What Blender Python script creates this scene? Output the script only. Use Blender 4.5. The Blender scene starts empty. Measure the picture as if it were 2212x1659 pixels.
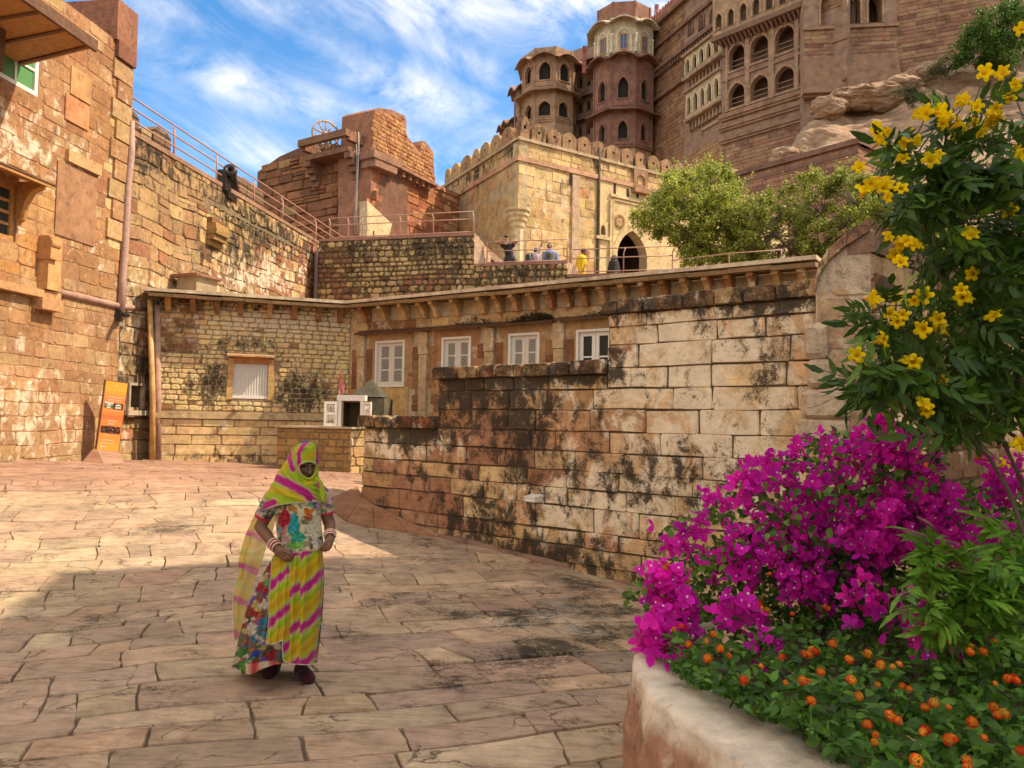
import bpy, bmesh, math, random
import numpy as np
from math import sin, cos, pi, radians, sqrt, exp, atan2
from mathutils import Vector, Matrix
from mathutils.geometry import tessellate_polygon
from mathutils import noise as mnoise
S = bpy.context.scene
COL = S.collection
rnd = random.Random(7)
nrg = np.random.default_rng(11)
# ------------------------------------------------------------------ camera
CAM = Vector((0.0, 0.0, 1.67))
FPX = 1702.0                      # focal length in photo units (photo 2212 x 1659)
PITCH, ROLL = radians(2.875), radians(1.0)
_f = Vector((0, cos(PITCH), sin(PITCH)))
_u0 = Vector((0, -sin(PITCH), cos(PITCH)))
_r0 = Vector((1, 0, 0))
_r = _r0 * cos(ROLL) + _u0 * sin(ROLL)
_u = -_r0 * sin(ROLL) + _u0 * cos(ROLL)
cd = bpy.data.cameras.new('camera')
cam = bpy.data.objects.new('camera', cd)
COL.objects.link(cam)
cam.matrix_world = Matrix(((_r.x, _u.x, -_f.x, CAM.x), (_r.y, _u.y, -_f.y, CAM.y), (_r.z, _u.z, -_f.z, CAM.z), (0, 0, 0, 1)))
cd.sensor_fit = 'HORIZONTAL'; cd.sensor_width = 36.0
cd.lens = 36.0 * FPX / 2212.0
cd.clip_start = 0.05; cd.clip_end = 6000
S.camera = cam
# ------------------------------------------------------------------ light, sky, exposure
SUN_EL, SUN_AZ = radians(50.0), radians(-1.5)      # the sun stands to the right (+X), azimuth measured from +X towards +Y
sl = bpy.data.lights.new('sun', 'SUN')
sl.energy = 2.0; sl.angle = radians(0.6); sl.color = (.92, 0.80, 0.66)
sun = bpy.data.objects.new('sun', sl); COL.objects.link(sun)
_sd = Vector((cos(SUN_EL) * cos(SUN_AZ), cos(SUN_EL) * sin(SUN_AZ), sin(SUN_EL)))
sun.rotation_euler = _sd.to_track_quat('Z', 'Y').to_euler()
sun.location = (30, 0, 40)
S.view_settings.view_transform = 'Standard'
S.view_settings.look = 'None'
S.view_settings.exposure = 1.84
S.view_settings.use_white_balance = True
S.view_settings.white_balance_temperature = 7300
S.view_settings.gamma = 1.0
S.view_settings.use_curve_mapping = False
S.render.engine = 'CYCLES'
S.cycles.use_denoising = True
S.cycles.max_bounces = 6
S.cycles.diffuse_bounces = 4
S.cycles.transparent_max_bounces = 8
S.cycles.sample_clamp_indirect = 6.0
# ------------------------------------------------------------------ node helper
class NT:
 def __init__(self, tree):
  self.t = tree; self.N = tree.nodes; self.L = tree.links
 def n(self, typ, **kw):
  nd = self.N.new(typ)
  for k, v in kw.items(): setattr(nd, k, v)
  return nd
 def put(self, sock, v):
  if v is None: return
  if isinstance(v, bpy.types.NodeSocket): self.L.new(v, sock)
  elif isinstance(v, (tuple, list)) and len(v) == 3 and sock.type == 'RGBA': sock.default_value = (*v, 1)
  else: sock.default_value = v
 def m(self, op, a, b=None, c=None, clamp=False):
  nd = self.n('ShaderNodeMath', operation=op, use_clamp=clamp)
  self.put(nd.inputs[0], a); self.put(nd.inputs[1], b); self.put(nd.inputs[2], c)
  return nd.outputs[0]
 def vm(self, op, a, b=None):
  nd = self.n('ShaderNodeVectorMath', operation=op)
  self.put(nd.inputs[0], a); self.put(nd.inputs[1], b)
  return nd.outputs[0]
 def mix(self, f, a, b, mode='MIX'):
  nd = self.n('ShaderNodeMix', data_type='RGBA', blend_type=mode)
  self.put(nd.inputs[0], f); self.put(nd.inputs[6], a); self.put(nd.inputs[7], b)
  return nd.outputs[2]
 def noise(self, vec, scale=5., detail=4., rough=.55, dist=0., col=False):
  nd = self.n('ShaderNodeTexNoise')
  self.put(nd.inputs['Vector'], vec)
  nd.inputs['Scale'].default_value = scale; nd.inputs['Detail'].default_value = detail
  nd.inputs['Roughness'].default_value = rough; nd.inputs['Distortion'].default_value = dist
  return nd.outputs['Color' if col else 'Fac']
 def voro(self, vec, scale=5., feature='F1', rand=1.):
  nd = self.n('ShaderNodeTexVoronoi', feature=feature)
  self.put(nd.inputs['Vector'], vec); nd.inputs['Scale'].default_value = scale
  nd.inputs['Randomness'].default_value = rand
  return nd
 def scale(self, vec, s, loc=(0, 0, 0), rot=(0, 0, 0)):
  nd = self.n('ShaderNodeMapping'); self.put(nd.inputs[0], vec)
  nd.inputs[1].default_value = loc; nd.inputs[2].default_value = rot; nd.inputs[3].default_value = s
  return nd.outputs[0]
 def step(self, v, a, b):
  nd = self.n('ShaderNodeMapRange', interpolation_type='SMOOTHSTEP')
  self.put(nd.inputs[0], v); nd.inputs[1].default_value = a; nd.inputs[2].default_value = b
  nd.inputs[3].default_value = 0; nd.inputs[4].default_value = 1
  return nd.outputs[0]
 def rng(self, v, a, b, c, d):
  nd = self.n('ShaderNodeMapRange'); self.put(nd.inputs[0], v)
  for i, q in enumerate((a, b, c, d)): nd.inputs[i + 1].default_value = q
  return nd.outputs[0]
 def ramp(self, v, stops, interp='LINEAR'):
  nd = self.n('ShaderNodeValToRGB'); self.put(nd.inputs[0], v)
  cr = nd.color_ramp; cr.interpolation = interp
  while len(cr.elements) < len(stops): cr.elements.new(0.5)
  for e, (p, c) in zip(cr.elements, stops): e.position = p; e.color = (*c, 1)
  return nd.outputs[0]
def px_dir(px, py):
 return _f + _r * ((px - 1106.0) / FPX) + _u * ((829.5 - py) / FPX)
# ------------------------------------------------------------------ world: Nishita sky with high cirrus
wd = bpy.data.worlds.new('World'); S.world = wd; wd.use_nodes = True
T = NT(wd.node_tree)
for nd in list(T.N): T.N.remove(nd)
out = T.n('ShaderNodeOutputWorld'); bg = T.n('ShaderNodeBackground')
sky = T.n('ShaderNodeTexSky', sky_type='NISHITA')
sky.sun_disc = False; sky.sun_elevation = SUN_EL; sky.sun_rotation = pi / 2 - SUN_AZ
sky.altitude = 300; sky.air_density = 1.0; sky.dust_density = 0.5; sky.ozone_density = 3.0
hs = T.n('ShaderNodeHueSaturation'); hs.inputs['Saturation'].default_value = 1.3; hs.inputs['Value'].default_value = 1.0
T.L.new(sky.outputs[0], hs.inputs['Color'])
tc = T.n('ShaderNodeTexCoord')
sep = T.n('ShaderNodeSeparateXYZ'); T.L.new(tc.outputs['Generated'], sep.inputs[0])
az = T.m('ARCTAN2', sep.outputs[0], sep.outputs[1]); el = T.m('ARCSINE', sep.outputs[2])
cmb = T.n('ShaderNodeCombineXYZ'); T.L.new(az, cmb.inputs[0]); T.L.new(el, cmb.inputs[1])
# streaks fall towards the right: rotate the sky coordinates along them
ang = radians(24)
along = T.m('ADD', T.m('MULTIPLY', az, cos(ang)), T.m('MULTIPLY', el, -sin(ang)))
across = T.m('ADD', T.m('MULTIPLY', az, sin(ang)), T.m('MULTIPLY', el, cos(ang)))
cc = T.n('ShaderNodeCombineXYZ'); T.put(cc.inputs[0], along); T.put(cc.inputs[1], across)
v1 = T.scale(cc.outputs[0], (2.9, 6.4, 1.0), loc=(3.1, 0.4, 0))
n1 = T.noise(v1, 1.6, 9, .62, .9)
v2 = T.scale(cmb.outputs[0], (6.0, 8.0, 1.0), loc=(0.7, 1.9, 0))
n2 = T.noise(v2, 2.0, 7, .6, .4)
def ae(px, py):
 d = px_dir(px, py).normalized()
 return atan2(d.x, d.y), math.asin(d.z)
def band(p0, p1, wid, soft_len, amp):
 """cloud streak from p0 to p1 (photo points turned into sky directions)"""
 a0, e0 = ae(*p0); a1, e1 = ae(*p1)
 th = atan2(e1 - e0, a1 - a0); ln = math.hypot(a1 - a0, e1 - e0)
 ca, ce = (a0 + a1) / 2, (e0 + e1) / 2
 da = T.m('SUBTRACT', az, ca); de = T.m('SUBTRACT', el, ce)
 s_ = T.m('ADD', T.m('MULTIPLY', da, cos(th)), T.m('MULTIPLY', de, sin(th)))
 t_ = T.m('ADD', T.m('MULTIPLY', da, -sin(th)), T.m('MULTIPLY', de, cos(th)))
 q = T.m('ADD', T.m('POWER', T.m('DIVIDE', T.m('ABSOLUTE', s_), ln / 2 + soft_len), 2.0), T.m('POWER', T.m('DIVIDE', T.m('ABSOLUTE', t_), wid), 2.0))
 return T.m('MULTIPLY', T.m('EXPONENT', T.m('MULTIPLY', q, -1.0)), amp)
env = None
for a in (((340, 115), (800, 265), .024, .03, 1.1), ((690, 95), (1080, 300), .030, .04, 1.0), ((900, 60), (1080, 170), .016, .02, .75),
  ((430, -20), (1300, 0), .035, .05, .75), ((800, 320), (1000, 400), .05, .06, 1.0), ((430, 300), (620, 350), .03, .05, .65),
  ((280, 0), (560, 60), .025, .03, .45)):
 b_ = band(*a)
 env = b_ if env is None else T.m('MAXIMUM', env, b_)
# blue clearing with streaks in view; unseen thin cloud added elsewhere to brighten shade
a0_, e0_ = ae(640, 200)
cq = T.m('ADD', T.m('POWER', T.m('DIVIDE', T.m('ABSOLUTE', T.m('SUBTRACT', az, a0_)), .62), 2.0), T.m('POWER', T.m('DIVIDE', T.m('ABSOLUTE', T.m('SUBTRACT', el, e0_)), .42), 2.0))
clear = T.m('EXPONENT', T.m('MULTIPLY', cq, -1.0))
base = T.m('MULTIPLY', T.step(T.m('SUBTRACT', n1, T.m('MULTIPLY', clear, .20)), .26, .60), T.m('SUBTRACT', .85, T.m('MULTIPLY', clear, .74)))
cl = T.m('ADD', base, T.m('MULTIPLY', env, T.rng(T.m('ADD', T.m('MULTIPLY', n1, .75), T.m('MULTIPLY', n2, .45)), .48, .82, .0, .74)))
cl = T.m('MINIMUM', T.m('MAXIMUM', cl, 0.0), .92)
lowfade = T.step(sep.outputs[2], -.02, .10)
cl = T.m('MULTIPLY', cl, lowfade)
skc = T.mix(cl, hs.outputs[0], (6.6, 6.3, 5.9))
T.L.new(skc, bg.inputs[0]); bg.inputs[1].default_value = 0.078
T.L.new(bg.outputs[0], out.inputs[0])
# ------------------------------------------------------------------ photo units -> space
def W(px, py, z):
 d = px_dir(px, py); t = (z - CAM.z) / d.z
 return CAM + d * t
def P(px, py, depth):
 d = px_dir(px, py)
 return CAM + d * (depth / d.y)
def proj(p):
 d = p - CAM; k = max(d.dot(_f), 1e-3)
 return 1106 + FPX * d.dot(_r) / k, 829.5 - FPX * d.dot(_u) / k
class Plane:
 """upright (or battered) wall plane: u along the wall, w height above z=0, d out of the wall"""
 def __init__(self, A, B, batter=0.0, back=0.0):
  A = Vector((A[0], A[1], 0)); B = Vector((B[0], B[1], 0))
  self.U = (B - A).normalized()
  n = Vector((self.U.y, -self.U.x, 0))
  if n.dot(Vector((0, 0, 0)) - A) < 0: n = -n
  self.N = n; self.O = A - n * back; self.Wv = Vector((0, 0, 1)) - n * batter
  self.b = batter
  self.FN = self.U.cross(self.Wv).normalized()
  if self.FN.dot(n) < 0: self.FN = -self.FN
 def p(self, u, w, d=0.0):
  return self.O + self.U * u + self.Wv * w + self.N * d
 def uv(self, px, py, d=0.0):
  r = px_dir(px, py); o = self.O + self.N * d
  t = (o - CAM).dot(self.FN) / r.dot(self.FN)
  q = CAM + r * t - o
  return q.dot(self.U), q.z
 def pix(self, u, w, d=0.0): return proj(self.p(u, w, d))
# ------------------------------------------------------------------ objects
def thing(name, label, cat, loc=(0, 0, 0), group=None, kind=None):
 o = bpy.data.objects.new(name, None); COL.objects.link(o)
 o.location = loc; o.empty_display_size = .1
 if label: o['label'] = label
 if cat: o['category'] = cat
 if group: o['group'] = group
 if kind: o['kind'] = kind
 return o
def tag(o, label=None, cat=None, group=None, kind=None):
 if label: o['label'] = label
 if cat: o['category'] = cat
 if group: o['group'] = group
 if kind: o['kind'] = kind
 return o
def link(name, me, parent=None):
 o = bpy.data.objects.new(name, me); COL.objects.link(o)
 if parent is not None:
  o.parent = parent
  # only the Empties at the top have a place of their own; meshes are built in world space
  if parent.parent is None and parent.type == 'EMPTY': o.matrix_parent_inverse = Matrix.Translation(-parent.location)
 return o
def copy_tree(o, parent=None):
 c = o.copy(); COL.objects.link(c)
 if parent is not None: c.parent = parent
 for ch in o.children: copy_tree(ch, c)
 return c
class MB:
 """collects shapes into ONE mesh; every vertex has a stone colour (tint rgb), black weathering (a) and lime"""
 def __init__(self, tint=(.4, .3, .2), stain=0., lime=0.):
  self.V = []; self.F = []; self.C = []; self.Li = []
  self.tint = tint; self.stain = stain; self.lime = lime; self.sm = []
 def vs(self, pts, stains=None, limes=None):
  b = len(self.V)
  for i, p in enumerate(pts):
   self.V.append((p[0], p[1], p[2]))
   self.C.append((*self.tint, self.stain if stains is None else stains[i]))
   self.Li.append(self.lime if limes is None else limes[i])
  return b
 def face(self, idx, smooth=False):
  self.F.append(tuple(idx)); self.sm.append(smooth)
 def box(self, c, s, R=None):
  c = Vector(c); hx, hy, hz = s[0] / 2, s[1] / 2, s[2] / 2
  pts = []
  for x, y, z in ((-hx, -hy, -hz), (hx, -hy, -hz), (hx, hy, -hz), (-hx, hy, -hz), (-hx, -hy, hz), (hx, -hy, hz), (hx, hy, hz), (-hx, hy, hz)):
   v = Vector((x, y, z)); pts.append(c + (R @ v if R is not None else v))
  b = self.vs(pts)
  for f in ((0, 3, 2, 1), (4, 5, 6, 7), (0, 1, 5, 4), (1, 2, 6, 5), (2, 3, 7, 6), (3, 0, 4, 7)): self.face([b + i for i in f])
  return self
 def hexa(self, pts):
  """8 points, bottom ring then top ring"""
  b = self.vs(pts)
  for f in ((0, 3, 2, 1), (4, 5, 6, 7), (0, 1, 5, 4), (1, 2, 6, 5), (2, 3, 7, 6), (3, 0, 4, 7)): self.face([b + i for i in f])
  return self
 def pbox(self, pl, u0, u1, w0, w1, d0, d1):
  """box on a wall plane"""
  P_ = pl.p
  return self.hexa([P_(u0, w0, d1), P_(u1, w0, d1), P_(u1, w0, d0), P_(u0, w0, d0), P_(u0, w1, d1), P_(u1, w1, d1), P_(u1, w1, d0), P_(u0, w1, d0)])
 def prism(self, pl, outer, d0, d1, holes=()):
  """extruded polygon (with holes) on a wall plane, from depth d0 (back) to d1 (front)"""
  loops = [list(outer)] + [list(h) for h in holes]
  flat = [q for lp in loops for q in lp]
  tri = tessellate_polygon([[Vector((q[0], q[1], 0)) for q in lp] for lp in loops])
  n = len(flat)
  b = self.vs([pl.p(q[0], q[1], d1) for q in flat] + [pl.p(q[0], q[1], d0) for q in flat])
  for t in tri:
   self.face([b + i for i in t]); self.face([b + n + i for i in reversed(t)])
  k = 0
  for lp in loops:
   m = len(lp)
   for i in range(m):
    j = (i + 1) % m
    self.face([b + k + i, b + k + j, b + n + k + j, b + n + k + i])
   k += m
  return self
 def tube(self, pts, r, seg=8, cap=True, smooth=True):
  pts = [Vector(p) for p in pts]; n = len(pts)
  rr = r if isinstance(r, (list, tuple)) else [r] * n
  rings = []; prev = None
  for i in range(n):
   t = (pts[min(i + 1, n - 1)] - pts[max(i - 1, 0)])
   if t.length < 1e-9: t = Vector((0, 0, 1))
   t.normalize()
   if prev is None:
    a = Vector((0, 0, 1)) if abs(t.z) < .9 else Vector((1, 0, 0))
    x = t.cross(a).normalized()
   else:
    x = prev - t * prev.dot(t)
    x = x.normalized() if x.length > 1e-6 else t.orthogonal().normalized()
   prev = x; y = t.cross(x)
   rings.append(self.vs([pts[i] + (x * cos(2 * pi * k / seg) + y * sin(2 * pi * k / seg)) * rr[i] for k in range(seg)]))
  for i in range(n - 1):
   for k in range(seg):
    j = (k + 1) % seg
    self.face([rings[i] + k, rings[i] + j, rings[i + 1] + j, rings[i + 1] + k], smooth)
  if cap:
   self.face([rings[0] + k for k in reversed(range(seg))]); self.face([rings[-1] + k for k in range(seg)])
  return self
 def lathe(self, c, prof, seg=16, axis=None, smooth=True, a0=0., a1=2 * pi, cap=True):
  """prof: (radius, height) pairs round the axis through c"""
  c = Vector(c); az_ = Vector(axis).normalized() if axis is not None else Vector((0, 0, 1))
  x = az_.orthogonal().normalized() if axis is not None else Vector((1, 0, 0)); y = az_.cross(x)
  rings = []
  full = abs(a1 - a0 - 2 * pi) < 1e-6; m = seg if full else seg + 1
  for r, h in prof:
   rings.append(self.vs([c + az_ * h + (x * cos(a0 + (a1 - a0) * k / seg) + y * sin(a0 + (a1 - a0) * k / seg)) * r for k in range(m)]))
  for i in range(len(prof) - 1):
   for k in range(seg):
    j = (k + 1) % m
    self.face([rings[i] + k, rings[i] + j, rings[i + 1] + j, rings[i + 1] + k], smooth)
  if full and cap:
   self.face([rings[0] + k for k in reversed(range(m))]); self.face([rings[-1] + k for k in range(m)])
  return self
 def grid(self, fn, nu, nv, smooth=True, thick=None):
  b = self.vs([fn(i / (nu - 1), j / (nv - 1)) for j in range(nv) for i in range(nu)])
  for j in range(nv - 1):
   for i in range(nu - 1):
    a = b + j * nu + i
    self.face([a, a + 1, a + nu + 1, a + nu], smooth)
  return self
 def mesh(self, name, mat):
  me = bpy.data.meshes.new(name)
  me.from_pydata(self.V, [], self.F)
  ca = me.color_attributes.new('tint', 'FLOAT_COLOR', 'POINT')
  ca.data.foreach_set('color', np.array(self.C, dtype=np.float32).ravel())
  la = me.attributes.new('lime', 'FLOAT', 'POINT')
  la.data.foreach_set('value', np.array(self.Li, dtype=np.float32))
  if any(self.sm): me.polygons.foreach_set('use_smooth', self.sm)
  me.materials.append(mat); me.update()
  return me
 def build(self, name, mat, parent=None):
  return link(name, self.mesh(name, mat), parent)
def recalc(o):
 bm = bmesh.new(); bm.from_mesh(o.data); bmesh.ops.recalc_face_normals(bm, faces=bm.faces); bm.to_mesh(o.data); bm.free()
 return o
def np_mesh(name, V, F, mat, tint=None, smooth=False, parent=None):
 """V (n,3) float, F (m,k) int"""
 me = bpy.data.meshes.new(name)
 V = np.asarray(V, np.float32); F = np.asarray(F, np.int32)
 me.vertices.add(len(V)); me.vertices.foreach_set('co', V.ravel())
 m, k = F.shape
 me.loops.add(m * k); me.loops.foreach_set('vertex_index', F.ravel())
 me.polygons.add(m); me.polygons.foreach_set('loop_start', np.arange(0, m * k, k, dtype=np.int32))
 me.polygons.foreach_set('loop_total', np.full(m, k, np.int32))
 if smooth: me.polygons.foreach_set('use_smooth', np.ones(m, bool))
 me.update(calc_edges=True)
 if tint is not None:
  ca = me.color_attributes.new('tint', 'FLOAT_COLOR', 'POINT')
  t = np.ones((len(V), 4), np.float32); tt = np.asarray(tint, np.float32); t[:, :tt.shape[1]] = tt
  ca.data.foreach_set('color', t.ravel())
 me.materials.append(mat); me.validate()
 return link(name, me, parent)
# ------------------------------------------------------------------ materials
def new_mat(name):
 m = bpy.data.materials.new(name); m.use_nodes = True
 t = NT(m.node_tree); bs = t.N['Principled BSDF']
 return m, t, bs
def plain(name, col, rough=.6, metal=0., var=.12, scale=20., bump=.0, spec=None):
 """painted / plain surface with grain and slight uneven colour"""
 m, t, bs = new_mat(name)
 geo = t.n('ShaderNodeTexCoord')
 n = t.noise(geo.outputs['Object'], scale, 6, .6)
 c = t.mix(t.rng(n, .3, .7, 0, 1), tuple(max(0, x * (1 - var)) for x in col), tuple(min(1, x * (1 + var)) for x in col))
 t.L.new(c, bs.inputs['Base Color']); bs.inputs['Roughness'].default_value = rough; bs.inputs['Metallic'].default_value = metal
 if bump:
  b = t.n('ShaderNodeBump'); b.inputs['Strength'].default_value = bump; b.inputs['Distance'].default_value = .01
  t.L.new(n, b.inputs['Height']); t.L.new(b.outputs[0], bs.inputs['Normal'])
 return m
def masonry(name, cracks=0., grain=9., bump=.5, stain_scale=2.2, stain_col=(.020, .016, .011), lime_col=(.70, .58, .42), strata=0., sscale=(1.2, 1.2, 16.0), srot=0., vstretch=.55, sharp=6., dist=.03):
 """old stone: own tint, mottling, black lichen where 'a' says, lime wash remains where 'lime' says, pitted surface"""
 m, t, bs = new_mat(name)
 geo = t.n('ShaderNodeNewGeometry'); pos = geo.outputs['Position']
 at = t.n('ShaderNodeAttribute', attribute_name='tint'); al = t.n('ShaderNodeAttribute', attribute_name='lime')
 big = t.noise(pos, 1.1, 3, .5)
 mid = t.noise(pos, grain, 8, .68, .25)
 fine = t.noise(pos, grain * 7, 5, .7)
 c = t.mix(1.0, at.outputs['Color'], t.ramp(mid, ((.25, (.42, .39, .36)), (.45, (.92, .92, .92)), (.55, (1.06, 1.06, 1.06)), (.78, (1.45, 1.42, 1.36)))), 'MULTIPLY')
 c = t.mix(1.0, c, t.ramp(big, ((.3, (.84, .82, .82)), (.7, (1.12, 1.12, 1.1)))), 'MULTIPLY')
 # strata / bedding lines in the sandstone
 sv = t.scale(pos, sscale, rot=(0, 0, srot))
 st = t.noise(sv, 1.6, 5, .65, .6)
 if strata:
  c = t.mix(strata, c, t.mix(1.0, c, t.ramp(st, ((.34, (.55, .5, .48)), (.5, (1, 1, 1)), (.7, (1.25, 1.2, 1.15)))), 'MULTIPLY'))
 # remains of lime wash: ragged patches
 lv = t.scale(pos, (1, 1, .8), loc=(7.3, 2.1, 4.4))
 ln = t.m('ADD', t.m('MULTIPLY', t.noise(lv, 3.2, 9, .68, .5), .8), t.m('MULTIPLY', fine, .2))
 lm = t.m('MULTIPLY', t.m('ADD', t.m('MULTIPLY', t.m('SUBTRACT', ln, .5), 2.4), t.m('SUBTRACT', al.outputs['Fac'], .60)), sharp * .8)
 lm = t.m('MINIMUM', t.m('MAXIMUM', lm, 0.), .93)
 limec = t.mix(t.rng(mid, .3, .7, 0, 1), tuple(x * .8 for x in lime_col), tuple(min(1, x * 1.12) for x in lime_col))
 c = t.mix(lm, c, limec)
 # black weathering that runs down the wall
 kv = t.scale(pos, (1, 1, vstretch))
 kn = t.m('ADD', t.m('MULTIPLY', t.noise(kv, stain_scale, 10, .72, .35), .72), t.m('MULTIPLY', fine, .28))
 km = t.m('MULTIPLY', t.m('ADD', t.m('MULTIPLY', t.m('SUBTRACT', kn, .5), 2.6), t.m('SUBTRACT', at.outputs['Alpha'], .58)), sharp * .7)
 km = t.m('MINIMUM', t.m('MAXIMUM', km, 0.), .94)
 c = t.mix(km, c, t.mix(t.rng(fine, .35, .65, 0, 1), stain_col, tuple(x * 2.6 for x in stain_col)))
 if cracks:      # hairline cracks and grit lines
  wp_ = t.vm('ADD', pos, t.vm('MULTIPLY', t.noise(pos, 5, 4, .6, col=True), (.22, .22, .22)))
  cr = t.voro(wp_, cracks, 'DISTANCE_TO_EDGE').outputs['Distance']
  ck = t.m('MULTIPLY', t.m('SUBTRACT', 1., t.step(cr, .004, .03)), t.step(t.noise(pos, 1.7, 4, .6), .50, .62))
  c = t.mix(t.m('MULTIPLY', ck, .75), c, (.05, .035, .022))
  gr = t.step(t.noise(pos, 130, 3, .8), .60, .70); c = t.mix(t.m('MULTIPLY', gr, .35), c, (.09, .065, .045))
 t.L.new(c, bs.inputs['Base Color'])
 bs.inputs['Roughness'].default_value = .92
 try: bs.inputs['Specular IOR Level'].default_value = .2
 except Exception: pass
 pit = t.voro(pos, grain * 3.2).outputs['Distance']
 h = t.m('ADD', t.m('ADD', t.m('MULTIPLY', mid, .9), t.m('MULTIPLY', fine, .45)), t.m('ADD', t.m('MULTIPLY', pit, .25), t.m('MULTIPLY', st, .6 * strata)))
 h = t.m('ADD', h, t.m('MULTIPLY', lm, .12))
 b = t.n('ShaderNodeBump'); b.inputs['Strength'].default_value = bump; b.inputs['Distance'].default_value = dist
 t.L.new(h, b.inputs['Height']); t.L.new(b.outputs[0], bs.inputs['Normal'])
 return m
M = {}
M['stone'] = masonry('weathered_stone', stain_scale=4.5)
M['rough'] = masonry('rubble_stone', grain=12, bump=.7, stain_scale=6.0, dist=.035)
M['ashlar'] = masonry('dressed_stone', lime_col=(.82, .68, .49), grain=7, bump=.55, stain_scale=4.6, strata=.35, vstretch=.8, dist=.02)
M['far'] = masonry('fort_stone', grain=2.6, bump=.6, stain_scale=2.0, vstretch=.35, dist=.06)
M['palace'] = masonry('palace_stone', grain=1.3, bump=.7, stain_scale=.6, vstretch=.4, dist=.12)
M['paving'] = masonry('paving_stone', cracks=2.6, grain=5, bump=.55, stain_scale=1.3, vstretch=1., strata=.5, sscale=(2.4, 19., 1.), srot=-.3, lime_col=(.36, .33, .27), dist=.012)
M['plaster'] = masonry('lime_plaster', grain=5, bump=.25, stain_scale=2.8, vstretch=.4, dist=.012)
M['wood'] = plain('brown_wood', (.13, .055, .022), .7, var=.4, scale=9, bump=.3)
M['ochre_wood'] = plain('ochre_wood', (.42, .2, .06), .65, var=.25, scale=9, bump=.3)
M['white'] = plain('white_paint', (.74, .70, .62), .45, var=.07, scale=14, bump=.08)
M['rail'] = plain('pink_painted_iron', (.42, .22, .16), .5, var=.2)
M['iron'] = plain('dark_iron', (.045, .038, .035), .45, metal=.7, var=.3)
M['dark'] = plain('dark_interior', (.02, .015, .012), .9)
M['pipe'] = plain('pink_cement', (.40, .25, .20), .85, var=.2, scale=12, bump=.4)
M['cable'] = plain('grey_cable', (.35, .33, .3), .5)
M['black'] = plain('black_plastic', (.02, .02, .02), .4)
def glass_mat(name, col, rough=.12):
 m, t, bs = new_mat(name)
 bs.inputs['Base Color'].default_value = (*col, 1); bs.inputs['Roughness'].default_value = rough
 bs.inputs['Specular IOR Level'].default_value = .12
 return m
M['pane'] = glass_mat('dark_glass', (.035, .04, .032), .3)
M['green_pane'] = glass_mat('green_glass', (.10, .26, .10), .3)
M['blue_pane'] = glass_mat('blue_glass', (.06, .13, .24), .25)
# ------------------------------------------------------------------ masonry geometry
def clip(poly, conv):
 """Sutherland-Hodgman of poly against the convex polygon conv"""
 area = sum(conv[i][0] * conv[(i + 1) % len(conv)][1] - conv[(i + 1) % len(conv)][0] * conv[i][1] for i in range(len(conv)))
 cv = conv if area > 0 else list(reversed(conv))
 out_ = poly
 for i in range(len(cv)):
  ax, ay = cv[i]; bx, by = cv[(i + 1) % len(cv)]
  if not out_: return []
  res = []
  for k in range(len(out_)):
   p, q = out_[k], out_[(k + 1) % len(out_)]
   sp = (bx - ax) * (p[1] - ay) - (by - ay) * (p[0] - ax); sq = (bx - ax) * (q[1] - ay) - (by - ay) * (q[0] - ax)
   if sp >= 0: res.append(p)
   if (sp >= 0) != (sq >= 0):
    t = sp / (sp - sq); res.append((p[0] + (q[0] - p[0]) * t, p[1] + (q[1] - p[1]) * t))
  out_ = res
 return out_
def parea(p): return .5 * abs(sum(p[i][0] * p[(i + 1) % len(p)][1] - p[(i + 1) % len(p)][0] * p[i][1] for i in range(len(p))))
def inside(p, poly):
 x, y = p; c = False; j = len(poly) - 1
 for i in range(len(poly)):
  xi, yi = poly[i]; xj, yj = poly[j]
  if (yi > y) != (yj > y) and x < (xj - xi) * (y - yi) / (yj - yi + 1e-12) + xi: c = not c
  j = i
 return c
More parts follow.
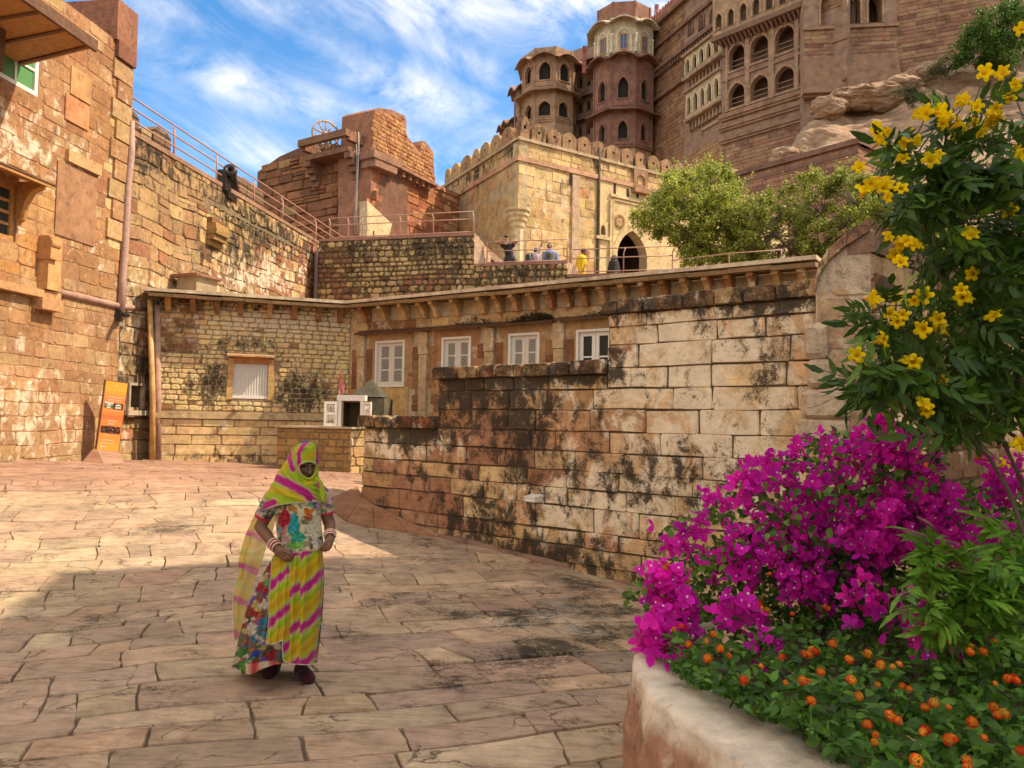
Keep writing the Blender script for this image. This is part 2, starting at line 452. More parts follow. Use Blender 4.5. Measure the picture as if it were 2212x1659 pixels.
def courses(region, h, l, gap=.012, jit=.02, rnd_c=.2, holes=(), seed=1, wav=0., conv=True, split=.0):
 """stones laid in courses over a region in wall coordinates; returns polygons"""
 r = random.Random(seed)
 us = [p[0] for p in region]; ws = [p[1] for p in region]
 u0, u1, w0, w1 = min(us), max(us), min(ws), max(ws)
 out_ = []; w = w0
 def dw(u, w_): return wav * (mnoise.noise(Vector((u * .7, w_ * .5, seed))))
 def emit(a, b, c, d):
  g = gap / 2
  a += g; b -= g; c += g; d -= g
  if b - a < .04 or d - c < .03: return
  ca = min(b - a, d - c) * rnd_c
  def J(): return r.uniform(-jit, jit)
  pts = []
  for (x, y, sx, sy) in ((a, c, 1, 1), (b, c, -1, 1), (b, d, -1, -1), (a, d, 1, -1)):
   k = ca * r.uniform(.4, 1.3)
   A = (x + sx * k + J() * .4, y + J() * .5); B = (x + J() * .5, y + sy * k + J() * .4)
   if sx * sy > 0: pts += [B, A]
   else: pts += [A, B]
  pts = [(x, y + dw(x, y)) for x, y in pts]
  cx = sum(p[0] for p in pts) / 8; cy = sum(p[1] for p in pts) / 8
  for hu0, hu1, hw0, hw1 in holes:
   if hu0 - .02 < cx < hu1 + .02 and hw0 - .02 < cy < hw1 + .02: return
   if max(a, hu0) < min(b, hu1) and max(c, hw0) < min(d, hw1):
    # trim the stone to the side of the opening where most of it lies
    opt = [(hu0 - a, 'l'), (b - hu1, 'r'), (hw0 - c, 'b'), (d - hw1, 't')]
    m_, s_ = max(opt)
    if m_ < .05: return
    if s_ == 'l': pts = [(min(x, hu0 - .004), y) for x, y in pts]
    elif s_ == 'r': pts = [(max(x, hu1 + .004), y) for x, y in pts]
    elif s_ == 'b': pts = [(x, min(y, hw0 - .004)) for x, y in pts]
    else: pts = [(x, max(y, hw1 + .004)) for x, y in pts]
  if conv: pts = clip(pts, region)
  elif not inside((cx, cy), region): return
  if len(pts) >= 3 and parea(pts) > .0016: out_.append(pts)
 while w < w1 + wav:
  hh = r.uniform(*h); u = u0 - r.uniform(0, l[1])
  while u < u1:
   ll = r.uniform(*l)
   if r.random() < split and hh > .2:
    k = r.uniform(.4, .6); emit(u, u + ll, w, w + hh * k); emit(u, u + ll, w + hh * k, w + hh)
   else: emit(u, u + ll, w, w + hh)
   u += ll
  w += hh
 return out_
def stone_shape(mb, pl, poly, d0, d1, bev, rot=0., attr=None, rough=0., r=rnd):
 """one stone: back ring in the mortar, edge ring, face ring set in by the bevel"""
 n = len(poly); cx = sum(p[0] for p in poly) / n; cy = sum(p[1] for p in poly) / n
 sz = sqrt(parea(poly)); k = min(.45, bev / max(sz * .5, .02))
 tx, ty = r.uniform(-rough, rough), r.uniform(-rough, rough)
 face = [(p[0] + (cx - p[0]) * k, p[1] + (cy - p[1]) * k) for p in poly]
 dm = d0 + (d1 - d0) * .62
 def dd(p): return d1 + tx * (p[0] - cx) + ty * (p[1] - cy) + r.uniform(-.25, .25) * rough * sz
 pts = [pl.p(p[0], p[1], d0) for p in poly] + [pl.p(p[0], p[1], dm) for p in poly] + [pl.p(p[0], p[1], dd(p)) for p in face]
 st = li = None
 if attr is not None:
  st = []; li = []
  for q in pts:
   a, b = attr(*proj(q)); st.append(a); li.append(b)
 b = mb.vs(pts, st, li)
 for i in range(n):
  j = (i + 1) % n
  mb.face([b + i, b + j, b + n + j, b + n + i]); mb.face([b + n + i, b + n + j, b + 2 * n + j, b + 2 * n + i])
 mb.face([b + 2 * n + i for i in range(n)])
def lay(parent, pl, polys, mat, tint, attr, d0=-.02, d1=(.01, .04), bev=.012, rough=.02, nmax=300, name='stone', infill='stone_infill', seed=3, minpx=22):
 """stones as objects of their own (those that show largest), the rest joined as stuff"""
 r = random.Random(seed); items = []
 for p in polys:
  cu = sum(q[0] for q in p) / len(p); cw = sum(q[1] for q in p) / len(p)
  c = pl.p(cu, cw); X, Y = proj(c)
  vis = -20 < X < 2232 and -20 < Y < 1679
  pix = sqrt(parea(p)) * FPX / max((c - CAM).length, .5)
  items.append(((pix if vis else 0), p, X, Y))
 items.sort(key=lambda t: -t[0])
 rest = MB(); nrest = 0
 for i, (pix, p, X, Y) in enumerate(items):
  tn = tint(X, Y, r)
  if i < nmax and pix > minpx:
   mb = MB(tn); stone_shape(mb, pl, p, d0, r.uniform(*d1), bev, attr=attr, rough=rough, r=r)
   mb.build(name, mat, parent)
  else:
   rest.tint = tn; stone_shape(rest, pl, p, d0, r.uniform(*d1), bev, attr=attr, rough=rough, r=r); nrest += 1
 if nrest:
  tag(rest.build(infill, mat, parent), kind='stuff')
def pickc(r, *opts):
 """weighted colour pick with a slight change"""
 tot = sum(o[0] for o in opts); x = r.uniform(0, tot)
 for w_, c in opts:
  x -= w_
  if x <= 0: break
 k = r.uniform(.90, 1.10)
 return tuple(v * k * q * r.uniform(.96, 1.04) for v, q in zip(c, (1.10, .96, .74)))
CREAM, PALE, RED, PINK, BROWN, OCHRE, GREY = (.46, .335, .19), (.54, .42, .26), (.235, .098, .058), (.33, .17, .11), (.20, .125, .075), (.46, .26, .09), (.24, .2, .145)
def up(c, k, cap=.70): return tuple(min(cap, v * k) for v in c)
def blob(x, y, cx, cy, rx, ry): return exp(-(((x - cx) / rx) ** 2 + ((y - cy) / ry) ** 2))
# ------------------------------------------------------------------ main wall planes
PLW = Plane(W(283, 290, 8.6), W(680, 523, 8.6))                     # tall fortress wall on the left
E0, E1, E2 = W(318, 630, 4.75), W(745, 658, 4.75), W(1757, 563, 4.75)
PCB = Plane(E0, E1, back=.5)                                        # low building, plain half
PFB = Plane(E1, E2, back=.5)                                        # low building, half with windows
B1 = W(1450, 1285, -.15)
PRA = Plane(B1, B1 + Vector((-.763, .647, 0)))                      # rampart on the right; u grows to the left
TZ = 8.6
PT = Plane(W(685, 517, TZ), W(1025, 503, TZ))                       # rubble terrace wall
def rect(pl, x0, y0, x1, y1, d=0.):
 a = pl.uv(x0, y0, d); b = pl.uv(x1, y1, d)
 return min(a[0], b[0]), max(a[0], b[0]), min(a[1], b[1]), max(a[1], b[1])
def rq(u0, u1, w0, w1): return [(u0, w0), (u1, w0), (u1, w1), (u0, w1)]
# ------------------------------------------------------------------ ground surface (thin plate through surveyed points)
def _on(pl, px, py): return pl.p(*pl.uv(px, py))
_gp = [_on(PLW, 0, 993), _on(PLW, 200, 995), _on(PLW, 320, 990), _on(PCB, 470, 998), _on(PCB, 600, 1003), _on(PRA, 781, 1075), _on(PRA, 900, 1135),
 _on(PRA, 1180, 1215), B1, Vector((-1.33, 5.07, 0)), Vector((0, 1.5, 0)), Vector((-3, 3, 0)), Vector((.7, 4.0, -.03)), Vector((-5, 8.5, .12)), Vector((-8.5, 10, .55)),
 Vector((2.8, 7.0, -.2)), Vector((-4.4, 17.5, .55)), Vector((-6.5, 3, .1))]
_X = np.array([(p.x, p.y) for p in _gp]); _Z = np.array([p.z for p in _gp])
def _ker(r2): return np.where(r2 > 0, r2 * np.log(np.maximum(r2, 1e-12)), 0)
_K = _ker(((_X[:, None] - _X[None]) ** 2).sum(-1)) + np.eye(len(_X)) * .6
_Pm = np.hstack([np.ones((len(_X), 1)), _X])
_sol = np.linalg.solve(np.block([[_K, _Pm], [_Pm.T, np.zeros((3, 3))]]), np.concatenate([_Z, np.zeros(3)]))
def ground_z(x, y):
 x = min(max(x, -10.5), 3.2); y = min(max(y, .5), 21)
 r2 = ((_X - np.array((x, y))) ** 2).sum(-1)
 return float((_ker(r2) * _sol[:-3]).sum() + _sol[-3] + _sol[-2] * x + _sol[-1] * y)
def G(px, py):
 """photo point on the ground"""
 d = px_dir(px, py); a = 2.
 while a < 60:
  q = CAM + d * a
  if q.z < ground_z(q.x, q.y): break
  a += .25
 lo, hi = a - .25, a
 for _ in range(20):
  m_ = (lo + hi) / 2; q = CAM + d * m_
  if q.z < ground_z(q.x, q.y): hi = m_
  else: lo = m_
 return Vector((q.x, q.y, ground_z(q.x, q.y)))
m, t, bs = new_mat('earth')
geo = t.n('ShaderNodeNewGeometry')
nz = t.noise(geo.outputs['Position'], 6, 8, .7); nb = t.noise(geo.outputs['Position'], 60, 4, .7)
t.L.new(t.mix(nz, (.08, .055, .035), (.20, .135, .088)), bs.inputs['Base Color']); bs.inputs['Roughness'].default_value = .95
b_ = t.n('ShaderNodeBump'); b_.inputs['Strength'].default_value = .6; b_.inputs['Distance'].default_value = .02
t.L.new(nb, b_.inputs['Height']); t.L.new(b_.outputs[0], bs.inputs['Normal'])
M['earth'] = m
# the courtyard goes on behind the camera: its walls shut in the light
for q in ([(-14.5, -9, -1), (-10.6, 13.2, -1), (-11.6, 13.4, -1), (-15.5, -9, -1)],):
 mb = MB((.50, .33, .19), .2, .4); mb.hexa([Vector(p) for p in q] + [Vector((p[0], p[1], 10.4)) for p in q]); tag(recalc(mb.build('wall', M['plaster'])), kind='structure')
gxs = [-2500, -600, -150, -50, -24, -14] + [-11 + .4 * i for i in range(37)] + [8, 20, 50, 150, 600, 2500]
gys = [-2500, -600, -150, -40, -12, -4] + [-2 + .4 * i for i in range(60)] + [24, 40, 80, 200, 600, 2500]
gv = [(x, y, ground_z(x, y) - .018) for y in gys for x in gxs]
nx = len(gxs)
gf = [(j * nx + i, j * nx + i + 1, (j + 1) * nx + i + 1, (j + 1) * nx + i) for j in range(len(gys) - 1) for i in range(nx - 1)]
tag(np_mesh('ground', gv, gf, M['earth'], smooth=True), kind='structure')
# ------------------------------------------------------------------ stone paving, every slab its own piece
paving = thing('paving', None, None, (0, 0, 0), kind='structure')
AREA = [(-10.2, .8), (-9.2, 20.4), (-4.5, 20.9), (-3.6, 18.6), (-2.2, 12.3), (1.9, 8.75), (3.0, 7.3), (1.2, 4.6), (.75, 3.6), (.95, .8)]
pr = random.Random(21)
PHI = radians(21)
ex, ey = Vector((cos(PHI), sin(PHI))), Vector((-sin(PHI), cos(PHI)))
def slab_zone(x, y):
 """colour of the sandstone flags"""
 X, Y = proj(Vector((x, y, ground_z(x, y))))
 k = pr.uniform(.92, 1.08)
 c = pickc(pr, (6, (.345, .285, .245)), (3, (.325, .27, .235)), (2, (.375, .29, .24)), (1.4, (.28, .235, .21)), (1.6, (.385, .33, .28)))
 far = min(1, max(0, (1090 - Y) / 60.))
 pk = (.34, .20, .135)
 c = tuple(a * (1 - far) + b * k * far for a, b in zip(c, pk))
 return c, X, Y
def pav_attr(X, Y):
 st = .44 + .18 * blob(X, Y, 1180, 1380, 300, 130) + .14 * blob(X, Y, 1500, 1330, 300, 60) - .22 * (Y < 1100)
 li = .30 + .36 * blob(X, Y, 1180, 1345, 160, 35) + .30 * blob(X, Y, 1330, 1310, 120, 30) + .22 * blob(X, Y, 500, 1180, 500, 60)
 return st, li
cells = []
v = .4
while v < 23:
 dep = v
 hh = pr.choice((.22, .30, .36, .42, .5)) * pr.uniform(.9, 1.12) if v < 9 else pr.uniform(.30, .55)
 u = -11 + pr.uniform(0, .8)
 while u < 10:
  ll = pr.uniform(.45, 1.1)
  cells.append((u, u + ll, v, v + hh)); u += ll
 v += hh
slabs = []
for (u0, u1, v0, v1) in cells:
 def off(u, v_):          # shared wavy joints: neighbours see the same shift
  return (u + .22 * mnoise.noise(Vector((u * .55, v_ * .55, 3.3))) + .025 * mnoise.noise(Vector((u * 1.9, v_ * 1.9, 9.))),
    v_ + .26 * mnoise.noise(Vector((u * .5, v_ * .5, 7.7))) + .03 * mnoise.noise(Vector((u * 2.3, v_ * 2.3, 5.))))
 c = [(u0, v0), (u1, v0), (u1, v1), (u0, v1)]
 halves = [c]
 if pr.random() < .38 and (u1 - u0) > .5:      # cracked flags
  a = pr.uniform(.35, .65); b = a + pr.uniform(-.2, .2)
  ua, ub = u0 + (u1 - u0) * a, u0 + (u1 - u0) * b
  halves = [[(u0, v0), (ua, v0), (ub, v1), (u0, v1)], [(ua, v0), (u1, v0), (u1, v1), (ub, v1)]]
 for q in halves:
  pts = []
  n = len(q)
  gap = pr.choice((.0015, .002, .003, .004, .0065))
  cu = sum(p[0] for p in q) / n; cv = sum(p[1] for p in q) / n
  for i in range(n):
   p, s = q[i], q[(i + 1) % n]
   for k in range(4):
    f = k / 4
    x, y = p[0] + (s[0] - p[0]) * f, p[1] + (s[1] - p[1]) * f
    x, y = off(x, y)
    if k == 0:      # rounded corner
     x += (cu - x) * .014; y += (cv - y) * .014
    x += pr.uniform(-.008, .008); y += pr.uniform(-.008, .008)
    sx, sy = min(1, abs(cu - x) * 9), min(1, abs(cv - y) * 9); pts.append((x + math.copysign(gap * sx, cu - x), y + math.copysign((gap * 1.6 + .003) * sy, cv - y)))
  P2 = [ex * a + ey * b for a, b in pts]
  cx = sum(p.x for p in P2) / len(P2); cy = sum(p.y for p in P2) / len(P2)
  if not inside((cx, cy), AREA): continue
  X, Y = proj(Vector((cx, cy, ground_z(cx, cy))))
  if not (-150 < X < 1800 and 950 < Y < 1850): continue
  px_area = sqrt(parea([proj(Vector((p.x, p.y, ground_z(p.x, p.y)))) for p in P2]))
  slabs.append((px_area, P2, cx, cy))
slabs.sort(key=lambda s: -s[0])
rest = MB()
for i, (pa, P2, cx, cy) in enumerate(slabs):
 tn, X, Y = slab_zone(cx, cy)
 mb = MB(tn) if i < 300 else rest
 mb.tint = tn
 n = len(P2); hgt = pr.uniform(-.005, .007); tx, ty = pr.uniform(-.007, .007), pr.uniform(-.007, .007)
 def zz(p, o=0.): return ground_z(p.x, p.y) + hgt + tx * (p.x - cx) + ty * (p.y - cy) + o
 bev = pr.uniform(.003, .007)
 inn = []
 for p in P2:
  d = Vector((cx - p.x, cy - p.y)); inn.append(p + d.normalized() * bev)
 pts = [(p.x, p.y, zz(p, -.06)) for p in P2] + [(p.x, p.y, zz(p, -.011)) for p in P2] + [(p.x, p.y, zz(p, pr.uniform(-.003, .003))) for p in inn]
 cen = (cx, cy, zz(Vector((cx, cy)), .004))
 pts.append(cen)
 at = [pav_attr(*proj(Vector(q))) for q in pts]
 b = mb.vs(pts, [a[0] for a in at], [a[1] for a in at])
 for k in range(n):
  j = (k + 1) % n
  mb.face([b + k, b + j, b + n + j, b + n + k]); mb.face([b + n + k, b + n + j, b + 2 * n + j, b + 2 * n + k])
  mb.face([b + 2 * n + k, b + 2 * n + j, b + 3 * n])
 if i < 300: mb.build('paving_slab', M['paving'], paving)
tag(rest.build('paving_infill', M['paving'], paving), kind='stuff')
# ------------------------------------------------------------------ windows
def bars(mb, pl, u0, u1, w0, w1, nu, nw, b, d0, d1):
 for i in range(1, nu):
  u = u0 + (u1 - u0) * i / nu; mb.pbox(pl, u - b / 2, u + b / 2, w0, w1, d0, d1)
 for j in range(1, nw):
  w = w0 + (w1 - w0) * j / nw; mb.pbox(pl, u0, u1, w - b / 2, w + b / 2, d0 + .002, d1 - .002)
def frame_box(mb, pl, u0, u1, w0, w1, th, d0, d1):
 mb.pbox(pl, u0, u0 + th, w0, w1, d0, d1); mb.pbox(pl, u1 - th, u1, w0, w1, d0, d1)
 mb.pbox(pl, u0 + th, u1 - th, w0, w0 + th, d0, d1); mb.pbox(pl, u0 + th, u1 - th, w1 - th, w1, d0, d1)
def window(pl, r, parent, fmat, pmat, cols=2, rows=3, th=.06, d=-.12, label=None):
 """frame, glazing bars and each pane"""
 u0, u1, w0, w1 = r
 mb = MB(); frame_box(mb, pl, u0, u1, w0, w1, th, d - .05, d + .05)
 bars(mb, pl, u0 + th, u1 - th, w0 + th, w1 - th, cols, rows, th * .55, d - .03, d + .03)
 o = mb.build('window', fmat, parent)
 if label: o['label'] = label
 iu, iw = (u1 - u0 - 2 * th) / cols, (w1 - w0 - 2 * th) / rows
 for i in range(cols):
  for j in range(rows):
   pb = MB(); pb.pbox(pl, u0 + th + iu * i, u0 + th + iu * (i + 1), w0 + th + iw * j, w0 + th + iw * (j + 1), d - .012, d - .002)
   pb.build('pane', pmat, o)
 return o
def railing(label, pts, nper, heights, group='iron guard rails', r=.02, bend=0., mat=None, name='railing'):
 """pts: foot points of the rail; nper posts along each stretch"""
 mat = mat or M['rail']
 t_ = thing(name, label, 'railing', pts[0], group=group)
 for h in heights:
  mb = MB(); mb.tube([p + Vector((0, 0, h)) for p in pts], r, 6); mb.build('rail_bar', mat, t_)
 for i in range(len(pts) - 1):
  a, b = pts[i], pts[i + 1]
  for k in range(nper[i] + (1 if i == len(pts) - 2 else 0)):
   q = a + (b - a) * (k / nper[i])
   top = max(heights)
   mb = MB(); mb.tube([q - Vector((0, 0, .15)), q + Vector((0, 0, top * .78)), q + Vector((bend, -bend, top))], r * 1.15, 6); mb.build('post', mat, t_)
 return t_
# ------------------------------------------------------------------ tall fortress wall on the left
u_pipe = PLW.uv(268, 480)[0]; u_end = PLW.uv(772, 560)[0]
lw = thing('fortress_wall', 'tall weathered fortress wall of pink and cream stone blocks behind the orange sign', 'wall', PLW.p(u_pipe, .6))
ru_n = rect(PLW, 276, 832, 301, 880)        # niche with the shelf
slot = rect(PLW, 249, 812, 264, 834)        # small dark opening
b_ = MB((.20, .15, .09), .35, .2)
b_.prism(PLW, [(u_pipe, -.3), (u_end, -.3), (u_end, 8.6), (u_pipe, 8.6)], -1.2, 0, [rq(*ru_n), rq(*slot)])
b_.build('wall_core', M['rough'], lw)
for rr in (ru_n, slot):
 q = MB((.13, .075, .04), .25); q.pbox(PLW, rr[0], rr[1], rr[2], rr[3], -.45, -.42); q.build('recess', M['plaster'], lw)
def lw_tint(X, Y, r):
 if X > 555 and Y > 520 + (X - 680) * .1: return pickc(r, (4, PINK), (2, RED), (2, CREAM))
 if 430 < X < 680 and 425 < Y < 580: return pickc(r, (5, CREAM), (2, PALE), (1, BROWN))
 if Y < 300 + (X - 280) * .62 + 240 and X > 260: return pickc(r, (4, (.30, .205, .135)), (3, (.33, .24, .155)), (1.4, (.27, .15, .10)), (1, (.36, .27, .17)))
 return pickc(r, (5, (.32, .235, .15)), (3, (.37, .285, .185)), (.6, PINK), (.6, BROWN))
def lw_attr(X, Y):
 top = 290 + (X - 283) * .587
 st = .42 + .42 * blob(X, Y, 235, 800, 110, 90) + .35 * blob(X, Y, 210, 640, 60, 90) + .30 * blob(X, Y, 320, 350, 50, 60) + .42 * blob(X, Y, 520, 520, 90, 70) + .22 * blob(X, Y, X, top + 20, 50, 35) + .35 * blob(X, Y, 160, 560, 50, 60)
 li = .44 + .30 * blob(X, Y, 560, 590, 120, 60) + .25 * blob(X, Y, 270, 680, 120, 140) - .2 * blob(X, Y, 380, 440, 160, 110)
 return min(st, .8), max(0, li)
zone_r = rect(PLW, 455, 440, 650, 560)
big = courses(rq(u_pipe, u_end, 0, 8.58), (.26, .50), (.38, .98), gap=.014, jit=.045, rnd_c=.20, holes=[ru_n, slot, zone_r], seed=5, wav=.10, split=.12)
small = courses(rq(*zone_r), (.17, .25), (.22, .42), gap=.035, jit=.03, rnd_c=.3, seed=6, wav=.05)
lay(lw, PLW, big, M['stone'], lw_tint, lw_attr, d1=(.01, .045), bev=.014, rough=.04, nmax=220, seed=8)
lay(lw, PLW, small, M['rough'], lw_tint, lw_attr, d1=(.02, .06), bev=.025, rough=.05, nmax=75, seed=9)
# low coping and what is left of the battlements above it
cop = MB((.30, .17, .11), .35, .2)
cop.pbox(PLW, u_pipe + .05, u_end, 8.6, 8.72, -1.2, .05); cop.build('coping', M['stone'], lw)
for (x0, x1, hgt, tn) in ((285, 318, .62, BROWN), (324, 345, .42, CREAM), (349, 386, .62, BROWN), (500, 526, .28, RED), (532, 583, .72, BROWN)):
 q0, q1 = PLW.uv(x0, 290 + (x0 - 283) * .587)[0], PLW.uv(x1, 290 + (x1 - 283) * .587)[0]
 mb = MB(tn, .3, .2)
 prof = [(q0, 8.72), (q1, 8.72), (q1, 8.72 + hgt * .82), (q1 - .12, 8.72 + hgt), (q0 + .2, 8.72 + hgt * 1.05), (q0, 8.72 + hgt * .8)]
 mb.prism(PLW, prof, -.9, -.25); mb.build('merlon', M['rough'], lw)
# projecting stone spout
su0, su1, sw0, sw1 = rect(PLW, 447, 468, 472, 540)
for k in range(5):
 f = k / 5; mb = MB(pickc(rnd, (1, (.36, .25, .13)), (1, BROWN)), .3, .2)
 dd = (.12, .26, .34, .30, .18)[k]
 mb.pbox(PLW, su0 - .02 * k % .05, su1 + .015 * (k % 2), sw0 + (sw1 - sw0) * f, sw0 + (sw1 - sw0) * (f + .19), -.05, dd)
 mb.build('spout_stone', M['rough'], lw)
# niche frame, shelf and slot edging
mb = MB((.36, .29, .2), .35, .2); u0, u1, w0, w1 = ru_n
mb.pbox(PLW, u0 - .07, u0, w0 - .05, w1 + .07, -.1, .10); mb.pbox(PLW, u1, u1 + .07, w0 - .05, w1 + .07, -.1, .10); mb.pbox(PLW, u0, u1, w1, w1 + .07, -.1, .10)
mb.build('niche_frame', M['plaster'], lw)
mb = MB((.42, .34, .24), .4, .2); mb.pbox(PLW, u0 - .25, u1 + .12, w0 - .20, w0 - .08, -.05, .22); mb.build('niche_shelf', M['plaster'], lw)
mb = MB((.70, .62, .42)); u0, u1, w0, w1 = rect(PLW, 277, 893, 289, 901, .12); mb.pbox(PLW, u0, u1, w0, w1, .10, .14)
tag(mb.build('donation_box_plate', M['white'], None), 'small cream plate fixed below the wall niche', 'plate')
mb = MB((.12, .07, .04)); u0, u1, w0, w1 = rect(PLW, 271, 888, 293, 908, .12); mb.pbox(PLW, u0, u1, w0, w1, -.02, .09)
tag(mb.build('wooden_box', M['wood'], None), 'dark wooden box under the niche shelf behind the orange sign', 'box')
# cement-covered pipe, horizontal cement strip, camera
pipe_pts = [PLW.p(*PLW.uv(x, y), .09) for x, y in ((279, 262), (276, 330), (271, 400), (266, 470), (262, 540), (259, 600), (254, 690))]
mb = MB(); mb.tube([p + PLW.U * (.02 * sin(i * 2.1)) for i, p in enumerate(pipe_pts)], [.05, .085, .08, .09, .085, .09, .08], 8)
tag(mb.build('drain_pipe', M['pipe'], None), 'long pink cement covered pipe running down the fortress wall', 'pipe')
mb = MB((.36, .22, .17)); st_pts = [PLW.p(*PLW.uv(x, y), .02) for x, y in ((112, 628), (165, 640), (220, 653), (258, 662), (315, 668))]
mb.tube(st_pts, [.07, .09, .08, .085, .07], 7); mb.build('mortar_strip', M['plaster'], lw)
cc_ = thing('security_camera', 'small black security camera at the foot of the pink pipe', 'camera', PLW.p(*PLW.uv(256, 680)))
cp = PLW.p(*PLW.uv(250, 682), .1)
mb = MB(); mb.box(cp, (.10, .12, .28)); mb.build('junction_box', M['black'], cc_)
mb = MB(); mb.tube([cp + Vector((.05, -.05, .02)), cp + Vector((.2, -.2, -.02))], .035, 8); mb.build('bracket', M['black'], cc_)
mb = MB(); mb.tube([cp + Vector((.12, -.08, .02)), cp + Vector((.34, -.3, -.03))], .055, 10); mb.build('camera_body', M['black'], cc_)
# guard rail on top of the wall
za = PLW.uv(282, 218)[1] - 8.72; zb = PLW.uv(677, 463)[1] - 8.72
hr = (za + zb) / 2
ra = [PLW.p(PLW.uv(x, 290 + (x - 283) * .587)[0], 8.72, .0) for x in (281, 375, 467, 548, 610, 682, 762)]
railing('thin pink guard rail slanting along the top of the tall left wall', ra, [1] * 6, (hr, hr * .66, hr * .30), bend=-.08, r=.022)
# antique cannon looking over the wall
cn = thing('cannon', 'dark antique cannon muzzle standing up above the left wall rail', 'cannon', PLW.p(*PLW.uv(485, 395), -.4))
a0 = PLW.p(*PLW.uv(479, 408), -.3); a1 = PLW.p(*PLW.uv(491, 355), -.1)
ax = (a1 - a0)
dirn = (Vector((.22, -.9, .30))).normalized()
mz = P(497, 366, a1.y - .2)
mb = MB(); prof = [(.17, -1.2), (.17, -.9), (.16, -.35), (.17, -.2), (.20, -.12), (.21, -.06), (.20, .0), (.12, .02), (.07, .0), (.07, -.25), (.0, -.25)]
mb.lathe(mz, prof, 20, axis=dirn); mb.build('barrel', M['iron'], cn)
mb = MB(); mb.lathe(mz - dirn * .02, [(.15, .0), (.15, .04), (.12, .045), (.12, .0)], 20, axis=dirn, cap=False); mb.build('muzzle_ring', M['iron'], cn)
mb = MB(); c0 = P(484, 392, a1.y); mb.box(c0 + Vector((.02, -.1, -.05)), (.30, .5, .62)); mb.box(c0 + Vector((-.02, .2, -.42)), (.46, .7, .2)); mb.build('carriage', M['iron'], cn)
# ------------------------------------------------------------------ orange-washed building at the left edge
uL = PLW.uv(-190, 500)[0]; uR = u_pipe
lb = thing('old_building', 'orange washed stone building with overhanging eaves at the far left', 'building', PLW.p(uL, .8))
TOPB = 10.62
wA = rect(PLW, -30, 130, 83, 205)
wA = (PLW.uv(84, 170)[0] - 1.15, PLW.uv(84, 170)[0], PLW.uv(78, 208)[1], PLW.uv(78, 208)[1] + 1.5)
uB = PLW.uv(36, 470)[0]; wBb = PLW.uv(30, 523)[1]; wBt = PLW.uv(30, 398)[1]
wB = (uB - 1.0, uB, wBb, wBt)
mb = MB((.31, .17, .09), .2, .30)
mb.prism(PLW, [(uL, -.3), (uR - .002, -.3), (uR - .002, TOPB), (uL, TOPB)], -1.5, 0, [rq(*wA), rq(*wB)])
mb.build('wall_core', M['plaster'], lb)
def lb_tint(X, Y, r):
 if Y > 610 + (X - 60) * .1: return pickc(r, (4, (.33, .22, .14)), (3, (.36, .26, .17)), (2, (.30, .18, .11)))
 if X > 235 and Y > 170: return pickc(r, (3, PALE), (2, CREAM), (1, (.35, .2, .12)))
 if X < 130 and Y > 410: return pickc(r, (4, (.37, .21, .10)), (2, (.38, .25, .14)))
 return pickc(r, (5, (.32, .185, .11)), (3, (.34, .21, .13)), (1.5, (.28, .15, .095)), (1.4, (.36, .26, .17)))
def lb_attr(X, Y):
 st = .27 + .25 * blob(X, Y, 215, 40, 60, 40) + .2 * blob(X, Y, 265, 180, 30, 90) + .25 * blob(X, Y, 60, 760, 140, 60) + .3 * blob(X, Y, 250, 320, 20, 80)
 li = .44 + .25 * blob(X, Y, 40, 300, 110, 70) + .25 * blob(X, Y, 60, 900, 140, 100) + .18 * blob(X, Y, 160, 380, 60, 60)
 return st, li
st_lb = courses(rq(uL, uR - .01, .2, TOPB), (.20, .36), (.30, .72), gap=.012, jit=.03, rnd_c=.16, holes=[wA, wB], seed=12, wav=.06)
lay(lb, PLW, st_lb, M['stone'], lb_tint, lb_attr, d1=(.003, .016), bev=.012, rough=.015, nmax=230, seed=13)
# quoins and the brown pier with its block on top
pu0, pu1 = PLW.uv(250, 120)[0], u_pipe + .03
mb = MB((.26, .12, .075), .12, .05); mb.pbox(PLW, pu0 - .12, pu1 + .04, TOPB - .02, TOPB + .95, -1.3, .10); mb.build('corner_block', M['ashlar'], lb)
mb = MB((.22, .10, .06), .2, .1); mb.pbox(PLW, pu0 - .06, pu1 + .02, TOPB - .42, TOPB - .021, -.2, .12); mb.build('corner_band', M['ashlar'], lb)
for k in range(9):
 w_ = TOPB - .9 - k * .48
 mb = MB(pickc(rnd, (2, (.36, .27, .17)), (1, (.30, .19, .12)), (1, (.34, .22, .14))), .35, .45); mb.pbox(PLW, pu0 + (.05 if k % 2 else -.1), pu1, w_, w_ + .44, -.1, .06 + .012 * (k % 2)); mb.build('quoin', M['stone'], lb)
# plain plaster panels let into the stonework
for (x0, y0, x1, y1, tn) in ((150, 155, 195, 215, (.47, .25, .11)), (138, 215, 190, 270, (.50, .22, .10)), (118, 365, 205, 520, (.33, .175, .095))):
 ua, ub = PLW.uv((x0), (y0 + y1) / 2)[0], PLW.uv(x1, (y0 + y1) / 2)[0]; mid_ = (x0 + x1) / 2
 wa, wb = PLW.uv(mid_, y1)[1], PLW.uv(mid_, y0)[1]
 mb = MB(tn, .16, .3); mb.pbox(PLW, ua, ub, wa, wb, -.02, .038); mb.build('plaster_panel', M['plaster'], lb)
 for k in range(3 if y1 - y0 > 100 else 0):
  pass
ua, ub = PLW.uv(140, 340)[0], PLW.uv(212, 362)[0]; wc = PLW.uv(176, 352)[1]
mb = MB((.54, .33, .16), .1, .3); mb.pbox(PLW, ua, ub, wc - .13, wc + .13, -.02, .10); mb.build('ledge_stone', M['stone'], lb)
window(PLW, wA, lb, M['white'], M['green_pane'], 2, 3, .09, -.06)
window(PLW, wB, lb, M['ochre_wood'], M['pane'], 2, 4, .11, -.10)
